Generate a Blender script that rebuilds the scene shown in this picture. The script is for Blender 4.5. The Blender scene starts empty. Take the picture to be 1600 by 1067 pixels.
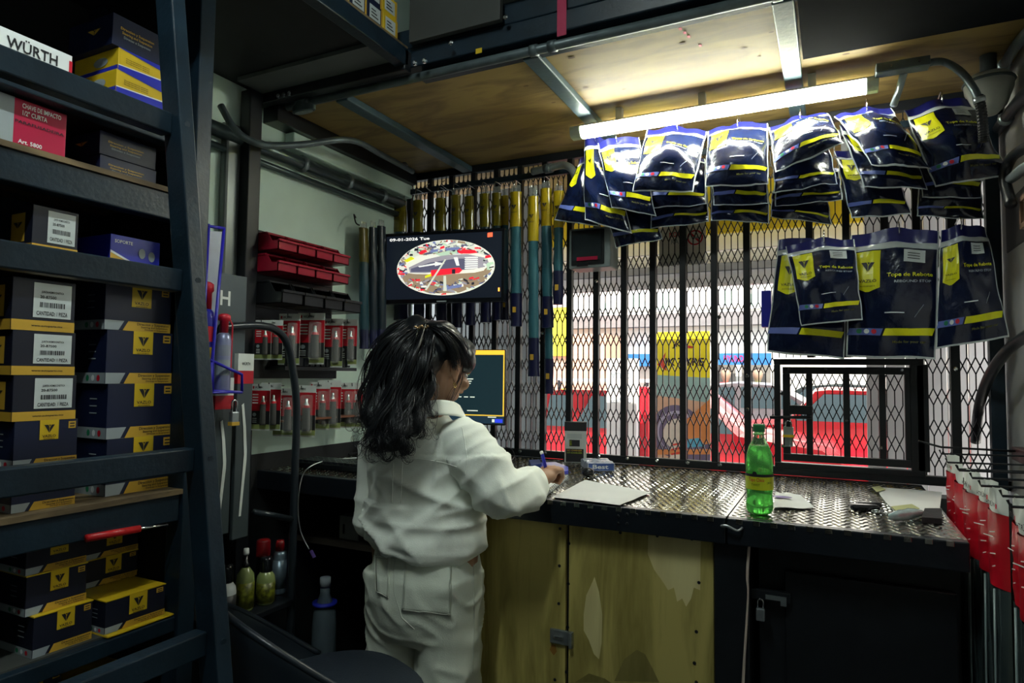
import bpy, bmesh, math, random
import numpy as np
from mathutils import Vector, Matrix, noise
random.seed(7); np.random.seed(7)
sc = bpy.context.scene; col = sc.collection
# ---------------------------------------------------------------- camera
FPX = 1020.0; H = 1.36
yaw, pit, rol = (math.radians(a) for a in (26.2, 3.0, 0.65))
_F = np.array([-math.sin(yaw)*math.cos(pit), math.cos(yaw)*math.cos(pit), math.sin(pit)])
_R0 = np.array([math.cos(yaw), math.sin(yaw), 0.0]); _U0 = np.cross(_R0, _F)
_R = math.cos(rol)*_R0 + math.sin(rol)*_U0; _U = -math.sin(rol)*_R0 + math.cos(rol)*_U0
cam = bpy.data.cameras.new('camera'); cam.sensor_width = 36; cam.lens = 36*FPX/1600
cam.clip_start = 0.02; cam.clip_end = 300
camo = bpy.data.objects.new('camera', cam); col.objects.link(camo)
_M = Matrix(((_R[0], _U[0], -_F[0], 0), (_R[1], _U[1], -_F[1], 0), (_R[2], _U[2], -_F[2], H), (0, 0, 0, 1)))
camo.matrix_world = _M; sc.camera = camo
# ---------------------------------------------------------------- world, sun, exposure
sc.view_settings.view_transform = 'Standard'; sc.view_settings.look = 'None'
sc.view_settings.gamma = 1.0; sc.view_settings.use_curve_mapping = False
sc.view_settings.exposure = EXPOSURE = 0.55
w = bpy.data.worlds.new('sky'); sc.world = w; w.use_nodes = True
_bg = w.node_tree.nodes['Background']
_sky = w.node_tree.nodes.new('ShaderNodeTexSky'); _sky.sky_type = 'HOSEK_WILKIE'
_sky.sun_direction = (0.25, -0.55, 0.8); _sky.turbidity = 4.0; _sky.ground_albedo = 0.4
_hs = w.node_tree.nodes.new('ShaderNodeHueSaturation'); _hs.inputs['Saturation'].default_value = .35
w.node_tree.links.new(_sky.outputs[0], _hs.inputs['Color']); w.node_tree.links.new(_hs.outputs[0], _bg.inputs[0]); _bg.inputs[1].default_value = 7.5
_s = bpy.data.lights.new('sun', 'SUN'); _s.energy = 9.0; _s.angle = 0.01; _s.color = (1.0, .94, .84)
suno = bpy.data.objects.new('sun', _s); col.objects.link(suno)
suno.rotation_euler = Vector((-0.25, 0.55, -0.8)).to_track_quat('-Z', 'Y').to_euler()
suno.location = (3, -8, 12)
LAMP = 58.0          # emission of the tube over the counter
LAMP2 = 130.0         # emission of the second tube, hung over the aisle
# ---------------------------------------------------------------- pixel -> world (1600x1067 frame)
def ray(x, y): return _F + (x-800)/FPX*_R - (y-533.5)/FPX*_U
_C = np.array([0, 0, H])
def PX(x, y, X): d = ray(x, y); return Vector(_C + d*(X/d[0]))
def PY(x, y, Y): d = ray(x, y); return Vector(_C + d*(Y/d[1]))
def PZ(x, y, Z): d = ray(x, y); return Vector(_C + d*((Z-H)/d[2]))
def PD(x, y, D): return Vector(_C + ray(x, y)*D)
# ---------------------------------------------------------------- materials
MT = {}
def mat(n, c, rough=.5, metal=0., var=.12, vs=9., bump=0., bs=60., coat=0., alpha=1., trans=0., emit=0., ior=1.45, spec=.5, sheen=0.):
    if n in MT: return MT[n]
    m = bpy.data.materials.new(n); m.use_nodes = True; MT[n] = m
    nt = m.node_tree; b = nt.nodes['Principled BSDF']
    tc = nt.nodes.new('ShaderNodeTexCoord')
    c = (c[0], c[1], c[2], 1)
    if var > 0:
        nz = nt.nodes.new('ShaderNodeTexNoise'); nz.inputs['Scale'].default_value = vs; nz.inputs['Detail'].default_value = 4
        nt.links.new(tc.outputs['Object'], nz.inputs['Vector'])
        rp = nt.nodes.new('ShaderNodeValToRGB')
        rp.color_ramp.elements[0].position = .3; rp.color_ramp.elements[1].position = .72
        rp.color_ramp.elements[0].color = tuple(v*(1-var) for v in c[:3])+(1,)
        rp.color_ramp.elements[1].color = tuple(min(1, v*(1+var)) for v in c[:3])+(1,)
        nt.links.new(nz.outputs[0], rp.inputs[0]); nt.links.new(rp.outputs[0], b.inputs['Base Color'])
    else: b.inputs['Base Color'].default_value = c
    b.inputs['Roughness'].default_value = rough; b.inputs['Metallic'].default_value = metal
    b.inputs['IOR'].default_value = ior; b.inputs['Specular IOR Level'].default_value = spec
    if bump > 0:
        n2 = nt.nodes.new('ShaderNodeTexNoise'); n2.inputs['Scale'].default_value = bs; n2.inputs['Detail'].default_value = 3
        nt.links.new(tc.outputs['Object'], n2.inputs['Vector'])
        bp = nt.nodes.new('ShaderNodeBump'); bp.inputs['Strength'].default_value = bump; bp.inputs['Distance'].default_value = .01
        nt.links.new(n2.outputs[0], bp.inputs['Height']); nt.links.new(bp.outputs[0], b.inputs['Normal'])
    if coat: b.inputs['Coat Weight'].default_value = coat; b.inputs['Coat Roughness'].default_value = .08
    if trans: b.inputs['Transmission Weight'].default_value = trans
    if alpha < 1: b.inputs['Alpha'].default_value = alpha
    if sheen: b.inputs['Sheen Weight'].default_value = sheen
    if emit: b.inputs['Emission Color'].default_value = c; b.inputs['Emission Strength'].default_value = emit
    return m
def woodmat(n, c1, c2, scale=(1, 1, 1), rough=.6, rings=6.):
    m = bpy.data.materials.new(n); m.use_nodes = True; MT[n] = m; nt = m.node_tree; b = nt.nodes['Principled BSDF']
    tc = nt.nodes.new('ShaderNodeTexCoord'); mp = nt.nodes.new('ShaderNodeMapping'); mp.inputs['Scale'].default_value = scale
    nt.links.new(tc.outputs['Object'], mp.inputs[0])
    nz = nt.nodes.new('ShaderNodeTexNoise'); nz.inputs['Scale'].default_value = 2.2; nz.inputs['Detail'].default_value = 3; nz.inputs['Distortion'].default_value = .8
    nt.links.new(mp.outputs[0], nz.inputs['Vector'])
    mu = nt.nodes.new('ShaderNodeMath'); mu.operation = 'MULTIPLY'; mu.inputs[1].default_value = rings; nt.links.new(nz.outputs[0], mu.inputs[0])
    fr = nt.nodes.new('ShaderNodeMath'); fr.operation = 'PINGPONG'; fr.inputs[1].default_value = 1.0; nt.links.new(mu.outputs[0], fr.inputs[0])
    n2 = nt.nodes.new('ShaderNodeTexNoise'); n2.inputs['Scale'].default_value = 30; n2.inputs['Detail'].default_value = 4; nt.links.new(mp.outputs[0], n2.inputs['Vector'])
    ad = nt.nodes.new('ShaderNodeMath'); ad.operation = 'MULTIPLY_ADD'; ad.inputs[1].default_value = .45; nt.links.new(n2.outputs[0], ad.inputs[0]); nt.links.new(fr.outputs[0], ad.inputs[2])
    rp = nt.nodes.new('ShaderNodeValToRGB'); rp.color_ramp.elements[0].color = c1+(1,); rp.color_ramp.elements[1].color = c2+(1,)
    rp.color_ramp.elements[0].position = .15; rp.color_ramp.elements[1].position = 1.1 if False else 1.0
    nt.links.new(ad.outputs[0], rp.inputs[0]); nt.links.new(rp.outputs[0], b.inputs['Base Color']); b.inputs['Roughness'].default_value = rough
    return m
def emitmat(n, c, s):
    if n in MT: return MT[n]
    m = bpy.data.materials.new(n); m.use_nodes = True; MT[n] = m; nt = m.node_tree; b = nt.nodes['Principled BSDF']
    b.inputs['Base Color'].default_value = c+(1,); b.inputs['Emission Color'].default_value = c+(1,); b.inputs['Emission Strength'].default_value = s
    b.inputs['Roughness'].default_value = .3
    return m
WHITE = mat('white_paint', (.66, .84, .74), .6, var=.12, vs=2.5, bump=.15, bs=12)
WALLR = mat('right_wall_paint', (.55, .55, .53), .7, var=.12, vs=2, bump=.2, bs=10)
STEEL = mat('blue_black_steel_paint', (.007, .018, .030), .4, .0, var=.25, vs=14, bump=.08, bs=90, spec=.4)
BLACK = mat('black_paint', (.008, .010, .013), .35, 0, var=.2, vs=20)
GRILLE = mat('black_grille_paint', (.006, .008, .011), .4, 0, var=.1)
DARK = mat('dark_grey_panel', (.040, .043, .040), .6, var=.25, vs=4)
MIDGREY = mat('grey_underside_panel', (.10, .115, .11), .7, var=.2, vs=3)
FLOOR = mat('dark_concrete', (.05, .052, .055), .75, var=.3, vs=4, bump=.3, bs=30)
CONDUIT = mat('galvanised_conduit', (.30, .36, .38), .35, .75, var=.15, vs=30)
GREYPIPE = mat('grey_conduit', (.10, .13, .14), .4, .4, var=.2, vs=20)
CHROME = mat('chrome', (.7, .72, .74), .18, 1., var=.05)
ZINC = mat('zinc_plate', (.32, .36, .38), .35, .8, var=.15, vs=40)
PLY = woodmat('plywood_ceiling', (.16, .100, .030), (.29, .20, .060), (1.2, 4.5, 1), .6, 5)
PLYDOOR = woodmat('plywood_door', (.27, .22, .055), (.50, .42, .13), (5.5, 1, .8), .55, 5)
PLYPALE = woodmat('plywood_pale_patch', (.60, .52, .24), (.70, .62, .30), (6, 1, .8), .55, 4)
OLDWOOD = woodmat('weathered_board', (.06, .04, .02), (.20, .14, .07), (6, 1.2, 3), .8, 8)
TREAD = mat('tread_plate', (.40, .40, .37), .17, 1., var=.15, vs=6, bump=.04, bs=40)
NAVY = mat('navy_card', (.005, .010, .038), .45, var=.15, vs=6)
NAVYD = mat('dark_navy_card', (.004, .006, .018), .5, var=.15, vs=6)
YEL = mat('yellow_print', (.62, .42, .015), .4, var=.06)
YELM = mat('mustard_print', (.55, .33, .035), .45, var=.08)
LIME = mat('lime_yellow_print', (.66, .66, .01), .3, var=.05)
PRBLK = mat('black_print', (.008, .008, .012), .5, var=0)
PRWHT = mat('white_print', (.75, .78, .78), .5, var=.04)
PRGRY = mat('grey_print', (.28, .32, .34), .5, var=.1)
PRRED = mat('red_print', (.55, .012, .03), .4, var=.08)
REDC = mat('crimson_card', (.42, .006, .05), .4, var=.1)
BLUEP = mat('blue_print', (.02, .03, .42), .35, var=.08)
LABELW = mat('paper_label', (.55, .60, .60), .6, var=.05)
# ---------------------------------------------------------------- mesh builder
def wloc(o):
    v = Vector((0, 0, 0))
    while o is not None: v += o.location; o = o.parent
    return v
def frame(o, xa, ya, za):
    return Matrix(((xa[0], ya[0], za[0], o[0]), (xa[1], ya[1], za[1], o[1]), (xa[2], ya[2], za[2], o[2]), (0, 0, 0, 1)))
class B:
    def __init__(s): s.v = []; s.f = []; s.m = []
    def add(s, vs, fs, m=0, M=None):
        n = len(s.v)
        if M is not None: vs = [M @ Vector(p) for p in vs]
        s.v += [tuple(p) for p in vs]
        for f in fs: s.f.append(tuple(i+n for i in f)); s.m.append(m)
        return s
    def bb(s, x0, x1, y0, y1, z0, z1, m=0, M=None):
        vs = [(x0, y0, z0), (x1, y0, z0), (x1, y1, z0), (x0, y1, z0), (x0, y0, z1), (x1, y0, z1), (x1, y1, z1), (x0, y1, z1)]
        return s.add(vs, [(0, 3, 2, 1), (4, 5, 6, 7), (0, 1, 5, 4), (1, 2, 6, 5), (2, 3, 7, 6), (3, 0, 4, 7)], m, M)
    def box(s, c, d, m=0, M=None): return s.bb(c[0]-d[0]/2, c[0]+d[0]/2, c[1]-d[1]/2, c[1]+d[1]/2, c[2]-d[2]/2, c[2]+d[2]/2, m, M)
    def bar(s, a, b, wd, ht, m=0, up=(0, 0, 1)):
        a = Vector(a); b = Vector(b); d = (b-a); L = d.length; d.normalize(); up = Vector(up)
        sx = d.cross(up).normalized(); uz = sx.cross(d)
        M = frame(a, d, sx, uz)
        return s.bb(0, L, -wd/2, wd/2, -ht/2, ht/2, m, M)
    def quad(s, p, m=0): return s.add(p, [tuple(range(len(p)))], m)
    def prism(s, poly, d0, d1, M=None, m=0, mside=None):
        n = len(poly); vs = [(p[0], p[1], d0) for p in poly]+[(p[0], p[1], d1) for p in poly]
        s.add(vs, [tuple(range(n))[::-1], tuple(range(n, 2*n))], m, M)
        k = len(s.v)-2*n
        for i in range(n):
            j = (i+1) % n; s.f.append((k+i, k+j, k+n+j, k+n+i)); s.m.append(m if mside is None else mside)
        return s
    def tube(s, pts, r, n=8, m=0, cap=True):
        pts = [Vector(p) for p in pts]; N = len(pts); rs = r if isinstance(r, (list, tuple)) else [r]*N
        k = len(s.v); prev = None
        for i, p in enumerate(pts):
            t = (pts[min(i+1, N-1)]-pts[max(i-1, 0)]).normalized()
            if prev is None:
                a = t.orthogonal().normalized()
            else:
                a = prev - t*prev.dot(t)
                a = a.normalized() if a.length > 1e-6 else t.orthogonal().normalized()
            prev = a; bb = t.cross(a)
            for q in range(n):
                an = 2*math.pi*q/n; s.v.append(tuple(p+(a*math.cos(an)+bb*math.sin(an))*rs[i]))
        for i in range(N-1):
            for q in range(n):
                q2 = (q+1) % n; s.f.append((k+i*n+q, k+i*n+q2, k+(i+1)*n+q2, k+(i+1)*n+q)); s.m.append(m)
        if cap:
            s.f.append(tuple(k+q for q in range(n))[::-1]); s.m.append(m)
            s.f.append(tuple(k+(N-1)*n+q for q in range(n))); s.m.append(m)
        return s
    def lathe(s, prof, n=20, o=(0, 0, 0), m=0, M=None, mats=None):
        k = len(s.v); N = len(prof)
        for (r, z) in prof:
            for q in range(n):
                an = 2*math.pi*q/n; p = Vector((o[0]+r*math.cos(an), o[1]+r*math.sin(an), o[2]+z))
                s.v.append(tuple(M @ p if M else p))
        for i in range(N-1):
            mm = m if mats is None else mats[i]
            for q in range(n):
                q2 = (q+1) % n; s.f.append((k+i*n+q, k+i*n+q2, k+(i+1)*n+q2, k+(i+1)*n+q)); s.m.append(mm)
        s.f.append(tuple(k+q for q in range(n))[::-1]); s.m.append(m if mats is None else mats[0])
        s.f.append(tuple(k+(N-1)*n+q for q in range(n))); s.m.append(m if mats is None else mats[-1])
        return s
    def grid(s, fn, nu, nv, m=0, us=None, vs=None):
        k = len(s.v); us = us or [i/nu for i in range(nu+1)]; vs = vs or [i/nv for i in range(nv+1)]
        nu = len(us)-1; nv = len(vs)-1
        for b in vs:
            for a in us: s.v.append(tuple(fn(a, b)))
        for j in range(nv):
            for i in range(nu):
                s.f.append((k+j*(nu+1)+i, k+j*(nu+1)+i+1, k+(j+1)*(nu+1)+i+1, k+(j+1)*(nu+1)+i))
                s.m.append(m((us[i]+us[i+1])/2, (vs[j]+vs[j+1])/2) if callable(m) else m)
        return s
    def build(s, name, mats, parent=None, local=False, bev=0., smooth=False, origin=None, sub=0):
        if not isinstance(mats, (list, tuple)): mats = [mats]
        me = bpy.data.meshes.new(name); o = bpy.data.objects.new(name, me); col.objects.link(o)
        V = np.array(s.v, dtype=float).reshape(-1, 3)
        if local: off = np.zeros(3)
        elif parent is not None: off = np.array(wloc(parent))
        else:
            off = np.array(origin) if origin is not None else np.array([(V[:, 0].min()+V[:, 0].max())/2, (V[:, 1].min()+V[:, 1].max())/2, V[:, 2].min()])
        me.from_pydata((V-off).tolist(), [], s.f); me.polygons.foreach_set('material_index', s.m)
        for m in mats: me.materials.append(m)
        if smooth: me.polygons.foreach_set('use_smooth', [True]*len(s.f))
        me.update()
        if parent is not None: o.parent = parent
        elif not local: o.location = off
        if bev:
            md = o.modifiers.new('bevel', 'BEVEL'); md.width = bev; md.segments = 2; md.limit_method = 'ANGLE'
        if sub:
            md = o.modifiers.new('sub', 'SUBSURF'); md.levels = sub; md.render_levels = sub
        if smooth == 'auto':
            try: me.shade_auto_smooth()
            except Exception: pass
        return o
def tag(o, label, cat, group=None):
    o['label'] = label; o['category'] = cat
    if group: o['group'] = group
    return o
def struct(o, label=None, cat=None):
    o['kind'] = 'structure'
    if label: o['label'] = label
    if cat: o['category'] = cat
    return o
def empty(name, loc, label=None, cat=None, group=None):
    o = bpy.data.objects.new(name, None); o.empty_display_size = .05; col.objects.link(o); o.location = loc
    if label: tag(o, label, cat, group)
    return o
ORD = ['first', 'second', 'third', 'fourth', 'fifth', 'sixth', 'seventh', 'eighth', 'ninth', 'tenth', 'eleventh', 'twelfth']
def arc(c, a, b, r, t0, t1, n=8):
    c = Vector(c); a = Vector(a); b = Vector(b)
    return [c+a*(r*math.cos(t0+(t1-t0)*i/n))+b*(r*math.sin(t0+(t1-t0)*i/n)) for i in range(n+1)]
def spline(pts, n=6):
    pts = [Vector(p) for p in pts]; out = []
    for i in range(len(pts)-1):
        p0 = pts[max(i-1, 0)]; p1 = pts[i]; p2 = pts[i+1]; p3 = pts[min(i+2, len(pts)-1)]
        for k in range(n):
            t = k/n
            out.append(.5*((2*p1)+(p2-p0)*t+(2*p0-5*p1+4*p2-p3)*t*t+(3*p1-p0-3*p2+p3)*t**3))
    return out+[pts[-1]]
# lettering: glyph outlines as flat polygons, (x, y) with the string centred, height 1
_TX = {}
def glyphs(s, bold=False):
    if s in _TX: return _TX[s]
    cu = bpy.data.curves.new('t', 'FONT'); cu.body = s; cu.size = 1.0; cu.align_x = 'CENTER'; cu.align_y = 'CENTER'; cu.resolution_u = 2
    if bold: cu.offset = .018
    ob = bpy.data.objects.new('t', cu); col.objects.link(ob); bpy.context.view_layer.update()
    me = bpy.data.meshes.new_from_object(ob.evaluated_get(bpy.context.evaluated_depsgraph_get()))
    vs = [(v.co.x, v.co.y) for v in me.vertices]; fs = [tuple(p.vertices) for p in me.polygons]
    bpy.data.objects.remove(ob); bpy.data.curves.remove(cu); bpy.data.meshes.remove(me)
    _TX[s] = (vs, fs); return _TX[s]
def write(b, s, fn, x, y, h, w=None, m=0, bold=True, rot=0.):
    """add string s to builder b; fn maps plane (x, y) to a 3-D point; w = target width"""
    vs, fs = glyphs(s, bold)
    if not vs: return
    wd = max(v[0] for v in vs)-min(v[0] for v in vs); kx = h if w is None else w/wd
    c, sn = math.cos(rot), math.sin(rot)
    b.add([fn(x+(v[0]*kx)*c-(v[1]*h)*sn, y+(v[0]*kx)*sn+(v[1]*h)*c) for v in vs], fs, m)
VL = [[(-.5, .42), (-.12, .42), (-.02, .18), (-.02, -.5)], [(.5, .42), (.2, .42), (.02, .02), (.02, -.5)], [(-.06, .42), (.14, .42), (.06, .2)]]
def vlogo(b, fn, x, y, s, m, sy=1.):
    for p in VL: b.add([fn(x+q[0]*s, y+q[1]*s*.9*sy) for q in p], [tuple(range(len(p)))], m)
def shield(b, fn, x0, x1, y0, y1, my, mk, n=6, asp=1.):
    """pennant with a pointed foot, emblem and word"""
    sg = asp if y1 > y0 else -asp
    d = (y1-y0)*.12; xm = (x0+x1)/2
    def g(u, v):
        bot = y0+d*abs(u-.5)*2; return fn(x0+(x1-x0)*u, bot+(y1-bot)*v)
    b.grid(g, n, n, my)
    f2 = lambda x, y: fn(x, y, 1)
    vlogo(b, f2, xm, y0+(y1-y0)*.62, (x1-x0)*.55, mk, sg)
    write(b, 'VAZLO', f2, xm, y0+(y1-y0)*.27, (x1-x0)*.2*sg, (x1-x0)*.72, mk)
    write(b, 'AUTOPARTS', f2, xm, y0+(y1-y0)*.15, (x1-x0)*.08*sg, (x1-x0)*.6, mk)
# ================================================================ STRUCTURE
XL, XR_, YM, YF = -1.92, .52, 2.68, 1.80      # left wall, right wall, grille, counter front
ZC, ZP = 1.0, 2.36                             # counter top, plywood underside
struct(B().bb(-2.1, .7, -2.6, 2.75, -.1, 0).build('floor', FLOOR))
struct(B().bb(-2.1, XL, -2.6, 2.75, 0, 3.3).build('wall_left', WHITE))
struct(B().bb(XR_, .7, -2.6, 2.75, 0, 3.3).build('wall_right', WALLR))
struct(B().bb(XL, XR_, -2.75, -2.6, 0, 3.3).build('wall_back', DARK))
struct(B().bb(-2.1, .7, -2.75, 2.75, 3.3, 3.42).build('ceiling', DARK))
wf = B().bb(XL, XR_, 2.66, 2.75, 0, .96).bb(XL, XR_, 2.70, 2.75, 2.42, 3.3)
struct(wf.build('wall_front', DARK))
# white concrete beam and ledge along the left wall under the loft
struct(B().bb(XL, XL+.05, 1.86, 2.66, 2.235, 2.30).build('trim_1', WHITE, bev=.006))
struct(B().bb(XL, XL+.075, 1.75, 2.66, 2.30, 2.36).build('trim_2', BLACK, bev=.003))
struct(B().bb(XL, XL+.006, 1.18, 2.66, 0, 1.06).build('trim_5', mat('lower_wall_dark', (.012, .013, .014), .6, var=.3)))  # added dark sheet over the lower part of the left wall
# shallow vertical fold of sheet on the left wall beyond the rack
p = PX(352, 300, XL)
struct(B().bb(XL, XL+.035, p.y-.03, p.y+.035, 1.2, 2.24).build('trim_3', mat('grey_steel_sheet', (.16, .18, .18), .35, .6, var=.2, vs=3), bev=.01))
struct(B().bb(XL, XL+.02, p.y+.04, p.y+.065, 1.2, 2.24).build('trim_4', WHITE, bev=.006))
struct(B().bb(-3.2, 1.3, 2.76, 3.59, 2.40, 2.43).build('porch_soffit', PLY))
# ---- loft over the counter
loft = B().bb(XL, XR_, 1.76, 2.70, ZP+.018, ZP+.05).build('loft', DARK)
struct(loft)
seam = [1.80, 2.335, 2.70]
xs = [XL, -.83, XR_]
for j in range(2):
    for i in range(2):
        B().bb(xs[i]+.001, xs[i+1]-.001, seam[j]+.001, seam[j+1]-.001, ZP-(0 if j else .004), ZP+.018).build('plywood_panel', PLY, loft)
for X in (-.105, -.82, -1.56):
    B().bb(X-.027, X+.027, 1.772, 2.69, ZP-.030, ZP-.004).build('joist', mat('blue_grey_joist_paint', (.045, .085, .105), .4, var=.2, vs=10, bump=.08), loft, bev=.004)
B().bb(XL, -.07, 1.735, 1.80, ZP+.012, ZP+.075).build('front_beam', STEEL, loft, bev=.004)
B().bb(XL, -.07, 1.745, 1.80, ZP+.081, ZP+.15).build('upper_beam', STEEL, loft, bev=.004)
B().bb(-1.22, -.07, 1.775, 1.80, ZP-.02, ZP+.012).build('edge_strip', STEEL, loft)
# knots and glue blots on the plywood
for (x, y) in ((822, 134), (865, 160), (893, 90), (975, 139), (1067, 68), (1163, 75), (1186, 88), (915, 137), (1205, 50), (1322, 84)):
    q = PZ(x, y, ZP-.005); rr = random.uniform(.006, .012)
    B().add([(q.x+rr*math.cos(a)*1.3, q.y+rr*.6*math.sin(a), ZP-.0055) for a in [i*math.pi/4 for i in range(8)]], [tuple(range(8))]).build('knot', mat('knot_brown', (.12, .07, .03), .7), loft)
for (x, y) in ((1060, 38), (1063, 45), (1070, 51), (1076, 57), (1094, 71), (1058, 34)):
    q = PZ(x, y, ZP-.006); B().bb(q.x-.004, q.x+.004, q.y-.006, q.y+.008, ZP-.0062, ZP-.0055).build('red_paint_mark', PRRED, loft)
# black board under the loft on the right
struct(B().bb(-.07, XR_, .9, 2.125, ZP-.03, ZP+.02).build('soffit_board', mat('black_board', (.005, .006, .008), .95, var=.2, spec=.05)))
# grey fascia panel with screws, and the open bay beside it
fas = B().bb(-1.222, -.89, 1.70, 1.72, ZP+.075, 2.95).build('fascia_panel', DARK, bev=.002); struct(fas)
for (x, y) in ((705, 67), (790, 27)):
    q = PY(x, y, 1.70); B().lathe([(.008, 0), (.008, .002), (.004, .004)], 10, (0, 0, 0), M=frame((q.x, 1.70, q.z), (1, 0, 0), (0, 0, 1), (0, -1, 0))).build('screw', CHROME, fas)
bay = B().bb(-.885, -.868, 1.70, 1.73, ZP+.155, 2.95).bb(-.868, -.07, 1.70, 1.73, ZP+.155, ZP+.172)
bay = bay.build('bay_frame', woodmat('bay_edge_wood', (.25, .18, .09), (.42, .33, .18), (4, 4, 4)), bev=.002); struct(bay)
B().bb(-.868, -.07, 1.95, 1.97, ZP+.15, 2.95).build('bay_back', mat('bay_brown_board', (.07, .045, .03), .7), bay)
q0 = PY(870, 0, 1.73); q1 = PY(884, 53, 1.73)
tp = B().bb(q0.x, q1.x, 1.7335, 1.736, q1.z, ZP+.15).build('tape_strip', mat('red_tape', (.40, .012, .07), .45, var=.15))
tag(tp, 'strip of dark red tape stuck across the loft front beam', 'tape')
# flat lettering-free conduit run along the bottom edge of the loft front
cd = empty('loft_conduit', (-1.0, 1.76, ZP-.03), 'long grey steel conduit clipped along the front edge of the loft', 'conduit')
zc = ZP-.016
B().tube([(-1.80, 1.755, zc), (-.07, 1.755, zc)], .0145, 12).build('pipe', GREYPIPE, cd, smooth=True)
for x in (-1.70, -.80, -.74, -.115):
    B().tube([(x-.012, 1.755, zc), (x+.012, 1.755, zc)], .018, 12).build('coupling', GREYPIPE, cd, smooth=True)
q = PY(748, 103, 1.735); B().bb(q.x-.011, q.x+.011, 1.7335, 1.735, ZP+.004, ZP+.02).build('yellow_sticker', YEL, cd)
# condulet body with oval cover at its left end
M = frame((-1.72, 1.755, zc), (1, 0, 0), (0, 0, 1), (0, -1, 0))
cb = B(); ov = [(.055*math.cos(a)*(1 if abs(math.cos(a)) > .0 else 1), .018*math.sin(a)) for a in [i*math.pi/8 for i in range(16)]]
Mb = frame((-1.72, 1.755, zc-.004), (1, 0, 0), (0, 1, 0), (0, 0, 1))
cb.prism(ov, -.028, .012, Mb); cb.build('conduit_body', GREYPIPE, cd, bev=.003)
B().prism([(p[0]*.75, p[1]*.75) for p in ov], -.031, -.028, Mb).build('cover_plate', ZINC, cd)
# bracket where the loft meets the post
br = B().bb(XL, -1.235, 1.70, 1.735, ZP-.01, ZP+.06).build('corner_plate', BLACK, loft, bev=.003)
for (x, y) in ((444, 174), (435, 188), (395, 205), (664, 107), (649, 123), (452, 190)):
    q = PY(x, y, 1.70); B().lathe([(.009, 0), (.009, .006), (.005, .009)], 6, M=frame((q.x, 1.70, min(max(q.z, 2.36), 2.42)), (1, 0, 0), (0, 0, 1), (0, -1, 0))).build('bolt', CHROME, loft)
# ---- post at the corner of the loft on the left wall
q = PX(388, 330, -1.87)
struct(B().bb(-1.895, -1.845, q.y-.028, q.y+.028, 0, 2.37).build('post', BLACK, bev=.004))
# ---- overhead shelf along the left side, above the aisle
oh = B().bb(XL, -1.25, -2.5, 1.70, 2.40, 2.42).build('overhead_shelf', mat('black_shelf_board', (.010, .012, .013), .7, var=.2)); struct(oh)
B().bb(-1.275, -1.235, -2.5, 1.72, 2.365, 2.425).build('edge_beam', STEEL, oh, bev=.004)
B().bb(XL, -1.275, 1.70, 1.735, 2.36, 2.42).build('end_beam', BLACK, oh, bev=.003)
B().bb(XL+.05, -1.28, 1.585, 1.70, 2.385, 2.399).build('underside_strip', MIDGREY, oh)
B().bb(-1.29, -1.24, -2.5, 1.72, 2.426, 2.434).build('edge_board', OLDWOOD, oh)
# ================================================================ FRONT GRILLE
gr = empty('wall_front_grille', (-.7, YM, ZC)); struct(gr)
SP = .1232; X0 = -1.407
barx = [X0+SP*i for i in range(-4, 10)]
for i, x in enumerate(barx):
    B().bb(x-.0125, x+.0125, YM-.012, YM+.012, ZC+.03, ZP).build('bar', GRILLE, gr, bev=.002)
for x in (.375, .488):
    B().bb(x-.014, x+.014, YM-.012, YM+.012, ZC+.03, ZP).build('bar', GRILLE, gr, bev=.002)
for x in (-.0745+.0, .0487, .172, .27):
    B().bb(x-.0125, x+.0125, YM-.012, YM+.012, 1.44, ZP).build('bar', GRILLE, gr, bev=.002)
B().bb(XL, XR_, YM-.016, YM+.016, ZC, ZC+.032).build('bottom_rail', GRILLE, gr, bev=.003)
B().bb(XL, XR_, YM-.016, YM+.016, ZP-.035, ZP).build('top_rail', GRILLE, gr, bev=.003)
B().bb(XL, XR_, YM-.04, YM-.02, 2.252, 2.277).build('hanging_rail', STEEL, gr, bev=.002)
# expanded metal: vertical strands joined by diamonds
def expanded(b, x0, x1, z0, z1, Y, cw=.0248, per=.108, wd=.0036, th=.003, holes=()):
    a = per*.47; d = (per-a)/2; z = z0-per*.2; k = 0
    def strand(p, q):
        if p[1] > z1 or q[1] > z1 or p[1] < z0 or q[1] < z0: return
        mx, mz = (p[0]+q[0])/2, (p[1]+q[1])/2
        for h in holes:
            if h[0] < mx < h[1] and h[2] < mz < h[3]: return
        dx, dz = q[0]-p[0], q[1]-p[1]; L = math.hypot(dx, dz); nx, nz = -dz/L*wd/2, dx/L*wd/2
        n = len(b.v)
        for yy in (Y-th, Y+th):
            b.v += [(p[0]+nx, yy, p[1]+nz), (p[0]-nx, yy, p[1]-nz), (q[0]-nx, yy, q[1]-nz), (q[0]+nx, yy, q[1]+nz)]
        b.f += [(n, n+1, n+2, n+3), (n+7, n+6, n+5, n+4), (n, n+3, n+7, n+4), (n+1, n+5, n+6, n+2)]; b.m += [0]*4
    while z < z1:
        sh = 0
        x = x0+sh
        while x <= x1:
            strand((x, max(z, z0)), (x, min(z+a, z1)))
            for s in (-1, 1):
                xn = x+s*cw/2
                if x0 <= xn <= x1+.001:
                    strand((x, z+a), (xn, z+a+d)); strand((xn, z+a+d), (x, z+per))
            x += cw
        z += per
    return b
WX0, WX1, WZ0, WZ1 = -.202, .262, ZC+.025, 1.435        # pass-through hatch in the grille
em = expanded(B(), XL, XR_, ZC+.03, ZP-.03, YM+.014, holes=[(WX0, WX1, WZ0, WZ1)]).build('expanded_metal', GRILLE, gr); em['kind'] = 'stuff'
nb = 0
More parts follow.
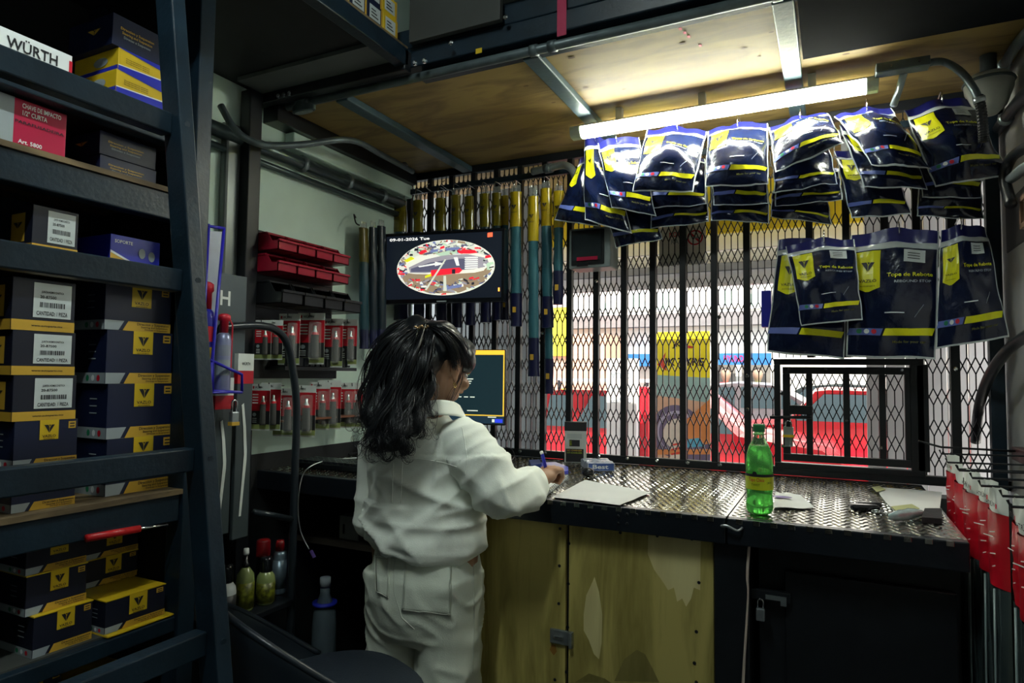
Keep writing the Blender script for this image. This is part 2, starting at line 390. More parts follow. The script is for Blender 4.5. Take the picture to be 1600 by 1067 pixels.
for (x, z) in [(barx[i], ZC+.022) for i in (4, 5, 6, 8, 9, 10, 11, 12)]+[(-1.16, 1.55), (-.91, 1.77), (-.40, 1.60), (.375, 1.40), (.488, 1.41), (barx[13], 1.24), (barx[13], 1.37)]:
    B().lathe([(.008, 0), (.008, .003), (.0045, .006)], 8, M=frame((x+.02 if z < 1.05 else x, YM-.016, z), (1, 0, 0), (0, 0, 1), (0, -1, 0))).build('bolt', CHROME, gr, smooth=False)
# hatch: frame + small mesh door
ht = empty('grille_hatch', (0, YM, ZC), 'small black mesh hatch door with padlock beside the green bottle', 'hatch')
def fr(b, x0, x1, z0, z1, t, y0, y1):
    return b.bb(x0, x1, y0, y1, z0, z0+t).bb(x0, x1, y0, y1, z1-t, z1).bb(x0, x0+t, y0, y1, z0+t, z1-t).bb(x1-t, x1, y0, y1, z0+t, z1-t)
fr(B(), WX0, WX1+.02, WZ0, WZ1, .022, YM-.018, YM+.018).build('outer_frame', GRILLE, ht, bev=.002)
dx0, dx1, dz0, dz1 = WX0+.03, WX1-.012, WZ0+.03, WZ1-.03
fr(B(), dx0, dx1, dz0, dz1, .026, YM-.014, YM+.010).build('door_frame', GRILLE, ht, bev=.002)
for px in (1265, 1323, 1379):
    x = PY(px, 650, YM).x; B().bb(x-.011, x+.011, YM-.012, YM+.008, dz0+.026, dz1-.026).build('door_bar', GRILLE, ht, bev=.002)
x = PY(1265, 650, YM).x
B().bb(dx0+.02, x+.01, YM-.02, YM-.006, 1.228, 1.262).build('lock_plate', GRILLE, ht, bev=.002)
B().tube([PY(1203, 652, YM-.03), PY(1268, 652, YM-.03)], .006, 8).build('slide_bolt', BLACK, ht, smooth=True)
B().bb(dx1-.01, dx1+.045, YM-.018, YM+.006, WZ0+.02, WZ1-.02).build('hinge_stile', GRILLE, ht, bev=.002)
em2 = expanded(B(), dx0+.02, dx1-.02, dz0+.02, dz1-.02, YM+.012).build('expanded_metal', GRILLE, ht); em2['kind'] = 'stuff'
for (px, py) in ((1232, 577), (1290, 577), (1410, 578), (1222, 615), (1324, 658), (1377, 700), (1224, 697)):
    q = PY(px, py, YM-.02); B().lathe([(.007, 0), (.007, .003), (.004, .006)], 8, M=frame((q.x, YM-.014, q.z), (1, 0, 0), (0, 0, 1), (0, -1, 0))).build('bolt', CHROME, ht)
q = PY(1232, 672, YM-.035)
pl = B().bb(q.x-.017, q.x+.017, YM-.045, YM-.028, q.z-.022, q.z+.012).build('padlock', mat('padlock_steel', (.45, .5, .5), .3, .8)); tag(pl, 'small steel padlock with yellow band hanging on the mesh hatch', 'padlock')
B().bb(q.x-.019, q.x+.019, YM-.047, YM-.026, q.z-.026, q.z-.016).build('yellow_band', YEL, pl)
B().tube([(q.x-.010, YM-.036, q.z+.01)]+arc((q.x, YM-.036, q.z+.026), (1, 0, 0), (0, 0, 1), .010, math.pi, 0, 8)+[(q.x+.010, YM-.036, q.z+.01)], .003, 8).build('shackle', CHROME, pl, smooth=True)
B().bb(q.x-.014, q.x+.014, YM-.024, YM-.020, q.z-.062, q.z-.02).build('hasp_plate', ZINC, ht)
# ================================================================ COUNTER
SEAM = -.252
def counter(x0, x1, label):
    o = empty('counter', ((x0+x1)/2, 2.24, .93), label, 'counter')
    B().bb(x0, x1, YF, YM-.017, ZC-.006, ZC).build('tread_plate_sheet', TREAD, o)
    B().bb(x0, x1, YF-.028, YF, ZC-.066, ZC).build('front_lip', mat('black_tread_lip', (.012, .016, .022), .3, .3, var=.2, bump=.1, bs=50), o, bev=.003)
    B().bb(x0, x1, YF, YM-.02, ZC-.06, ZC-.007).build('sub_frame', BLACK, o)
    b = B(); y = YF+.014; j = 0
    px_, py_ = .0205, .0205
    while y < YM-.05:
        x = x0+.012+(px_/2 if j % 2 else 0); i = 0
        while x < x1-.012:
            a = (1 if (i+j) % 2 else -1)*math.radians(38)+math.pi/2*0
            c, s = math.cos(a), math.sin(a); L, W_, hh = .0105, .0030, .0017
            n = len(b.v)
            for (u, v, zz) in ((-L, 0, 0), (-L*.3, -W_, 0), (L*.3, -W_, 0), (L, 0, 0), (L*.3, W_, 0), (-L*.3, W_, 0), (-L*.45, 0, hh), (L*.45, 0, hh)):
                b.v.append((x+u*c-v*s, y+u*s+v*c, ZC+zz))
            b.f += [(n, n+1, n+6), (n+1, n+2, n+7, n+6), (n+2, n+3, n+7), (n+3, n+4, n+7), (n+4, n+5, n+6, n+7), (n+5, n, n+6)]; b.m += [0]*6
            x += px_; i += 1
        y += py_; j += 1
    t = b.build('tread_bumps', TREAD, o); t['kind'] = 'stuff'
    k = 0; x = x0+.03
    while x < x1-.02:       # bumps that wrap over the lip
        if x > -1.2:
            B().bb(x-.008, x+.008, YF-.0305, YF-.027, ZC-.012, ZC+.001).build('lip_bump', TREAD, o, bev=.001)
        x += .041; k += 1
    return o
c1 = counter(XL, SEAM-.002, 'long tread plate counter section the woman writes on')
c2 = counter(SEAM+.002, .268, 'tread plate counter section carrying the green soda bottle')
for (px, py) in ((966, 806), (980, 803), (995, 804), (966, 817), (980, 818)):
    q = PY(px, py, YF-.028); B().lathe([(.004, 0), (.004, .003), (.002, .004)], 6, M=frame((q.x, YF-.028, q.z), (1, 0, 0), (0, 0, 1), (0, -1, 0))).build('rivet', BLACK, c1)
# cabinet below
CY = 1.835
cab = empty('counter_cabinet', (-.72, CY, 0), 'plywood double door cabinet under the tread plate counter', 'cabinet')
B().bb(-1.22, -.20, CY+.006, CY+.45, .02, .93).build('carcass', BLACK, cab)
def door(x0, x1, knots):
    d = B().bb(x0, x1, CY-.012, CY+.006, .05, .925).build('door', PLYDOOR, cab, bev=.0015)
    return d
dL = door(-1.17, -.713, 0); dR = door(-.703, -.292, 0)
def flat(px, Yp): return [PY(x, y, Yp) for (x, y) in px]
def patch(px, nm, m, par, Yp):
    pts = flat(px, Yp); B().add([(p.x, Yp, p.z) for p in pts], [tuple(range(len(pts)))]).build(nm, m, par)
patch([(929, 901), (936, 925), (941, 960), (940, 1005), (936, 1030), (928, 1022), (920, 1000), (912, 985), (912, 960), (916, 930), (923, 915)], 'pale_grain_patch', PLYPALE, dR, CY-.0128)
patch([(1013, 836), (1095, 842), (1094, 922), (1084, 918), (1080, 935), (1072, 948), (1066, 935), (1058, 940), (1053, 918), (1044, 922), (1035, 908), (1022, 890), (1012, 865)], 'pale_grain_patch', PLYPALE, dR, CY-.0128)
darkp = woodmat('plywood_dark_figure', (.18, .15, .04), (.26, .22, .07), (6, 1, .8), .55, 4)
patch([(960, 1064), (975, 1030), (995, 1015), (1008, 1022), (1020, 1045), (1030, 1066)], 'dark_grain_figure', darkp, dR, CY-.0126)
patch([(898, 1066), (920, 1052), (945, 1060), (955, 1067)], 'dark_grain_figure', darkp, dR, CY-.0126)
patch([(862, 1006), (868, 1008), (870, 1018), (865, 1024), (859, 1015)], 'knot', mat('knot_orange', (.25, .12, .02), .6), dL, CY-.0126)
scr = [(830, 809), (875, 826), (874, 884), (873, 943), (867, 1062)]
for (px, py) in scr:
    q = PY(px, py, CY-.012); B().lathe([(.005, 0), (.004, .002)], 8, M=frame((q.x, CY-.012, q.z), (1, 0, 0), (0, 0, 1), (0, -1, 0))).build('screw', BLACK, dL)
for (px, py) in [(898, 819), (969, 832), (1027, 837), (1081, 842), (889, 849), (888, 912), (887, 980), (885, 1050), (1092, 910), (1088, 987), (1085, 1036), (1088, 1066)]:
    q = PY(px, py, CY-.012); B().lathe([(.005, 0), (.004, .002)], 8, M=frame((q.x, CY-.012, q.z), (1, 0, 0), (0, 0, 1), (0, -1, 0))).build('screw', BLACK, dR)
q = PY(877, 996, CY-.02)
la = B().bb(q.x-.036, q.x+.034, CY-.022, CY-.0125, q.z-.021, q.z+.021).build('latch', ZINC, dL, bev=.003)
B().bb(q.x+.026, q.x+.036, CY-.03, CY-.0125, q.z-.024, q.z+.021).build('latch_keeper', ZINC, dR, bev=.002)
B().bb(q.x-.022, q.x+.008, CY-.0275, CY-.0225, q.z-.004, q.z+.005).build('latch_knob', CHROME, dL, bev=.002)
B().bb(-.288, -.20, CY-.03, CY+.02, 0, .932).build('frame_post', BLACK, cab, bev=.004)
# steel cupboard under the right hand counter, with hasp
cu2 = empty('steel_cupboard', (.04, CY, 0), 'black steel cupboard in the shadow under the right counter', 'cupboard')
B().bb(-.185, .262, CY+.05, CY+.5, .02, .93).build('carcass', BLACK, cu2)
B().bb(-.12, .255, CY+.03, CY+.05, .05, .86).build('door', BLACK, cu2, bev=.003)
q = PY(1200, 930, CY+.02)
B().bb(q.x-.055, q.x+.055, CY+.012, CY+.03, q.z-.012, q.z+.014).build('hasp', BLACK, cu2, bev=.002)
B().prism([(-.01, 0), (.04, 0), (.04, -.022), (.026, -.022), (.026, -.010), (-.01, -.010)], 0, .006, frame((q.x+.005, CY+.012, q.z+.004), (1, 0, 0), (0, 0, 1), (0, -1, 0))).build('hasp_tongue', ZINC, cu2)
q = PY(1188, 958, CY)
pk = B().bb(q.x-.011, q.x+.011, CY-.004, CY+.010, q.z-.02, q.z+.012).build('padlock', ZINC, bev=.003); tag(pk, 'small padlock hanging on the hasp of the black cupboard', 'padlock')
B().tube([(q.x-.007, CY+.003, q.z+.01)]+arc((q.x, CY+.003, q.z+.028), (1, 0, 0), (0, 0, 1), .007, math.pi, 0, 8)+[(q.x+.007, CY+.003, q.z+.01)], .0026, 8).build('shackle', CHROME, pk, smooth=True)
# seam hook under the counter joint
q = PY(1145, 825, YF-.036)
hk = B().tube(spline([(q.x-.02, YF-.03, q.z), (q.x-.026, YF-.044, q.z+.004), (q.x-.012, YF-.048, q.z+.006), (q.x+.012, YF-.044, q.z-.004), (q.x+.022, YF-.03, q.z+.002)], 5), .0035, 8)
tag(hk.build('catch_hook', ZINC, smooth=True), 'bent wire catch on the counter edge at the plate joint', 'hook')
cdm = mat('cream_cable', (.5, .42, .36), .5)
for i, dx in enumerate((0, .006)):
    q = [PY(1170+dx*300, 846, CY-.035), PY(1167+dx*200, 900, CY-.033), PY(1169, 928, CY-.032), PY(1166-dx*150, 990, CY-.034), PY(1162-dx*300, 1067, CY-.036), PY(1160-dx*300, 1130, CY-.036)]
    tag(B().tube(spline(q, 5), .0026, 6).build('cable', cdm, smooth=True), ['thin pale cable hanging beside the cabinet post, left strand', 'thin pale cable hanging beside the cabinet post, right strand'][i], 'cable', 'cables hanging under the counter joint')
# ================================================================ LAMPS
DIFF = emitmat('lit_diffuser', (.97, 1.0, .86), LAMP)
LY, LZ = 2.305, 2.290
lamp = empty('tube_lamp', (-.36, LY, LZ), 'lit white tube lamp fixed under the plywood above the hanging bags', 'lamp')
lx0, lx1 = -.845, .105
prof = [(-.021, .0), (-.021, .012), (-.014, .022), (.014, .022), (.021, .012), (.021, 0), (.016, -.014), (0, -.020), (-.016, -.014)]
def ext(b, prof, x0, x1, m=0): return b.prism(prof, x0, x1, frame((0, LY, LZ), (0, 1, 0), (0, 0, 1), (1, 0, 0)), m)
ext(B(), [(-.034, .0095), (-.034, .013), (-.026, .018), (.026, .018), (.034, .013), (.034, .0095)], lx0, lx1).build('housing', mat('white_plastic', (.75, .77, .72), .4), lamp)
ext(B(), [(-.024, .009), (-.025, -.006), (-.020, -.019), (-.010, -.024), (.010, -.024), (.020, -.019), (.025, -.006), (.024, .009)], lx0, lx1).build('diffuser', DIFF, lamp)
for a in (-.70, -.40, -.05): B().bb(a-.012, a+.012, LY-.012, LY+.012, LZ+.018, ZP-.002).build('mount', MT['white_plastic'], lamp)
pc = mat('pale_end_cap', (.55, .62, .52), .4)
for a, b_ in ((lx0-.042, lx0), (lx1, lx1+.034)):
    ext(B(), [(-.032, .0), (-.032, .012), (-.025, .018), (.025, .018), (.032, .012), (.032, 0), (.024, -.019), (.012, -.025), (-.012, -.025), (-.024, -.019)], a, b_).build('end_cap', pc, lamp, bev=.003)
# second lamp, on the ceiling behind the viewer
l2 = empty('tube_lamp', (-.62, .30, 2.95), 'second tube lamp hung over the aisle, out of view above', 'lamp')
B().bb(-.645, -.595, -.05, .65, 2.965, 3.0).build('housing', MT['white_plastic'], l2)
B().bb(-.64, -.60, -.05, .65, 2.945, 2.965).build('diffuser', emitmat('lit_diffuser_aisle', (.88, 1.0, .95), LAMP2), l2)
for a in (.05, .55): B().bb(-.626, -.614, a-.006, a+.006, 3.0, 3.3).build('rod', ZINC, l2)
# conduit box and flexible conduit feeding the lamp
q0 = PZ(1385, 108, 2.31); q1 = PZ(1452, 98, 2.31)
jb = empty('conduit_feed', (q0.x, q0.y, 2.28), 'grey conduit box and curved hose at the right end of the lamp', 'conduit')
B().bar((q0.x-.03, q0.y, 2.31), (q1.x, q1.y, 2.31), .045, .03).build('box', GREYPIPE, jb, bev=.003)
for t in (.1, .75): B().lathe([(.004, 0), (.003, .003)], 8, M=frame((q0.x+(q1.x-q0.x)*t, q0.y-.0235, 2.308), (1, 0, 0), (0, 0, 1), (0, -1, 0))).build('screw', CHROME, jb)
pts = [(q1.x, q1.y, 2.31), PD(1475, 97, 1.98), PD(1502, 113, 1.94), PD(1522, 140, 1.90), PD(1531, 160, 1.89)]
B().tube(spline(pts, 6), .011, 10).build('hose', GREYPIPE, jb, smooth=True)
hp = spline([PD(1528, 150, 1.895), PD(1533, 170, 1.89), PD(1536, 200, 1.89), PD(1537, 222, 1.89)], 12)
B().tube(hp, [.0125+.0016*(i % 2) for i in range(len(hp))], 10).build('ribbed_hose', BLACK, jb)
B().tube([PD(1529, 152, 1.892), PD(1531, 160, 1.892)], .016, 12).build('clamp', ZINC, jb, smooth=True)
B().tube([PZ(1412, 115, 2.30), PD(1405, 140, 2.1), PD(1396, 165, 2.1)], .011, 10).build('drop_pipe', CONDUIT, jb, smooth=True)
# ================================================================ HANGING BAGS
BAGN = mat('navy_plastic_film', (.003, .007, .030), .22, var=.25, vs=12, bump=.35, bs=25, coat=.4)
BAGH = mat('blue_header_film', (.010, .012, .115), .3, var=.15, vs=12, bump=.2, bs=25)
BAGC = mat('clear_seal_film', (.50, .55, .55), .22, var=.1, vs=15, bump=.3, bs=30, coat=.3)
STRIPB = mat('blue_grey_print', (.10, .14, .42), .35)
def bag(c, yt, yb, seed, label, group, thick=.045, sticker=False, hook=True, full=True):
    rnd = random.Random(seed)
    TL, TR = PY(*c[0], yt), PY(*c[1], yt); BR, BL = PY(*c[2], yb), PY(*c[3], yb)
    nrm = ((TR-TL)).cross(BL-TL).normalized()
    if nrm.y > 0: nrm = -nrm
    ox, oz = rnd.uniform(0, 50), rnd.uniform(0, 50)
    hook_u = rnd.uniform(.42, .58)
    def S(u, v, off=0.):
        t = v
        a = TL.lerp(TR, u); b_ = BL.lerp(BR, u); p = a.lerp(b_, t)
        sag = .018*(1-v)**2*abs(u-hook_u)*2                       # header droops either side of the hook
        bul = (math.sin(math.pi*min(max(u, 0), 1))**.6)*(math.sin(math.pi*min(1, max(0, (v-.10)/.9))**.75)**.8 if v > .1 else 0)
        wr = noise.noise(Vector((u*3+ox, v*4+oz, 0)))*.012*min(1, v*3+.15)+noise.noise(Vector((u*9+ox, v*6+oz, 3)))*.004
        edge = .006*noise.noise(Vector((u*2.5+oz, v*5+ox, 7)))
        p = p+nrm*(bul*thick*(.45+.55*v)+wr+off)
        p.z -= sag; p.z += edge; p.x += edge*.6
        if v < .12: p += nrm*.006*math.cos(u*14+seed)
        return p
    us = [0, .018]+[.06+i*.88/13 for i in range(14)]+[.982, 1]
    vs = [0, .045, .09, .105, .12, .135, .15]+[.15+(i+1)*.85/17 for i in range(16)]+[.985, 1]
    def mi(u, v):
        if u < .018 or u > .982 or v > .985: return 2
        if v < .105: return 1
        if v < .15: return 2
        return 0
    o = B(); o.grid(S, 0, 0, mi, us, vs)
    # back skin
    def Sb(u, v):
        p = S(u, v); d = (math.sin(math.pi*u)*math.sin(math.pi*v))**.7 if 0 < u < 1 and 0 < v < 1 else 0
        return p-nrm*(d*thick*.9)
    o.grid(lambda u, v: Sb(1-u, v), 0, 0, lambda u, v: mi(1-u, v), [1-x for x in us[::-1]], vs)
    body = o.build('parts_bag', [BAGN, BAGH, BAGC], smooth=True)
    tag(body, label, 'bag', group)
    wd = (TR-TL).length; hh = (BL-TL).length
    def fn(x, y, l=0): return S(x, y, .0018+.0012*l)
    # shield (upper left)
    s = B(); shield(s, lambda x, y, l=0: fn(x, y, l), .07, .36, .50, .16, 0, 1, 7, wd/max(hh, .01))
    s.build('shield_print', [LIME, PRBLK], body)
    s = B()
    s.grid(lambda u, v: fn(.44+.54*u-(.03*(v)), .775+.055*v), 10, 2, 0)
    s.grid(lambda u, v: fn(.03+.385*u-(.03*(v)), .775+.055*v), 8, 2, 1)
    s.build('band_print', [LIME, STRIPB], body)
    if full:
        s = B(); asp = wd/max(hh, .01)
        write(s, 'Tope de Rebote', lambda x, y: fn(x, y, 0), .69, .36, -.045, .50, 0)
        write(s, 'REBOUND STOP', lambda x, y: fn(x, y, 0), .72, .415, -.028, .40, 1)
        s.grid(lambda u, v: fn(.42+.22*u, .655+.008*v), 3, 1, 2)
        s.grid(lambda u, v: fn(.75+.10*u, .69-.10*u+.008*v), 3, 1, 1)
        write(s, 'Made for your car', lambda x, y: fn(x, y, 0), .70, .88, -.03, .36, 3)
        for k, mm in enumerate((4, 2, 5)):
            for qx in range(1): s.grid(lambda u, v: fn(.14+.085*k+.032*(math.cos(v*6.283)*u), .80+.02*math.sin(v*6.283)*u, 1), 1, 10, mm)
        s.build('lettering', [LIME, PRGRY, PRWHT, mat('dull_olive_print', (.10, .10, .01), .5), mat('green_print', (.01, .18, .08), .4), PRRED], body)
    if sticker:
        s = B(); s.grid(lambda u, v: fn(.62+.24*u, .165+.095*v, 1), 4, 3, 0)
        for k in range(3): s.grid(lambda u, v: fn(.66+.14*u, .19+.02*k+.006*v, 2), 3, 1, 1)
        s.build('price_sticker', [LABELW, PRBLK], body)
    if hook:
        p = S(hook_u, .03, .0); 
        pts = [p+Vector((0, .10, .03)), p+Vector((0, .02, .035)), p+Vector((0, -.012, .022)), p+Vector((0, -.014, -.004)), p+Vector((0, .004, -.012))]
        hk = B().tube(spline(pts, 4), .0022, 6).build('hook', CHROME, body, smooth=True)
    return body
GB = 'navy and lime parts bags hanging along the grille'
BAGS = [
 # corners TL TR BR BL, depth top, bottom, label
 (((933, 217), (998, 208), (1026, 337), (955, 324)), 2.42, 2.40, 'navy parts bag, front one of the leftmost cluster under the lamp', 1),
 (((913, 212), (950, 212), (988, 366), (913, 344)), 2.45, 2.44, 'narrow navy parts bag with upright yellow shield in the leftmost cluster', 1),
 (((908, 240), (926, 236), (936, 355), (866, 344)), 2.48, 2.47, 'navy parts bag flaring out at the far left of the top row', 0),
 (((936, 290), (1012, 300), (1036, 374), (962, 387)), 2.51, 2.50, 'navy bag hanging lowest behind the leftmost cluster', 0),
 (((1011, 196), (1105, 198), (1083, 299), (988, 300)), 2.42, 2.33, 'overexposed navy bag in front of the second cluster from the left', 1),
 (((1008, 228), (1102, 238), (1104, 320), (1004, 326)), 2.46, 2.42, 'middle navy bag of the second cluster, just under the front one', 0),
 (((1022, 280), (1105, 280), (1108, 347), (1016, 357)), 2.50, 2.48, 'lowest navy bag of the second cluster, with long yellow band', 0),
 (((1106, 196), (1200, 185), (1201, 288), (1101, 292)), 2.42, 2.33, 'navy bag in front of the third cluster, white glare on its top', 1),
 (((1110, 240), (1199, 240), (1200, 320), (1115, 320)), 2.46, 2.42, 'middle navy bag of the third cluster', 0),
 (((1112, 280), (1200, 275), (1203, 348), (1110, 346)), 2.50, 2.48, 'lowest navy bag of the third cluster', 0),
 (((1201, 193), (1294, 168), (1318, 224), (1211, 270)), 2.42, 2.31, 'puffed navy bag in front of the fourth cluster, tipped up to the lamp', 1),
 (((1207, 222), (1294, 215), (1309, 287), (1209, 301)), 2.46, 2.40, 'second navy bag of the fourth cluster, band across its middle', 0),
 (((1210, 265), (1310, 255), (1317, 312), (1211, 322)), 2.49, 2.46, 'third navy bag of the fourth cluster', 0),
 (((1206, 290), (1290, 285), (1300, 352), (1204, 338)), 2.53, 2.52, 'rearmost navy bag of the fourth cluster', 0),
 (((1303, 172), (1392, 163), (1456, 266), (1362, 256)), 2.42, 2.30, 'navy bag in front of the fifth cluster, slanting down to the right', 1),
 (((1310, 190), (1415, 215), (1450, 296), (1350, 293)), 2.46, 2.40, 'second navy bag of the fifth cluster with yellow shield at its left edge', 0),
 (((1303, 228), (1395, 240), (1424, 335), (1330, 342)), 2.50, 2.48, 'rear navy bag of the fifth cluster, long and upright', 0),
 (((1412, 164), (1518, 147), (1576, 274), (1461, 292)), 2.40, 2.34, 'large flat navy bag at the right end of the top row', 1),
 (((1422, 205), (1530, 205), (1535, 309), (1441, 309)), 2.46, 2.44, 'navy bag half hidden behind the rightmost top bag', 0),
 (((1436, 270), (1530, 262), (1538, 343), (1432, 338)), 2.50, 2.49, 'lowest navy bag behind the rightmost top bag', 0),
 (((1227, 376), (1335, 367), (1348, 500), (1252, 509)), 2.46, 2.43, 'front left navy bag of the lower row, with white price sticker', 2),
 (((1216, 368), (1327, 375), (1320, 560), (1197, 551)), 2.52, 2.51, 'longer navy bag behind the front left bag of the lower row', 0),
 (((1329, 359), (1467, 354), (1462, 561), (1322, 557)), 2.50, 2.49, 'large dark navy bag in the middle of the lower row', 2),
 (((1469, 354), (1540, 344), (1576, 528), (1462, 546)), 2.47, 2.45, 'dark navy bag at the right end of the lower row against the wall', 2),
]
for i, (c, yt, yb, lb, k) in enumerate(BAGS):
    bag(c, yt, yb, i+3, lb, GB, thick=.06 if k == 1 and yt-yb > .05 else (.03 if k == 0 else .026), sticker=(k == 2 or i == 17), hook=(k > 0), full=(k > 0))
# ================================================================ HANGING SHOCK ABSORBERS (bagged)
TEAL = mat('teal_film', (.035, .13, .165), .22, .2, var=.15, vs=14, bump=.1, bs=40, coat=.4)
YFILM = mat('yellow_film', (.44, .33, .010), .25, var=.1, coat=.4, bump=.1, bs=40)
NFILM = mat('navy_boot_film', (.008, .010, .045), .3, var=.2, coat=.3)
CFILM = mat('clear_film', (.35, .40, .38), .15, var=.1, alpha=.45, coat=.5)
def shock(xa, ya, xb, yb, w, Y, fy, ft, label, onx=None, group='bagged shock absorbers hanging by the television', ms=None):
    my_, mt_, mn_ = ms or (YFILM, TEAL, NFILM)
    f = (lambda x, y: PX(x, y, onx)) if onx else (lambda x, y: PY(x, y, Y))
    top = f(xa, ya); bot = f(xb, yb); bot = Vector((top.x+(bot.x-top.x)*1.0, top.y+(bot.y-top.y), bot.z))
    o = empty('shock_absorber', (top.x, top.y, bot.z), label, 'shock absorber', group)
    d = bot-top; R_ = w/2
    def sec(t0, t1, rx, ry, name, m, n=7):
        b = B()
        ax = Vector((1, 0, 0)) if not onx else Vector((0, 1, 0)); ay = Vector((0, 1, 0)) if not onx else Vector((-1, 0, 0))
        def g(u, v):
            t = t0+(t1-t0)*v; p = top+d*t; a = 2*math.pi*u
            k = 1+.05*math.sin(t*23+xa)+.03*math.sin(t*51)
            return p+ax*(math.cos(a)*rx*k)+ay*(math.sin(a)*ry*k)
        b.grid(g, 14, n)
        for vv in (0, 1): b.add([g(i/14, vv) for i in range(14)], [tuple(range(14))])
        return b.build(name, m, o, smooth=True)
    sec(0, .05, R_*.8, R_*.25, 'header', CFILM, 2)
    sec(.05, fy, R_, R_*.7, 'yellow_sleeve', my_)
    sec(fy, ft, R_*.92, R_*.8, 'teal_tube', mt_)
    sec(ft, 1., R_*1.02, R_*.75, 'navy_boot', mn_)
    b = B(); zc = top+d*(fy*.6)
    if not onx:
        fn = lambda x, y, l=0: zc+Vector((x, -R_*.72-.003-.001*l+abs(x)*.35*0, y))
        vlogo(b, fn, 0, .012, R_*.9, 0); write(b, 'VAZLO', fn, 0, -.012, .009, R_*1.0, 0)
        zc2 = top+d*(ft+(1-ft)*.5); fn2 = lambda x, y: zc2+Vector((x, -R_*.8, y)); b.add([fn2(-.008, -.012), fn2(.008, -.012), fn2(.008, .012), fn2(-.008, .012)], [(0, 1, 2, 3)], 1)
        b.build('emblem', [PRBLK, YELM], o)
    p = top; hk = spline([p+Vector((0, .05, .02)), p+Vector((0, -.01, .022)), p+Vector((0, -.02, .0)), p+Vector((0, -.016, -.012))], 4)
    if not onx: B().tube(hk, .0018, 6).build('hook', CHROME, o, smooth=True)
    return o
shock(806, 290, 807, 510, .055, 2.57, .30, .77, 'bagged shock absorber hanging just right of the television edge')
shock(833, 293, 834, 588, .050, 2.55, .29, .80, 'bagged shock absorber with the longest teal tube in front')
shock(853, 284, 856, 512, .052, 2.60, .31, .79, 'bagged shock absorber third right of the television')
shock(873, 290, 872, 476, .045, 2.57, .36, .72, 'bagged shock absorber hanging beside the grey meter box')
shock(856, 300, 858, 615, .040, 2.63, .30, .83, 'longest bagged shock absorber, behind the others near the counter')
shock(789, 296, 789, 500, .036, 2.62, .28, .77, 'narrow bagged shock absorber partly hidden by the television edge')
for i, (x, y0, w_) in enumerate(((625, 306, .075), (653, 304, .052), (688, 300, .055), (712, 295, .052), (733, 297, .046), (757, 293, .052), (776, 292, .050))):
    shock(x, y0, x+2, 512-abs(i-3)*4, w_, 2.60, .30, .62, 'dim bagged shock absorber behind the television, %s from the corner' % ORD[i], ms=(mat('shaded_yellow_film', (.17, .14, .006), .2, var=.3, vs=20, coat=.5, bump=.2, bs=40), mat('shaded_teal_film', (.012, .035, .045), .25, coat=.3), NFILM))  # darker film copies: shade behind the television put into the colour
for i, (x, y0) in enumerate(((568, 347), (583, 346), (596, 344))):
    shock(x, y0, x+1, 545, .05 if i == 0 else .045, 0, .32, .85, 'bagged shock absorber on the left wall, %s from the crates' % ORD[i], onx=-1.84+.02*i, group='bagged shock absorbers on the left wall', ms=(mat('wall_shaded_yellow_film', (.10, .08, .006), .3), mat('wall_shaded_teal_film', (.015, .05, .065), .3), NFILM) if i == 0 else (mat('wall_shaded_navy_film', (.012, .022, .03), .3), MT['wall_shaded_navy_film'], NFILM))  # sleeve and tube films darkened in colour to stand for shade at the wall
# wire hooks on the rail
for i, (x, y) in enumerate(((676, 300), (700, 296))):
    p = PY(x, y, 2.63)
    tag(B().tube(spline([p+Vector((-.02, .0, .045)), p+Vector((-.02, -.03, .02)), p, p+Vector((.05, -.03, -.02)), p+Vector((.06, -.04, -.01))], 4), .002, 6).build('wire_hook', CHROME, smooth=True), 'empty wire hook on the grille rail, %s of two' % ('left' if i == 0 else 'right'), 'hook', 'wire hooks on the rail')
# ================================================================ TELEVISION
a = PY(601, 366, 2.37); bR = PZ(789, 356, a.z); ax = (bR-a); W = ax.length; ax.normalize(); ax = Vector((ax.x, ax.y, 0)).normalized(); nv = Vector((ax.y, -ax.x, 0))
zb = PD(606, 476, (a-Vector((0, 0, H))).dot(Vector(_F))).z; Hh = a.z-zb
TVM = frame(Vector((a.x, a.y, zb)), ax, Vector((0, 0, 1)), nv)     # x along, y up, z towards viewer
tv = empty('television', TVM @ Vector((W/2, 0, -.02)), 'flat television showing a fisheye security camera view of the street', 'television')
GB_ = mat('gloss_black_plastic', (.006, .007, .009), .2, var=.1)
B().bb(0, W, 0, Hh, -.04, 0, M=TVM).build('case', GB_, tv, bev=.004)
fr2 = B(); t = .012
for (x0, x1, y0, y1) in ((0, W, 0, t*1.6), (0, W, Hh-t, Hh), (0, t, t*1.6, Hh-t), (W-t, W, t*1.6, Hh-t)): fr2.bb(x0, x1, y0, y1, 0, .005, M=TVM)
fr2.build('bezel', GB_, tv, bev=.001)
def T(x, y, z=.001): return TVM @ Vector((x*W, y*Hh, z))
scn = B().add([T(.02, .05, .001), T(.98, .05, .001), T(.98, .96, .001), T(.02, .96, .001)], [(0, 1, 2, 3)]).build('screen', emitmat('screen_dark', (.004, .006, .010), 1.0), tv)
EX, EY, ERX, ERY = .52, .49, .405, .385
cols = [(.80, .80, .68), (.10, .10, .16), (.32, .30, .34), (.85, .02, .04), (.70, .70, .02), (.62, .66, .55), (.02, .02, .03), (.9, .9, .85), (.16, .20, .40), (.30, .22, .14), (.45, .60, .45)]
em_ = [emitmat('screen_tone_%d' % i, c, .62) for i, c in enumerate(cols)]
pic = B()
def E(u, v, z): return T(EX+ERX*u, EY+ERY*v, z)
pic.add([E(0, 0, .002)]+[E(math.cos(k*math.pi/24), math.sin(k*math.pi/24), .002) for k in range(48)], [(0, 1+k, 1+(k+1) % 48) for k in range(48)], 0)
rs = random.Random(3)
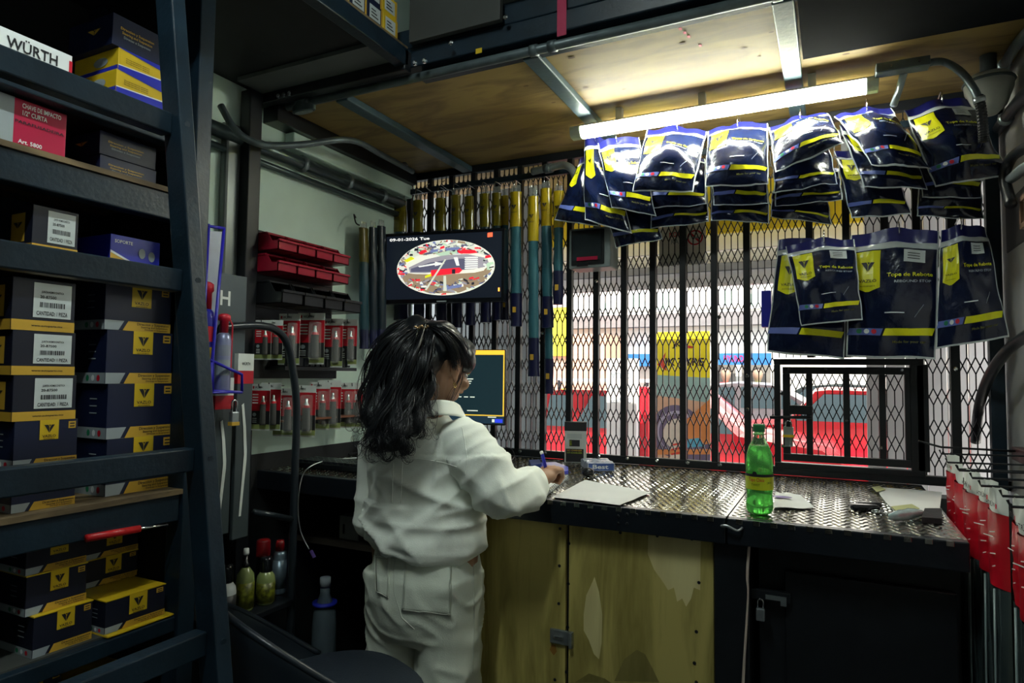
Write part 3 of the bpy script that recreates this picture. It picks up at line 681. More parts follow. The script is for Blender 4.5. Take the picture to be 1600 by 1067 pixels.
def clipE(u, v):
    r = math.hypot(u, v); return (u/r*.985, v/r*.985) if r > .985 else (u, v)
def pp(pts, m, z=.003): pic.add([E(*clipE(*p), z) for p in pts], [tuple(range(len(pts)))], m)
pp([(-.97, -.1), (-.6, -.2), (0, -.25), (.6, -.22), (.95, -.1), (.8, -.6), (.3, -.92), (-.3, -.92), (-.8, -.58)], 9, .0022)
pp([(-.9, .25), (-.5, .5), (0, .62), (.5, .6), (.9, .3), (.75, .62), (.3, .93), (-.3, .93), (-.75, .62)], 5, .0022)
pp([(-.75, .05), (-.4, .32), (0, .45), (.45, .45), (.85, .28), (.9, 0), (.6, -.1), (.1, -.12), (-.4, -.18), (-.72, -.15)], 2)
pp([(-.7, -.0), (-.3, .2), (.2, .3), (.42, .3), (.42, -.1), (-.3, -.14), (-.7, -.12)], 1, .0034)
pp([(-.55, .08), (-.2, .17), (-.2, .22), (.0, .14), (-.2, .06), (-.2, .11), (-.52, .04)], 7, .004)
pp([(.18, .35), (.26, .35), (.30, .05), (.24, .05)], 7, .004)
for k in range(6): pp([(.40, .34-.075*k), (.66, .34-.075*k), (.67, .30-.075*k), (.41, .30-.075*k)], 7, .004)
pp([(-.28, -.08), (.3, -.02), (.36, -.12), (.3, -.22), (-.28, -.30)], 3, .0042)
pp([(.15, -.08), (.22, -.07), (.22, -.24), (.15, -.24)], 6, .0046)
pp([(.25, .56), (.4, .62), (.6, .58), (.66, .48), (.5, .46), (.3, .48)], 3, .0042)
pp([(-.2, .5), (.1, .62), (.1, .45), (-.1, .42)], 10, .004)
pp([(0, .70), (.3, .72), (.28, .62), (.02, .60)], 8, .0042)
pp([(-.55, .58), (-.4, .68), (-.36, .6), (-.5, .5)], 3, .0042); pp([(-.85, .3), (-.7, .45), (-.62, .36), (-.78, .24)], 4, .0042)
pp([(-.4, -.28), (-.27, -.2), (-.27, -.3), (-.4, -.36)], 4, .0042)
pp([(.05, -.8), (.35, -.72), (.36, -.62), (.08, -.68)], 8, .0042)
pp([(-.02, -.3), (.03, -.3), (.05, -.85), (-.02, -.85)], 5, .0044); pp([(.0, .3), (.03, .28), (-.36, -.8), (-.40, -.78)], 5, .0044)
for k in range(420):
    an = rs.uniform(0, 6.283); r = rs.uniform(.5, .98)
    if -.4 < math.sin(an)*r < .5 and abs(math.cos(an)*r) < .8: continue
    u, v = math.cos(an)*r, math.sin(an)*r; du, dv = rs.uniform(.02, .085), rs.uniform(.014, .05); sl = rs.uniform(-.05, .05)
    pp([(u-du, v-dv-sl), (u+du, v-dv+sl), (u+du*.8, v+dv+sl), (u-du*.9, v+dv-sl)], rs.choice([6, 6, 1, 1, 9, 9, 5, 7, 10, 3, 8, 2]), .0030+.0007*k/420)
pic.build('camera_picture', em_, tv)
tx = B(); fnT = lambda x, y: T(x, y, .005)
write(tx, '09-01-2026 Tue', fnT, .22, .905, .055, .34, 0); tx.build('screen_lettering', emitmat('screen_white', (.75, .75, .72), 1.0), tv)
B().add([T(.865, .88, .005), T(.905, .885, .005), T(.905, .945, .005), T(.865, .94, .005)], [(0, 1, 2, 3)]).build('record_icon', emitmat('screen_orange', (.9, .12, .05), 1.0), tv)
B().add([T(.955, .14, .006), T(.967, .14, .006), T(.967, .19, .006), T(.955, .19, .006)], [(0, 1, 2, 3)]).build('power_light', emitmat('led_amber', (1.0, .35, .05), 1.6), tv)
B().bb(W*.46, W*.54, .004, .010, .004, .006, M=TVM).build('maker_mark', PRGRY, tv)
B().bb(W*.40, W*.60, Hh*.3, Hh*.7, -.11, -.04, M=TVM).build('wall_bracket', BLACK, tv)
B().bar(TVM @ Vector((W*.5, Hh*.5, -.10)), Vector(((TVM @ Vector((W*.5, 0, 0))).x, YM-.02, zb+Hh*.5)), .03, .03).build('bracket_arm', BLACK, tv)
# ================================================================ MONITOR on the counter
a = PY(690, 552, 2.32); mw = .36
bR = PY(790, 546, 2.37); ax = Vector((bR.x-a.x, bR.y-a.y, 0)).normalized(); nv = Vector((ax.y, -ax.x, 0))
zt, zbm = bR.z, PY(788, 665, 2.37).z; o = Vector((bR.x, bR.y, zbm))-ax*mw; mh = zt-zbm
MM = frame(o, ax, Vector((0, 0, 1)), nv)
mo = empty('monitor', Vector((o.x, o.y, ZC))+ax*(mw/2), 'computer monitor with yellow bordered dark screen on the counter', 'monitor')
B().bb(0, mw, 0, mh, -.025, 0, M=MM).build('case', GB_, mo, bev=.003)
B().bb(mw*.44, mw*.56, ZC+.012-zbm, mh*.4, -.05, -.026, M=MM).build('stand_neck', GB_, mo, bev=.003)
B().bb(mw*.3, mw*.7, ZC+.0-zbm+.0018, ZC+.012-zbm, -.12, .06, M=MM).build('stand_foot', GB_, mo, bev=.003)
def Q(x, y, z): return MM @ Vector((x*mw, y*mh, z))
def rect(b, x0, x1, y0, y1, z, m=0): b.add([Q(x0, y0, z), Q(x1, y0, z), Q(x1, y1, z), Q(x0, y1, z)], [(0, 1, 2, 3)], m)
sb = B(); rect(sb, .01, .99, .12, .99, .0005, 0); rect(sb, .01, .975, .135, .93, .001, 1); rect(sb, .01, .99, .02, .12, .0005, 2); rect(sb, .01, .99, .93, .985, .0012, 3)
for (x0, x1, y, m) in ((.5, .62, .60, 4), (.48, .6, .57, 4), (.52, .59, .54, 4), (.42, .52, .50, 4), (.42, .48, .36, 4), (.51, .56, .36, 4), (.585, .64, .36, 4), (.55, .68, .18, 4), (.80, .90, .10, 4)): rect(sb, x0, x1, y, y+.012, .0016, m)
rect(sb, .885, .975, .035, .085, .0012, 5); rect(sb, .85, .88, .04, .08, .0012, 4); rect(sb, .48, .57, .66, .72, .0016, 6)
sb.build('screen', [emitmat('screen_amber', (.75, .48, .05), .7), emitmat('screen_slate', (.006, .016, .020), 1), emitmat('screen_bar', (.008, .02, .032), 1), emitmat('screen_yellow', (.85, .50, .04), .8), emitmat('screen_text', (.6, .65, .55), .8), emitmat('screen_blue', (.02, .04, .5), 1), emitmat('screen_green', (.25, .5, .2), .8)], mo)
# ================================================================ METER BOX on the grille
q0 = PY(888, 372, 2.58); q1 = PY(957, 418, 2.58)
mb = empty('meter_box', (q0.x, 2.6, q1.z), 'grey electrical breaker box mounted on the grille under the bags', 'breaker box')
GREYB = mat('grey_box_paint', (.26, .31, .31), .45, var=.15)
x0, x1, z0, z1 = q0.x+.015, q1.x, q1.z, q0.z+.03
B().bb(x0, x1, 2.55, YM-.018, z0, z1).build('case', GREYB, mb, bev=.005)
B().bb(x0+.012, x1-.025, 2.542, 2.55, z0+.012, z1-.01).build('window_frame', BLACK, mb, bev=.004)
B().bb(x0+.024, x1-.035, 2.538, 2.542, z0+.03, z1-.03).build('window', mat('smoky_window', (.03, .04, .045), .08), mb)
B().bb(x0+.04, x0+.09, 2.532, 2.542, z0+.006, z0+.022).build('catch', BLACK, mb, bev=.003)
B().bb(x0+.04, x1-.05, 2.536, 2.538, z0+.03, z0+.045).build('warning_label', REDC, mb)
# conduit bend above the shocks
p = [PY(860, 262, 2.58), PY(880, 258, 2.56), PY(893, 264, 2.54), PY(900, 280, 2.54), PY(905, 310, 2.56)]
cb_ = B().tube(spline([PY(832, 268, 2.60)]+p, 5), .016, 12).build('conduit_bend', CONDUIT, smooth=True); tag(cb_, 'curved grey conduit bend above the yellow sleeves', 'conduit')
B().tube([PY(852, 264, 2.59), PY(862, 262, 2.58)], .021, 12).build('collar', GREYPIPE, cb_, smooth=True)
# paper sign and blue box on the grille
q0 = PY(1030, 350, YM+.03); q1 = PY(1103, 412, YM+.03)
sg = B().bb(q0.x, q1.x, YM+.028, YM+.031, q1.z, q0.z).build('paper_sign', mat('sign_paper', (.72, .70, .66), .7)); tag(sg, 'white paper sign with red prohibition circle behind the grille', 'sign')
b = B(); cq = PY(1086, 371, YM+.027); fnS = lambda x, y: Vector((cq.x+x, YM+.0265, cq.z+y))
R1 = .032
for k in range(24):
    a0, a1 = k*math.pi/12, (k+1)*math.pi/12
    b.add([fnS(R1*math.cos(a0), R1*math.sin(a0)), fnS(R1*math.cos(a1), R1*math.sin(a1)), fnS(.8*R1*math.cos(a1), .8*R1*math.sin(a1)), fnS(.8*R1*math.cos(a0), .8*R1*math.sin(a0))], [(0, 1, 2, 3)])
b.add([fnS(-.024, .018), fnS(-.018, .024), fnS(.024, -.018), fnS(.018, -.024)], [(0, 1, 2, 3)])
b.build('prohibition_circle', PRRED, sg)
b = B(); write(b, 'NO FU', lambda x, y: fnS(x-.075, y+.018), 0, 0, .030, .06, 0); write(b, 'RA U', lambda x, y: fnS(x-.07, y-.012), 0, 0, .028, .055, 1)
b.bb(cq.x-.012, cq.x+.014, YM+.0262, YM+.0266, cq.z-.004, cq.z+.004, 1); b.build('lettering', [PRRED, PRGRY], sg)
q0 = PY(1190, 455, YM-.04); q1 = PY(1206, 511, YM-.04)
bx = B().bb(q0.x, q1.x, YM-.06, YM-.018, q1.z, q0.z).build('blue_holder', mat('blue_plastic', (.015, .02, .42), .35), bev=.003); tag(bx, 'small blue plastic box fixed to the grille left of the lower bags', 'box')
# ================================================================ THINGS ON THE COUNTER
PAPER = mat('white_paper', (.62, .63, .62), .7, var=.04)
def sheet(px, z, name, label, m=PAPER, lift=.004, seed=1, dz=.0):
    pts = [PZ(x, y, ZC) for x, y in px]
    def g(u, v):
        p = pts[0].lerp(pts[1], u).lerp(pts[3].lerp(pts[2], u), v)
        return Vector((p.x, p.y, z+.0015+lift*(.5+.5*noise.noise(Vector((u*2.5+seed, v*2.5, seed))))))
    b = B(); b.grid(g, 10, 10); n = len(b.v); b.grid(lambda u, v: g(1-u, v)-Vector((0, 0, .0006)), 10, 10)
    return tag(b.build(name, m, smooth=True), label, 'paper')
ZT = ZC+.0018
sheet([(915, 752), (1018, 772), (968, 792), (862, 779)], ZT, 'paper_sheet', 'loose white paper sheet beside the notebook on the counter', seed=2)
sheet([(1212, 772), (1250, 778), (1272, 797), (1208, 798)], ZT, 'receipt', 'crumpled white receipt beside the green soda bottle', lift=.012, seed=5)
q = PZ(1222, 785, ZC); 
b = B(); b.add([(q.x+.028*math.cos(a), q.y+.018*math.sin(a), ZT+.0145) for a in [i*math.pi/6 for i in range(12)]], [tuple(range(12))]); tag(b.build('purple_stamp_card', mat('lilac_card', (.22, .17, .36), .6)), 'small lilac card lying on the crumpled receipt', 'card')
sheet([(1365, 763), (1472, 771), (1468, 802), (1395, 800)], ZT, 'paper_sheet', 'pale paper sheet by the wall under the keys and pouch', seed=9)
# small box with charger
def qbox(c, w_, d_, h_, rz, name, mats, label, cat, bev=.002):
    o = empty(name, c, label, cat); return o
q = PZ(902, 718, ZC); th = math.radians(18); axb = Vector((math.cos(th), math.sin(th), 0)); nvb = Vector((axb.y, -axb.x, 0))
tb_l = PZ(882, 723, ZC); tb_r = PZ(925, 725, ZC); wB = (tb_r-tb_l).length*.78; hB = .168
BM = frame(Vector((tb_l.x, tb_l.y, ZT)), axb, Vector((0, 0, 1)), nvb)
bxo = empty('charger_box', BM @ Vector((wB/2, 0, -.02)), 'black topped white retail box standing on the counter by the grille', 'box')
tilt = Matrix.Rotation(0, 4, 'X')
B().bb(0, wB, 0, hB*.78, -.045, 0, M=BM).build('body', mat('white_card_box', (.55, .58, .55), .5), bxo, bev=.001)
B().bb(-.001, wB+.001, hB*.78, hB, -.046, .001, M=BM).build('lid', PRBLK, bxo, bev=.001)
b = B()
def rB(x0, x1, y0, y1, m): b.add([BM @ Vector((x*wB, y*hB, .0012)) for x, y in ((x0, y0), (x1, y0), (x1, y1), (x0, y1))], [(0, 1, 2, 3)], m)
rB(.06, .88, .02, .34, 0); rB(.22, .70, .40, .56, 0)
for k in range(4): rB(.1, .8, .60+.03*k, .612+.03*k, 1)
fB = lambda x, y: BM @ Vector((x*wB, y*hB, .002))
write(b, 'QC CHARGER', fB, .46, .30, .05, .7, 2); write(b, 'HT-CHARGER', fB, .46, .24, .05, .7, 3); rB(.24, .34, .42, .54, 3)
b.build('print', [PRBLK, PRGRY, YELM, mat('print_green', (.3, .4, .02), .5)], bxo)
# cigarette-like bundle of printed packets
q = PZ(945, 737, ZC); th = math.radians(30)
pb = empty('packet_bundle', (q.x, q.y, ZT), 'bundle of blue and white film wrapped packets on the counter', 'packet')
PM = frame((q.x-.055, q.y-.04, ZT), (math.cos(th), math.sin(th), 0), (-math.sin(th), math.cos(th), 0), (0, 0, 1))
bw = mat('blue_white_wrap', (.42, .46, .56), .2, var=.3, vs=40, coat=.6)
for k in range(6):
    B().bb(0, .105, .026*k, .026*k+.024, 0, .032+.003*math.sin(k*2.1), M=PM).build('packet', bw, pb, bev=.004)
b = B(); b.bb(.004, .10, -.0012, -.0004, .004, .030, m=0, M=PM)
write(b, 'Best', lambda x, y: PM @ Vector((x, -.0018, y)), .048, .017, .022, .06, 1); b.build('front_print', [mat('packet_blue', (.05, .10, .32), .3), PRWHT], pb)
# mouse-like dark cube, phone, notebook, cables, pen (pen with the person)
q = PZ(919, 745, ZC)
b = B(); b.lathe([(.012, 0), (.021, .004), (.023, .014), (.020, .024), (.010, .030), (.001, .031)], 16, (q.x, q.y, ZT)); tag(b.build('mouse', GB_, smooth=True), 'small shiny black rounded mouse on the counter', 'mouse')
nb_ = [PZ(x, y, ZC) for x, y in ((790, 742), (868, 744), (887, 752), (853, 776), (790, 772))]
z0 = ZT
def slab(pts, z0, z1, name, m, par=None):
    n = len(pts); b = B(); b.add([(p.x, p.y, z0) for p in pts]+[(p.x, p.y, z1) for p in pts], [tuple(range(n))[::-1], tuple(range(n, 2*n))]+[(i, (i+1) % n, n+(i+1) % n, n+i) for i in range(n)])
    return b.build(name, m, par)
nbk = empty('notebook', nb_[1], 'open spiral notebook under the writing hand', 'notebook')
slab([PZ(*p, ZC) for p in ((805, 738), (887, 748), (854, 776), (772, 764))], z0, z0+.011, 'pages', PAPER, nbk)
a0, a1 = PZ(854, 776, ZC), PZ(887, 748, ZC)
for k in range(16):
    p = a0.lerp(a1, (k+.5)/16); B().tube(arc((p.x, p.y, z0+.007), (1, -.3, 0), (0, 0, 1), .0075, 0, 6.28, 8), .0011, 5, cap=False).build('spiral_ring', ZINC, nbk)
bl = slab([PZ(*p, ZC) for p in ((843, 728), (868, 727), (888, 735), (888, 741), (862, 746), (846, 742))], z0, z0+.012, 'blue_pad', BLUEP); tag(bl, 'flat blue pad lying behind the notebook', 'pad')
bl = slab([PZ(*p, ZC) for p in ((826, 727), (843, 726), (846, 733), (830, 736))], z0, z0+.02, 'blue_tray', mat('dark_blue_plastic', (.02, .04, .16), .35)); tag(bl, 'dark blue plastic tray behind the notebook', 'tray')
for k, pts in enumerate((((775, 700), (790, 720), (800, 735), (820, 733), (850, 728)), ((765, 690), (780, 715), (770, 730), (785, 742)), ((905, 690), (903, 706), (890, 716), (870, 722), (840, 722)), ((790, 705), (800, 708), (803, 716), (790, 725), (770, 722)), ((756, 706), (775, 740), (800, 738), (835, 742)))):
    w_ = [PZ(x, max(y, 716), ZC)+Vector((0, 0, .004+(max(0, 716-y))*.004)) for x, y in pts]
    for v_ in w_: v_.y = min(v_.y, YM-.03)
    tag(B().tube(spline(w_, 6), .0022, 6).build('black_cable', BLACK, smooth=True), 'thin black cable tangled on the counter behind the notebook, %s strand' % ORD[k], 'cable', 'black cables on the counter')
# soda bottle
q = PZ(1187, 803, ZC); bot = empty('soda_bottle', (q.x, q.y, ZT), 'green soda bottle with yellow label standing on the counter', 'bottle')
k = .235/.235
GREENL = mat('green_soda', (.30, 1.0, .24), .08, var=0, trans=.7, ior=1.33); PET = mat('clear_pet', (.55, .95, .55), .05, var=0, trans=.92, ior=1.15)
s_ = .97; 
prof = [(.020, .0), (.030, .003), (.0345, .012), (.0355, .03), (.033, .055), (.0345, .062), (.0352, .085), (.0345, .108), (.0352, .118), (.0355, .135), (.033, .160), (.027, .182), (.018, .200), (.0135, .210), (.0130, .222)]
b = B(); b.lathe([(r*s_, z*s_) for r, z in prof], 32, (q.x, q.y, ZT)); b.build('bottle_shell', PET, bot, smooth=True)
lv = [(r*.965*s_, (z+.0015)*s_) for r, z in prof if z < .183]; b = B(); b.lathe(lv, 32, (q.x, q.y, ZT)); b.build('soda', GREENL, bot, smooth=True)
b = B()
LR = .0362*s_
def lab(a, z, l=0): return Vector((q.x+(LR+.0004*l)*math.cos(a), q.y+(LR+.0004*l)*math.sin(a), ZT+z))
b.grid(lambda u, v: lab(u*6.283, (.068+.042*v)*s_), 36, 1, 0); b.grid(lambda u, v: lab(u*6.283, (.103+.007*v)*s_, 1), 36, 1, 1)
ac = math.atan2(-q.y, -q.x)
fL = lambda x, y: lab(ac+x/LR, y, 2)
write(b, 'Topo Chico', fL, -.008, .092, .013, .040, 2); write(b, 'TWIST', fL, -.010, .079, .008, .022, 3); write(b, 'LIMON', fL, .026, .085, .008, .014, 3)
b.grid(lambda u, v: fL(-.012+.006*math.cos(v*6.283)*u, .108+.006*math.sin(v*6.283)*u), 1, 10, 1)
b.build('label_sleeve', [mat('bottle_label_yellow', (.55, .62, .02), .35), PRBLK, PRRED, mat('bottle_label_olive', (.12, .2, .01), .5)], bot)
b = B(); 
cp = []
for i in range(32): cp.append((.0158 if i % 2 else .0150))
b.lathe([(.0150, .216), (.0155, .217), (.0155, .232), (.0148, .236), (.008, .2365)], 32, (q.x, q.y, ZT)); b.build('cap', mat('dark_green_cap', (.012, .16, .05), .4), bot, smooth=True)
b = B(); b.lathe([(.0165, .208), (.0165, .211)], 24, (q.x, q.y, ZT)); b.build('neck_ring', PET, bot, smooth=True)
# keys, wallet, wrapped pouch
q = PZ(1358, 800, ZC); ks = empty('key_bunch', (q.x, q.y, ZT), 'bunch of car keys with black fob on the counter', 'keys')
KM = frame((q.x, q.y, ZT), (.96, .28, 0), (-.28, .96, 0), (0, 0, 1))
B().bb(-.045, .03, .0, .035, 0, .016, M=KM).build('fob', GB_, ks, bev=.006)
B().bb(-.02, .045, .03, .055, .004, .018, M=KM).build('fob', GB_, ks, bev=.006)
for k in range(3):
    c = KM @ Vector((.01+.022*k, -.018-.004*k, .005)); B().tube(arc(c, (1, 0, .1), (0, 1, .1), .010, 0, 6.28, 14), .0014, 6, cap=False).build('ring', CHROME, ks, smooth=True)
    B().bar(c+Vector((.006, -.004, 0)), c+Vector((.035, -.02-.006*k, -.003)), .007, .002).build('key', CHROME, ks)
q = PZ(1412, 808, ZC)
b = B(); c0, c1_ = PZ(1388, 818, ZC), PZ(1442, 812, ZC); ax_ = (c1_-c0); 
def g(u, v):
    an = 2*math.pi*v; t = u; r = .017*(math.sin(math.pi*min(max(t, .03), .97))**.35); wv = .0025*noise.noise(Vector((u*6, v*4, 1)))
    p = c0.lerp(c1_, t); return Vector((p.x, p.y, ZT+.016))+Vector((0, 1, 0))*math.cos(an)*(r*1.3+wv)+Vector((0, 0, 1))*math.sin(an)*(r*.85+wv)
b.grid(g, 14, 14); tag(b.build('wrapped_pouch', mat('pale_blue_film', (.28, .40, .42), .15, var=.25, vs=30, trans=.25, coat=.5, bump=.3), smooth=True), 'pale blue film wrapped pouch beside the keys', 'pouch')
q = PZ(1418, 798, ZC); b = B(); tag(slab([PZ(*p, ZC) for p in ((1392, 797), (1425, 793), (1437, 800), (1402, 805))], ZT+.0065, ZT+.0085, 'olive_card', mat('olive_card', (.35, .36, .16), .6)), 'small olive card lying on the pale paper sheet', 'card')
sl = slab([PZ(*p, ZC) for p in ((1362, 765), (1374, 763), (1384, 769), (1370, 773))], ZT+.0062, ZT+.0072, 'yellow_stamp', MT['olive_card']); tag(sl, 'small yellowish tag at the corner of the pale paper sheet', 'tag')
tag(slab([PZ(*p, ZC) for p in ((1445, 803), (1472, 803), (1472, 820), (1440, 818))], ZT, ZT+.014, 'wallet', mat('black_leather', (.01, .01, .012), .5, bump=.2), None), 'flat black wallet at the right end of the counter', 'wallet')
# ================================================================ LEFT RACK
XF = -1.47                                     # front plane of the rack
rk = empty('shelf_rack', (-1.69, .6, 0), 'blue black steel shelving rack along the left wall', 'shelf rack')
yE = 1.125
for (x, y) in ((XF, yE), (XL+.03, yE), (XF, -.55), (XL+.03, -.55)):
    B().bb(x-.03, x+.03, y-.022, y+.022, 0, 2.40).build('post', STEEL, rk, bev=.003)
B().bb(XL+.002, XL+.008, -.55, yE, 0, 2.40).build('back_shade_panel', mat('rack_shade_black', (.006, .007, .008), .8), rk)  # added back and end sheets, black to give shade behind the boxes
B().bb(XL+.06, XF-.03, yE-.004, yE+.002, 0, 2.40).build('end_shade_panel', MT['rack_shade_black'], rk)
zs = {}
def shelf(zt, board=True, name='shelf'):
    fh = .065 if board else .04
    B().bb(XF-.02, XF+.022, -.52, yE-.026, zt-fh-(.012 if board else 0), zt-(.012 if board else .004)).build('front_rail', STEEL, rk, bev=.003)
    B().bb(XL+.01, XL+.05, -.52, yE-.026, zt-fh, zt-.012).build('rear_rail', STEEL, rk)
    B().bb(XL+.012, XF+(.028 if board else .0), -.55, yE-.005, zt-.012, zt).build('shelf_board', OLDWOOD if board else DARK, rk)
zA = PX(120, 257, XF).z; zB = PX(130, 786, XF).z; zC_ = PX(180, 172, XF).z; zD = PX(120, 404, XF).z; zE = PX(130, 1005, XF).z
for z, bd in ((zA, 1), (zB, 1), (zC_, 0), (zD, 0), (zE, 0), (.18, 1)): shelf(z, bd)
# ---- cartons
def carton(x0, y0, x1, y1, style, label, dep=.17, X=None, z0=None, z1=None, back=0., group='cartons on the left rack', rz=0.):
    """front face spans pixels (x0,y0)-(x1,y1) on plane X; front faces +X"""
    X = X if X is not None else XF-.012-back
    ym = (y0+y1)/2
    Y0, Y1 = PX(x0, ym, X).y, PX(x1, ym, X).y
    xm = (x0+x1)/2
    zt = z1 if z1 is not None else PX(xm, y0, X).z; zb = z0 if z0 is not None else PX(xm, y1, X).z
    w_, h_ = Y1-Y0, zt-zb; cx, cy = X-dep/2, (Y0+Y1)/2
    st = dict(body=NAVY, lid=None, foot=None)
    if style in ('label', 'labely'): body = NAVYD
    body = {'shield': NAVY, 'label': NAVYD, 'lid': NAVYD, 'lines': NAVY, 'blueyel': YEL, 'white': PRWHT, 'red': REDC, 'photo': BLUEP}[style]
    o = B().bb(X-dep, X, Y0, Y1, zb+.0006, zt).build('carton', body, bev=.0012)
    tag(o, label, 'box', group)
    def fn(y, z, l=0): return Vector((X+.0009+.0005*l, Y0+y*w_, zb+z*h_))
    asp = w_/h_
    def side(y, z, l=0): return Vector((X-dep+y*dep, Y0-.0009-.0005*l, zb+z*h_))
    def rr(b, f, a0, a1, b0, b1, m): b.add([f(a0, b0), f(a1, b0), f(a1, b1), f(a0, b1)], [(0, 1, 2, 3)], m)
    if style in ('shield', 'lid'):
        b = B(); u0, u1 = .42, .42+.36*min(1.0, .105/w_*1.0) ; u0, u1 = .38, .38+.30
        vtop = 1.0; vb = max(.30, 1-(u1-u0)*asp*1.25)
        shield(b, fn, u0, u1, vb, vtop, 0, 1, 1, asp); b.build('shield_print', [YEL, PRBLK], o)
        b = B(); b.add([fn(.26, 0), fn(1, 0), fn(1, .20), fn(.34, .20)], [(0, 1, 2, 3)], 0); b.add([fn(0, 0), fn(.20, 0), fn(.28, .20), fn(0, .20)], [(0, 1, 2, 3)], 1)
        write(b, 'Direccion y Suspension', lambda x, y: fn(x, y, 1), .72, .15, .075, .50, 2); write(b, 'Steering and Suspension', lambda x, y: fn(x, y, 1), .74, .09, .055, .42, 2); write(b, 'Direcao e Suspensao', lambda x, y: fn(x, y, 1), .77, .04, .045, .36, 2)
        rr(b, side, 0, 1, 0, .20, 1)
        for k, mm in enumerate((3, 4, 5)): b.add([side(.62+.12*k+.035*math.cos(a), .10+.06*math.sin(a), 1) for a in [i*math.pi/5 for i in range(10)]], [tuple(range(10))], mm)
        b.build('band_print', [YELM, PRGRY, PRBLK, MT['green_print'], PRWHT, PRRED], o)
        b = B(); rr(b, fn, .84, .96, .80, .95, 0)
        for k in range(2): rr(b, lambda y, z, l=0: fn(y, z, 1), .86, .94, .83+.06*k, .855+.06*k, 1)
        for k in range(3): rr(b, side, .62, .78, .45+.13*k, .47+.13*k, 2)
        b.build('seal_print', [YELM, NAVYD, PRGRY], o)
        if style == 'lid':
            b = B().bb(X-dep-.001, X+.0015, Y0-.001, Y1+.001, zt, zt+.0022); b.build('lid', YEL, o)
    elif style == 'label':
        b = B(); rr(b, fn, 0, 1, 0, .2, 0); rr(b, side, 0, 1, 0, .2, 0)
        write(b, 'www.autoparts.mx', lambda x, y: fn(x, y, 1), .55, .1, .055, .5, 1); b.build('band_print', [YELM, PRBLK], o)
        b = B(); rr(b, fn, .32, .93, .26, .93, 0)
        lw = .6
        f1 = lambda x, y: fn(x, y, 1)
        write(b, 'LABEL 1 PZA' if False else 'CANTIDAD: 1 PIEZA', f1, .62, .34, .11, .50, 1)
        rnd = random.Random(int(x0*7+y0)); x = .42
        while x < .82:
            wv = rnd.choice((.008, .014, .02)); rr(b, f1_rect(fn), x, x+wv, .46, .56, 1); x += wv+rnd.choice((.008, .012))
        write(b, 'JUNTA HOMOCINETICA', f1, .62, .76, .06, .36, 1); write(b, '20-87500', f1, .55, .66, .08, .26, 1)
        b.build('paper_label', [LABELW, PRBLK], o)
        b = B(); b.add([side(.55, .25), side(.85, .25), side(.85, .85), side(.55, .85)], [(0, 1, 2, 3)], 0); vlogo(b, lambda x, y: side(x, y, 1), .70, .6, .2, 1, .8); b.build('side_print', [YELM, PRBLK], o)
    elif style == 'lines':
        b = B()
        for k in range(3): write(b, ('Direccion y Suspension', 'Steering and Suspension', 'Direcao e Suspensao')[k], lambda x, y: fn(x, y, 0), .45, .62-.13*k, .11, .62-.06*k, 0 if k < 2 else 1)
        vlogo(b, lambda x, y: side(x, y, 0), .6, .55, .3, 0, .7)
        b.build('lettering', [YELM, PRGRY], o)
    elif style == 'blueyel':
        b = B(); b.add([fn(0, 0, 0), fn(1, 0), fn(1, .30), fn(0, .18)], [(0, 1, 2, 3)], 0); b.add([fn(0, .18, 1), fn(1, .30, 1), fn(1, .36, 1), fn(0, .22, 1)], [(0, 1, 2, 3)], 1)
        b.add([fn(0, .98), fn(1, .75), fn(1, 1), fn(0, 1)], [(0, 1, 2, 3)], 0)
        rr(b, side, 0, 1, .0, .2, 0)
        for k in range(3): write(b, 'Suspension parts', lambda x, y: fn(x, y, 1), .4, .60-.09*k, .06, .5, 2)
        b.build('print', [BLUEP, PRWHT, PRBLK], o)
        b = B(); c = Vector((0, 0, 0)); b.add([side(.62+.16*math.cos(a), .5+.22*math.sin(a), 1) for a in [i*math.pi/6 for i in range(12)]], [tuple(range(12))]); b.build('side_picture', PRGRY, o)
    elif style == 'white':
        b = B(); f1 = lambda x, y: fn(x, y, 1); write(b, 'WÜRTH', f1, .60, .70, .36, .50, 0); rr(b, fn, .965, 1, 0, .85, 1); b.build('lettering', [PRBLK, PRRED], o)
    elif style == 'red':
        b = B(); f1 = lambda x, y: fn(x, y, 1); write(b, 'CHAVE DE IMPACTO', f1, .735, .88, .13, .40, 0); write(b, '1/2" CURTA', f1, .66, .74, .13, .25, 0); write(b, 'Art. 5800', f1, .63, .17, .11, .24, 0)
        rr(b, fn, 0, .46, 0, 1, 1); write(b, 'PARAFUSADEIRA', f1, .72, .55, .08, .5, 2); b.build('lettering', [PRWHT, PRGRY, PRBLK], o)
    elif style == 'photo':
        b = B(); b.add([fn(0, 0), fn(.75, 0), fn(0, .45)], [(0, 1, 2)], 0); b.add([fn(.75, 0, 1), fn(.82, 0, 1), fn(0, .52, 1), fn(0, .45, 1)], [(0, 1, 2, 3)], 1)
        for (u, v) in ((.62, .55), (.82, .5)): b.add([fn(u+.07*math.cos(a), v+.16*math.sin(a), 1) for a in [i*math.pi/6 for i in range(12)]], [tuple(range(12))], 2)
        write(b, 'SOPORTE', lambda x, y: fn(x, y, 1), .25, .8, .14, .35, 1); b.build('print', [YELM, PRWHT, PRGRY], o)
    return o
def f1_rect(fn): return lambda y, z, l=0: fn(y, z, 1)
mat('green_print', (.01, .18, .08), .4)
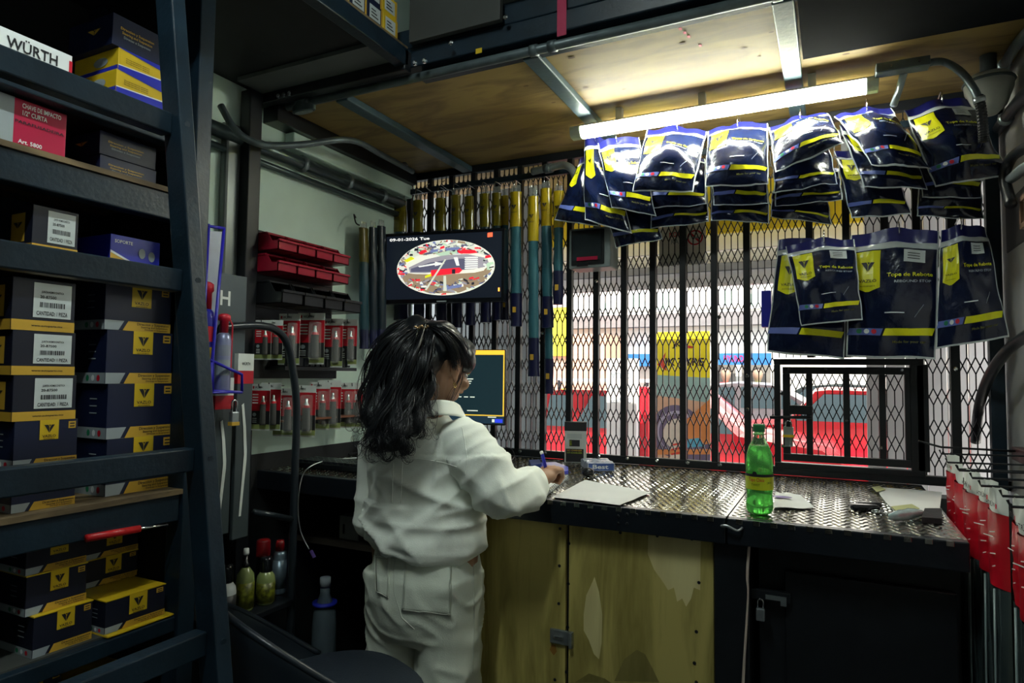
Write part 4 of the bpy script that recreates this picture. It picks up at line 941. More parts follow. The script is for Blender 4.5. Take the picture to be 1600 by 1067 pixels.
def stack(x0, x1, ys, styles, labels, zb, dep=.17, back=0.):
    z = zb; xm = (x0+x1)/2; X = XF-.012-back
    zz = [PX(xm, y, X).z for y in ys]; k = (zz[0]-zb)/(zz[0]-zz[-1])
    tops = [zb+(v-zz[-1])*k for v in zz]
    for i in range(len(ys)-1):
        dx = random.uniform(-2, 2)
        carton(x0+dx, ys[i], x1+dx, ys[i+1], styles[i], labels[i], dep, X, tops[i+1], tops[i])
# middle shelf stacks (stand on board B)
stack(20, 119, [437, 517, 585, 655, 728, 792], ['label', 'label', 'label', 'shield', 'shield'],
      ['top carton with white barcode label in the left stack of the middle shelf', 'second carton from the top with paper label in the left middle stack', 'third carton down with paper label in the left middle stack', 'shield printed carton fourth down in the left middle stack', 'bottom carton of the left stack on the middle shelf'], zB)
stack(165, 268, [445, 520, 604, 690, 778], ['shield']*4, ['top shield printed carton of the right middle stack by the ladder', 'second shield printed carton of the right middle stack', 'third shield printed carton of the right middle stack', 'bottom shield printed carton of the right stack on the middle shelf'], zB, back=.02)
# small box on shelf D and the photo box
carton(50, 326, 122, 400, 'label', 'single carton with white barcode label above the middle stacks', z0=zD)
carton(172, 372, 250, 412, 'photo', 'flat blue and yellow picture box behind the ladder rail', z0=zD, back=.03)
# plank A
carton(-60, 141, 104, 250, 'red', 'crimson tool box with white printing on the upper plank', z0=zA, z1=zC_-.045, dep=.25)
carton(156, 240, 245, 274, 'lines', 'flat navy box with yellow lines, lower of the pair', z0=zA, z1=PX(200, 240, XF-.03).z-.02, back=.02)
carton(156, 192, 245, 240, 'lines', 'flat navy box with yellow lines, upper of the pair', z0=PX(200, 240, XF-.03).z-.02, z1=zC_-.045, back=.02)
# shelf C
carton(-55, 52, 113, 140, 'white', 'long white box with black lettering on the top left shelf', z0=zC_, dep=.22)
zz = [zC_+(.052)*i for i in range(4)]
for i, lb in enumerate(('blue footed yellow box at the bottom of the small top stack', 'yellow and blue box in the middle of the small top stack', 'yellow box third up in the small top stack')):
    carton(185+i*2, 0, 262, 0, 'blueyel', lb, z0=zz[i], z1=zz[i+1], back=.0)
carton(178, 0, 262, 0, 'lines', 'navy box with yellow lines on top of the yellow boxes', z0=zz[3], z1=zz[3]+.075)
zt = zz[0]
for i in range(5):
    carton(268, 0, 306, 0, 'blueyel' if i in (1, 2) else 'shield', 'slim carton seen between ladder and rack post, %s from the bottom' % ORD[i], z0=zt+.002, z1=zt+.055, back=.07, group='slim cartons behind the rack post'); zt += .055
# below board B: small shield boxes
sh = zE
hts = [.082, .080, .072]
zcur = zE
for i, (x0, x1, lb) in enumerate(((52, 143, 'lowest of three yellow lidded cartons on the lower left shelf'), (40, 134, 'middle of three yellow lidded cartons on the lower left shelf'), (40, 134, 'top one of three yellow lidded cartons on the lower left shelf'))):
    carton(x0, [951, 905, 855][i], x1, [1020, 965, 912][i], 'lid', lb, z0=zcur, z1=zcur+hts[i], dep=.14, back=[0, .012, .014][i]); zcur += hts[i]+.003
carton(165, 905, 257, 990, 'lid', 'tilted looking carton with broad yellow lid at the front right of the lower shelf', z0=zE+.004, z1=zE+.075, dep=.12, X=XF+.005)
B_ = B().bb(XF-.14, XF+.02, PX(160, 985, XF).y, PX(262, 985, XF).y, zE, zE+.003).build('yellow_flap', YEL); tag(B_, 'yellow cardboard sheet under the front carton of the lower shelf', 'card')
zcur = zE+.08
for i in range(2):
    carton(172, 0, 250, 0, 'lid', ['carton behind the broad lidded one, lower of two', 'carton behind the broad lidded one, upper of two under the plank'][i], z0=zcur, z1=zcur+.062, dep=.12, back=.10); zcur += .065
carton(172, 0, 250, 0, 'lid', 'carton at the foot of the hidden rear stack on the lower shelf', z0=zE, z1=zE+.079, dep=.12, back=.135)
for i, (x0, x1) in enumerate(((175, 262), (55, 145))):
    for k in range(2):
        zk = .205+.09*k
        carton(x0, 0, x1, 0, 'lid', '%s carton of the %s pile at the very bottom of the rack' % (('lower', 'upper')[k], ('right', 'left')[i]), z0=PX(x0, 1100, XF).z-.1+.075*k, z1=PX(x0, 1100, XF).z-.1+.072+.075*k, dep=.14)
# dark cartons deep at the left edge
for i in range(4):
    carton(-12, 0, 12, 0, 'lid' if i % 2 else 'label', 'dim carton deep in the rack at the left edge, %s from the plank' % ORD[i], z0=zB+.10*i, z1=zB+.10*i+.095, dep=.12, back=.16)
# screwdriver-like red tool stuck under plank B
a, b2 = PX(135, 841, XF+.03), PX(218, 826, XF+.03); c3 = PX(262, 820, XF+.03)
zf = zB-.09
sd = empty('screwdriver', a, 'red handled screwdriver tucked under the middle plank', 'screwdriver')
B().tube([a, b2], .0085, 8).build('handle', mat('red_plastic', (.45, .012, .015), .35), sd, smooth=True)
B().tube([b2, c3], .003, 8).build('shaft', CHROME, sd, smooth=True)
# ================================================================ LADDER
YR = .83
lt, lb_ = PY(262, -60, YR), PY(338, 1060, YR); dl = (lb_-lt).normalized(); foot = lt+dl*((0-lt.z)/dl.z)
top_ = lt+dl*((2.42-lt.z)/dl.z)
lad = empty('ladder', foot, 'blue black steel ladder leaning in front of the rack', 'ladder')
def railx(z): t = (z-foot.z)/(top_.z-foot.z); return foot.x+(top_.x-foot.x)*t
for Yr in (YR, .30):
    p0, p1 = Vector((foot.x, Yr, 0)), Vector((top_.x, Yr, 2.42)); d = (p1-p0).normalized(); nx = Vector((0, 1, 0)).cross(d).normalized()
    M = frame(p0, nx, Vector((0, 1, 0)), d); L = (p1-p0).length
    B().bb(-.024, .024, -.016, .016, 0, L, M=M).build('side_rail', STEEL, lad, bev=.003)
for (px, py) in ((258, 183), (265, 422), (285, 692), (316, 972)):
    z = PY(px, py+4, YR).z; x = railx(z)-.004
    B().bb(x-.02, x+.010, .316, YR-.016, z-.042, z).build('rung', STEEL, lad, bev=.003)
    B().lathe([(.006, 0), (.006, .004)], 8, M=frame((x+.028, YR-.0, z-.02), (0, 1, 0), (0, 0, 1), (1, 0, 0))).build('weld_spot', STEEL, lad)
for (px, py) in ((292, 310), (298, 515)):
    p = PY(px, py, YR+.03)
# twist of wire around the rack post
for k, (px, py) in enumerate(((288, 315), (296, 515))):
    p = PX(px, py, XF+.035); pts = []
    for i in range(26): pts.append(p+Vector((.008*math.sin(i*1.3), -.02+.0022*i+.006*math.cos(i*1.9), .016*math.sin(i*.9))))
    tag(B().tube(pts, .0018, 5).build('tie_wire', BLACK), ['frayed black tie wire on the rack post, upper one', 'frayed black tie wire on the rack post, lower one'][k], 'wire')
# ================================================================ OVERHEAD SHELF CARTONS (top centre)
XO = -1.25
rowsz = 2.434
lab_i = 0
def ohbox(x0, y0, x1, y1, st, dep=.15):
    global lab_i
    lab_i += 1
    Y0, Y1 = PX(x0, (y0+y1)/2, XO).y, PX(x1, (y0+y1)/2, XO).y; xm = (x0+x1)/2; zt, zb = PX(xm, y0, XO).z, PX(xm, y1, XO).z
    return Y0, Y1, zb, zt
ys_ = [1.18+.062*i for i in range(9)]
h_ = [.05, .05, .05]
WL = mat('label_white', (.5, .55, .55), .6)
n_ = 0
for i in range(9):
    Y0 = .98+.078*i; nr = 3
    for r_ in range(nr):
        z0 = rowsz+.066*r_; big = i >= 7
        if i == 8 and r_ == 2: continue
        o = B().bb(XO-.15, XO-.002-.004*((i*3+r_) % 3), Y0, Y0+.074, z0, z0+.064).build('carton', YEL if (big and r_ < 2 and i == 8) else NAVY, bev=.001); xf = XO+.0008-.002-.004*((i*3+r_) % 3)
        tag(o, 'small labelled carton on the overhead shelf, %s from the fascia in the %s row' % (ORD[8-i], ('bottom', 'middle', 'top')[r_]), 'box', 'cartons on the overhead shelf')
        b = B(); b.add([(xf, Y0+.010, z0+.012), (xf, Y0+.062, z0+.012), (xf, Y0+.062, z0+.055), (xf, Y0+.010, z0+.055)], [(0, 1, 2, 3)], 0)
        for k in range(3): b.add([(xf+.0005, Y0+.018, z0+.02+.01*k), (xf+.0005, Y0+.052-.006*k, z0+.02+.01*k), (xf+.0005, Y0+.052-.006*k, z0+.024+.01*k), (xf+.0005, Y0+.018, z0+.024+.01*k)], [(0, 1, 2, 3)], 1)
        b.add([(xf, Y0+.066, z0), (xf, Y0+.074, z0), (xf, Y0+.074, z0+.064), (xf, Y0+.066, z0+.064)], [(0, 1, 2, 3)], 2)
        b.build('paper_label', [WL, PRBLK, YELM], o)
# ================================================================ LEFT WALL: pipes
def pipe(pts, r, m, label, clamps=(), n=12):
    o = B().tube(spline(pts, 6) if len(pts) > 2 else pts, r, n).build('pipe', m, smooth=True); tag(o, label, 'pipe')
    for c, d in clamps: B().tube([Vector(c)-Vector(d)*.008, Vector(c)+Vector(d)*.008], r*1.3, n).build('clamp', CONDUIT, o, smooth=True)
    return o
zp = 2.195
pipe([(XL+.028, 1.20, zp), (XL+.028, 2.60, zp)], .026, mat('dark_teal_pipe', (.06, .085, .09), .3, .5), 'thick dark pipe running along the left wall under the white ledge', [((XL+.028, y, zp), (0, 1, 0)) for y in (1.93, 2.2, 2.44)])
pipe([(XL+.02, 1.25, zp-.055), (XL+.02, 2.64, zp-.055)], .013, MT['dark_teal_pipe'], 'thinner dark pipe just below the thick pipe on the left wall')
pipe([PD(345, 165, 2.2), PD(370, 205, 2.2), PD(410, 226, 2.25), PD(470, 226, 2.35), PD(548, 219, 2.5), PD(600, 244, 2.75), PD(645, 268, 2.95)], .012, GREYPIPE, 'bent grey conduit curving from the loft corner toward the grille', [(PD(632, 259, 2.9), (-.3, .9, 0))])
tag(B().tube(spline([PX(556, 380-40, XL+.02), PX(553, 335, XL+.05), PX(556, 348, XL+.09), PX(562, 352, XL+.11)], 4), .003, 6).build('wall_hook', BLACK, smooth=True), 'black wire hook on the left wall above the hanging sleeves', 'hook')
# ================================================================ CRATES on the left wall
CR = mat('crimson_bin_plastic', (.28, .008, .025), .3, var=.1); CB = mat('black_bin_plastic', (.012, .013, .015), .3, var=.1)
def bin_(Y0, Y1, zt, h, dep, m, label, group):
    """open fronted stacking bin: sides slope down to a low lip; front toward +X"""
    o = empty('storage_bin', (XL+.06, (Y0+Y1)/2, zt-h), label, 'bin', group)
    xb, xf = XL+.035, XL+.035+dep; t = .003
    B().bb(xb, xf, Y0, Y1, zt-h, zt-h+t).build('base', m, o)
    B().bb(xb, xb+t, Y0, Y1, zt-h, zt).build('rear_panel', m, o)
    for y in (Y0, Y1-t):
        B().prism([(xb, zt-h), (xf, zt-h), (xf, zt-h*.55), (xf-dep*.25, zt-h*.5), (xf-dep*.45, zt), (xb, zt)], 0, t, frame((0, y+t, 0), (1, 0, 0), (0, 0, 1), (0, -1, 0))).build('side_panel', m, o)
    B().bb(xf-t, xf, Y0, Y1, zt-h, zt-h*.52).build('front_panel', m, o)
    B().bb(xf-.002, xf+.008, Y0-.002, Y1+.002, zt-h*.56, zt-h*.44).build('front_lip', m, o, bev=.002)
    B().bb(xb, xf-dep*.45, Y0-.003, Y1+.003, zt-.008, zt).build('rim', m, o, bev=.002)
    return o
panel = B().bb(XL, XL+.03, 1.686, 2.12, 1.55, 1.885).build('bin_panel', BLACK); tag(panel, 'black louvred panel carrying the storage bins', 'panel')
for k in range(8): B().bb(XL+.03, XL+.036, 1.69, 2.11, 1.56+.04*k, 1.575+.04*k).build('louvre', BLACK, panel)
for r_, (ya, yb) in enumerate(((372, 399), (405, 430))):
    for i in range(4):
        Y0 = 1.687+.095*i; Y1 = Y0+.090
        zt = PX(440, ya-6, XL+.12).z
        bin_(Y0, Y1, zt, .068, .13, CR, '%s red storage bin from the post in the %s red row' % (ORD[i].capitalize(), ('upper', 'lower')[r_]), 'red storage bins')
for i in range(4):
    Y0 = 1.692+.108*i; zt = PX(470, 444, XL+.14).z
    bin_(Y0, Y0+.10, zt, .085, .15, CB, '%s black storage bin from the post under the red bins' % ORD[i].capitalize(), 'black storage bins')
# ================================================================ BLISTER PACKS on pegs
CARDW = mat('card_white', (.66, .70, .66), .5); CARDR = mat('card_red', (.46, .005, .016), .35, coat=.3); CARDK = mat('card_black', (.012, .013, .014), .35, coat=.3); CARDG = mat('card_lime', (.30, .36, .12), .45)
TUBEM = mat('tube_silver', (.55, .56, .56), .25, .7)
def blister(px, py, ph, w_, Xp, yawd, label, group, tubec=0, full=True):
    """card hanging on a peg; top centre at pixel; faces the viewer"""
    p = PX(px, py, Xp); dist = (p-Vector((0, 0, H))).dot(Vector(_F)); h_ = ph*dist/FPX
    a = math.radians(yawd); ax = Vector((math.cos(a), math.sin(a), 0)); nv = Vector((ax.y, -ax.x, 0))
    M = frame(p-Vector((0, 0, h_)), ax, Vector((0, 0, 1)), nv)
    o = empty('blister_pack', p-Vector((0, 0, h_)), label, 'blister pack', group)
    b = B(); b.bb(-w_/2, w_/2, 0, h_, -.0012, 0, 0, M)
    def f(x, y, l=0): return M @ Vector((x*w_, y*h_, .0005+.0004*l))
    def rr(x0, x1, y0, y1, m, l=0): b.add([f(x0, y0, l), f(x1, y0, l), f(x1, y1, l), f(x0, y1, l)], [(0, 1, 2, 3)], m)
    rr(-.5, .5, .10, .86, 2); rr(-.5, .5, .42, .86, 1, 1); rr(-.5, .5, .03, .13, 3, 1)
    for k in range(4): rr(-.42, -.12, .76-.06*k, .785-.06*k, 0, 2)
    write(b, 'WÜRTH', lambda x, y: f(x, y, 2), -.1, .925, .07, .4, 4); rr(-.42, -.34, .90, .955, 1, 2)
    for k in range(3): rr(-.4, -.18, .17+.04*k, .185+.04*k, 0, 2)
    b.add([f(-.30+.10*math.cos(t), .34+.04*math.sin(t), 2) for t in [i*math.pi/5 for i in range(10)]], [tuple(range(10))], 5)
    b.build('card', [CARDW, CARDR, CARDK, CARDG, PRBLK, PRGRY], o)
    b = B(); r = w_*.15
    Mt = frame(M @ Vector((w_*.2, h_*.12, r*.9)), ax, nv, Vector((0, 0, 1)))
    b.lathe([(r*1.0, 0), (r*1.05, h_*.05), (r*.95, h_*.45), (r*.75, h_*.5), (r*.42, h_*.55), (r*.42, h_*.62), (r*.2, h_*.63)], 12, M=Mt, mats=[3, 3, 1, 0, 0, 0]); b.build('tube', [TUBEM, CARDR, CARDK, mat('tube_dark_glass', (.08, .08, .075), .15, .3)], o, smooth=True)
    if full:
        Mb = M; B().bb(w_*.02, w_*.40, h_*.08, h_*.82, 0, r*2.1, M=Mb).build('blister_shell', mat('blister_clear', (.8, .82, .8), .06, var=0, alpha=.14, coat=.6), o, bev=.006)
    q = M @ Vector((0, h_*.93, 0))
    B().tube([q+Vector((-.16, .0, 0)) if False else q-nv*.10, q+nv*.015, q+nv*.018+Vector((0, 0, .012))], .0018, 6).build('peg', BLACK, o)
    return o
GBP = 'red blister packs on the left wall pegs'
pegb = B().bb(XL, XL+.02, 1.72, 2.17, 1.34, 1.55).build('peg_panel', mat('black_pegboard', (.02, .022, .024), .6)); tag(pegb, 'dark pegboard behind the red blister packs', 'panel')
UP = [(412, 500, 62, 'far left'), (428, 500, 62, 'second'), (453, 490, 80, 'third'), (487, 489, 80, 'fourth, widest'), (521, 498, 76, 'fifth'), (545, 499, 72, 'right end')]
for i, (x, y, ph, w) in enumerate(UP):
    blister(x, y, ph, [.06, .07, .082, .108, .082, .075][i], XL+.11-(0 if i != 1 else -.01), 20, 'red and black blister pack in the upper peg row, %s' % w, GBP, full=i > 1)
LO = [(408, 600, 72, 'far left'), (424, 598, 74, 'second'), (446, 607, 74, 'third'), (474, 602, 80, 'fourth'), (500, 597, 74, 'fifth, set back'), (515, 594, 76, 'sixth'), (540, 598, 70, 'seventh'), (552, 598, 70, 'right end')]
for i, (x, y, ph, w) in enumerate(LO):
    blister(x, y, ph, [.07, .075, .085, .10, .085, .095, .08, .08][i], XL+.13-[.02, .0, -.02, -.02, .02, .0, .02, 0][i], 20+(4 if i > 4 else 0), 'red and black blister pack in the lower peg row, %s' % w, GBP, full=i > 1)
shp = B().bb(XL+.02, XL+.16, 1.74, 2.2, 1.185, 1.192).build('ledge', mat('rust_edge', (.16, .06, .03), .5)); tag(shp, 'thin rusty ledge below the lower red blister packs', 'shelf')
ctr = B().bb(XL+.02, XL+.12, 1.78, 2.18, 1.372, 1.385).build('ledge', BLACK); tag(ctr, 'narrow dark ledge between the two blister pack rows', 'shelf')
for k in range(12): B().bb(XL+.03, XL+.11, 1.80+.03*k, 1.822+.03*k, 1.386, 1.42).build('clip', BLACK, ctr, bev=.003)
# ================================================================ HOOP STAND in front of the pegs
XH = -1.62
hp_ = [PX(455, 1000, XH), PX(458, 900, XH), PX(460, 760, XH), PX(459, 640, XH), PX(457, 575, XH), PX(448, 535, XH), PX(430, 515, XH), PX(405, 509, XH), PX(378, 509, XH), PX(345, 512, XH)]
hp_[0].z = 0
for p in hp_[:4]: p.y = hp_[2].y
hs = empty('hoop_stand', (hp_[0].x, hp_[0].y, 0), 'bent black tube hoop of the display stand left of the woman', 'stand')
B().tube(spline(hp_, 6), .0125, 12).build('hoop', mat('satin_black_tube', (.02, .027, .034), .28, .3), hs, smooth=True)
B().tube([PX(396, 800, XH), PX(456, 811, XH)], .010, 10).build('cross_bar', MT['satin_black_tube'], hs, smooth=True)
B().tube([PX(345, 512, XH), Vector((XH, PX(345, 512, XH).y, 0))], .0125, 12).build('rear_leg', MT['satin_black_tube'], hs, smooth=True)
B().bb(XH-.22, XH+.02, PX(340, 960, XH).y, PX(452, 960, XH).y, .60, .62).build('low_shelf', BLACK, hs, bev=.003)
for y in (PX(340, 960, XH).y+.01, PX(452, 960, XH).y-.02): B().bb(XH-.21, XH-.185, y, y+.02, 0, .60).build('shelf_leg', BLACK, hs)
ZS = .62
# ---- sprays on the low shelf
def spray(px, py_top, py_bot, r, label, bodym, labm, capm, capstyle, X=XH-.06, group='spray cans and bottles on the low shelf', fluid=None):
    p = PX(px, py_bot, X); h = PX(px, py_top, X).z-ZS; c = (p.x, p.y, ZS+.0006)
    o = empty('spray_can' if capstyle != 'trigger' else 'spray_bottle', c, label, 'spray can' if capstyle != 'trigger' else 'bottle', group)
    if capstyle == 'can':
        hb = h*.80
        B().lathe([(r*.94, 0), (r, .004), (r, hb*.9), (r*.93, hb*.95), (r*.7, hb)], 22, c).build('body', bodym, o, smooth=True)
        B().lathe([(r*.62, hb), (r*.60, h*.93), (r*.5, h), (.002, h)], 18, c).build('cap', capm, o, smooth=True)
        B().lathe([(r*1.005, hb*.12), (r*1.005, hb*.8)], 22, c).build('label_sleeve', labm, o, smooth=True)
    elif capstyle == 'bottle':
        hb = h*.72
        B().lathe([(r*.9, 0), (r, .006), (r, hb*.72), (r*.92, hb*.84), (r*.6, hb*.96), (r*.45, hb)], 22, c).build('body', bodym, o, smooth=True)
        B().lathe([(r*1.012, hb*.06), (r*1.012, hb*.66)], 22, c).build('label_sleeve', labm, o, smooth=True)
        B().lathe([(r*.62, hb*.94), (r*.66, hb*1.0), (r*.66, h*.94), (r*.58, h), (.002, h)], 18, c).build('cap', capm, o, smooth=True)
    elif capstyle == 'redcap':
        hb = h*.72
        B().lathe([(r*.94, 0), (r, .004), (r, hb*.95), (r*.8, hb)], 22, c).build('body', bodym, o, smooth=True)
        B().lathe([(r*1.04, hb*.97), (r*1.06, hb*1.02), (r*1.02, h*.97), (r*.9, h), (.002, h)], 20, c).build('cap', capm, o, smooth=True)
    elif capstyle == 'trigger':
        hb = h*.70
        B().lathe([(r*.9, 0), (r, .006), (r, hb*.72), (r*.92, hb*.84), (r*.5, hb*.97), (r*.35, hb)], 22, c).build('body', bodym, o, smooth=True)
        B().lathe([(r*1.012, hb*.06), (r*1.012, hb*.66)], 22, c).build('label_sleeve', labm, o, smooth=True)
        B().lathe([(r*.38, hb*.97), (r*.4, hb*1.1), (r*.22, hb*1.12), (r*.22, h*.93)], 14, c).build('neck', capm, o, smooth=True)
        B().lathe([(r*.3, h*.9), (r*.33, h*.93), (r*.3, h), (.002, h)], 14, c).build('pump_head', PRWHT, o, smooth=True)
    return o
wavy = mat('swirl_label', (.13, .14, .012), .4, var=.97, vs=60)
olive = mat('olive_liquid', (.22, .27, .10), .25, coat=.4); whiteb = mat('white_bottle', (.5, .52, .5), .35); blackl = mat('black_label', (.02, .02, .022), .4, var=.4, vs=20)
spray(352, 884, 972, .028, 'white bottle with black label and dark cap on the low shelf', whiteb, blackl, GB_, 'bottle', X=XH-.02)
spray(382, 858, 952, .027, 'olive pump bottle with swirling black and yellow label', olive, wavy, GB_, 'trigger', X=XH-.04)
spray(414, 871, 953, .029, 'olive bottle with dark cap and swirling yellow label', olive, wavy, GB_, 'bottle', X=XH-.03)
spray(409, 844, 940, .022, 'dark can with big red cap behind the olive bottle', GB_, GB_, mat('red_cap', (.22, .005, .008), .35), 'redcap', X=XH-.10)
spray(435, 845, 944, .024, 'grey blue spray can with red cap beside the hoop stand', mat('grey_blue_can', (.16, .22, .27), .3, .5), MT['grey_blue_can'], MT['red_cap'], 'can', X=XH-.07)
p = PX(333, 915, XH); b = B(); b.lathe([(.015, 0), (.016, .01), (.016, .08), (.01, .09)], 14, (XH-.02, p.y-.005, ZS)); o = b.build('small_bottle', whiteb, smooth=True); tag(o, 'white bottle with pink ball cap half hidden by the ladder', 'bottle')
B().lathe([(.006, .088), (.013, .095), (.015, .104), (.012, .113), (.004, .118)], 14, (XH-.02, p.y-.005, ZS)).build('pink_cap', mat('magenta_cap', (.35, .02, .20), .35), o, smooth=True)
# ================================================================ WIPER BLADE DISPLAY with blue wire basket
XW = -1.53
def wpack(px0, px1, py0, py1, X, label, idx):
    Y0, Y1 = PX(px0, 600, X).y, PX(px1, 600, X).y; z1, z0 = PX(px0, py0, X).z, PX(px0, py1, X).z
    o = empty('wiper_pack', (X, (Y0+Y1)/2, z0), label, 'wiper pack', 'wiper blade packs by the rack')
    t = .014
    B().bb(X-t, X, Y0, Y1, z0, z1).build('pouch', mat('slate_pouch', (.05, .065, .07), .35, coat=.2), o, bev=.002)
    B().bb(X-t-.001, X+.001, Y0-.0005, Y1+.0005, z1-.05, z1).build('white_header', CARDW, o)
    B().bb(X-t-.001, X+.001, Y0-.0005, Y1+.0005, z1-.088, z1-.05).build('red_band', CARDR, o)
    b = B(); ym = (Y0+Y1)/2; hh = z1-z0
    L = [(ym-.012, z0+hh*.72), (ym-.004, z0+hh*.73), (ym+.006, z0+hh*.6), (ym+.012, z0+hh*.47), (ym+.012, z0+hh*.42), (ym+.004, z0+hh*.25), (ym-.002, z0+hh*.12), (ym-.010, z0+hh*.12), (ym-.004, z0+hh*.28), (ym+.002, z0+hh*.45), (ym-.004, z0+hh*.6)]
    b.add([(X+.002, y, z) for y, z in L], [tuple(range(len(L)))], 0)
    write(b, 'WÜRTH', lambda x, y: Vector((X+.002, ym+x, z1-.03+y)), 0, 0, .012, .03, 1); b.build('blade_print', [CARDW, PRBLK], o)
    return o
wpack(312, 336, 590, 830, XW-.02, 'slate wiper pack nearest the ladder under the blue basket', 0)
wpack(337, 365, 590, 838, XW+.0, 'slate wiper pack in the middle under the blue basket', 1)
wpack(371, 395, 552, 842, XW-.02, 'slate wiper pack with white and red header right of the padlock', 2)
# sign panel with letter
sgn = B().bb(XW-.12, XW-.105, PX(330, 500, XW-.1).y, PX(386, 500, XW-.1).y, PX(360, 600, XW-.1).z, PX(360, 428, XW-.1).z).build('slate_sign', mat('slate_sign', (.055, .075, .09), .45), bev=.002); tag(sgn, 'slate sign panel with white letter behind the blue basket', 'sign')
b = B(); q = PX(352, 467, XW-.105); write(b, 'H', lambda x, y: Vector((XW-.1045, q.y+x, q.z+y)), 0, 0, .062, .036, 0); b.build('lettering', PRWHT, sgn)
WB = mat('blue_wire', (.02, .015, .38), .35)
bk = empty('wire_basket', PX(345, 612, XW), 'bright blue wire basket holding spray cans in front of the wiper packs', 'basket')
def wr(px, X=XW+.02, r=.004): return B().tube([PX(x, y, X) for x, y in px], r, 8)
for n_, px, dx in (('wire', [(313, 610), (326, 350)], .07), ('wire', [(332, 615), (332, 560), (350, 356)], .07), ('wire', [(318, 352), (351, 357)], .07), ('wire', [(312, 555), (378, 585), (378, 612)], .07), ('wire', [(312, 610), (378, 613)], .07), ('wire', [(330, 566), (330, 612)], .07), ('wire', [(313, 603), (345, 603)], .02)):
    wr(px, XW+dx-.02, .0042).build('wire', WB, bk, smooth=True)
pA, pB_ = PX(312, 612, XW+.05), PX(378, 613, XW+.05)
B().bb(XW-.0, XW+.054, pA.y, pB_.y, pA.z-.006, pA.z).build('tray', WB, bk, bev=.002)
flp = B().add([PX(315, 360, XW+.01), PX(348, 362, XW+.01), PX(333, 560, XW+.03), PX(312, 560, XW+.03)], [(0, 1, 2, 3)]); n = len(flp.v)
flp.add([Vector(v)-Vector((.003, 0, 0)) for v in flp.v[:4]], [(3, 2, 1, 0)]); flp.build('back_plate', mat('grey_blue_plate', (.22, .25, .34), .4), bk)
zt_ = pA.z
def can(px, py0, r, label, X, bm, cm, straw=False):
    p = PX(px, 600, X); h = PX(px, py0, X).z-zt_; c = (X, p.y, zt_+.0004); o = empty('spray_can', c, label, 'spray can', 'spray cans in the blue basket')
    B().lathe([(r*.95, 0), (r, .004), (r, h*.66), (r*.85, h*.72), (r*.45, h*.76)], 20, c).build('body', bm, o, smooth=True)
    B().lathe([(r*.55, h*.74), (r*.55, h*.9), (r*.8, h*.92), (r*.75, h*.98), (r*.4, h)], 16, c).build('cap', cm, o, smooth=True)
    b = B(); b.grid(lambda u, v: Vector((c[0]+r*1.01*math.cos(-1.9+u*2.2), c[1]+r*1.01*math.sin(-1.9+u*2.2), c[2]+h*(.45+.14*v))), 10, 1, 0); b.grid(lambda u, v: Vector((c[0]+r*1.01*math.cos(-1.9+u*2.2), c[1]+r*1.01*math.sin(-1.9+u*2.2), c[2]+h*(.2+.2*v))), 10, 1, 1); b.build('label_print', [PRRED, YEL] if not straw else [mat('grey_label', (.25, .27, .33), .4), PRGRY], o)
    if straw: B().tube([Vector(c)+Vector((r*.8, .012, h*.25)), Vector(c)+Vector((r*.8, .014, h*.85)), Vector(c)+Vector((r*.3, .01, h*.96))], .0022, 6).build('straw', PRRED, o)
can(319, 440, .021, 'blue yellow spray can with red cap at the left of the basket', XW+.026, mat('blue_can', (.02, .02, .30), .3), PRRED)
can(347, 490, .021, 'silver blue spray can with red trigger cap at the right of the basket', XW+.022, mat('silver_blue_can', (.25, .27, .42), .3, .4), PRRED, True)
q = PX(366, 650, XW+.03); pk3 = B().bb(XW+.022, XW+.036, q.y-.012, q.y+.012, q.z-.022, q.z+.012).build('padlock', ZINC, bev=.003); tag(pk3, 'steel padlock with yellow base hanging from the blue basket', 'padlock')
B().bb(XW+.021, XW+.037, q.y-.013, q.y+.013, q.z-.026, q.z-.016).build('yellow_base', YELM, pk3)
B().tube([(XW+.029, q.y-.008, q.z+.01)]+arc((XW+.029, q.y, q.z+.036), (0, 1, 0), (0, 0, 1), .008, math.pi, 0, 8)+[(XW+.029, q.y+.008, q.z+.01)], .003, 8).build('shackle', CHROME, pk3, smooth=True)
# ================================================================ DESK SIDE CLUTTER left of the woman
q = PZ(480, 715, ZC)
kb = empty('keyboard', (-1.72, 1.98, ZT), 'black keyboard on the counter left of the woman', 'keyboard')
B().bb(-1.86, -1.50, 1.90, 2.02, ZT, ZT+.022).build('case', GB_, kb, bev=.004)
for i in range(12):
    for j in range(4): B().bb(-1.85+.0285*i, -1.827+.0285*i, 1.908+.027*j, 1.929+.027*j, ZT+.022, ZT+.029).build('key', BLACK, kb)
ps = empty('power_strip', (-1.60, 2.32, ZT), 'grey power strip with plugs at the left wall end of the counter', 'power strip')
a = PZ(545, 706, ZC)
B().bar((a.x-.08, a.y-.02, ZT+.018), (a.x+.08, a.y+.06, ZT+.018), .05, .035).build('body', mat('grey_plastic', (.2, .22, .22), .4), ps, bev=.004)
for k in range(3): B().bar((a.x-.05+.04*k, a.y-.01+.02*k, ZT+.0355), (a.x-.05+.04*k-.01, a.y-.02+.02*k, ZT+.075), .022, .022).build('plug', BLACK if k else MT['grey_plastic'], ps, bev=.003)
for k, pts in enumerate((((508, 700), (520, 690), (545, 692), (550, 705), (530, 712), (505, 705)), ((552, 690), (560, 675), (575, 668), (560, 664), (555, 680)))):
    w_ = [PZ(x, max(y, 700), ZC)+Vector((0, 0, .01+max(0, 700-y)*.0025)) for x, y in pts]
    for v_ in w_: v_.x = max(v_.x, XL+.02)
    tag(B().tube(spline(w_, 6), .004, 6).build('black_cable', BLACK, smooth=True), ['coil of black cable beside the power strip', 'black cable looping up from the power strip'][k], 'cable')
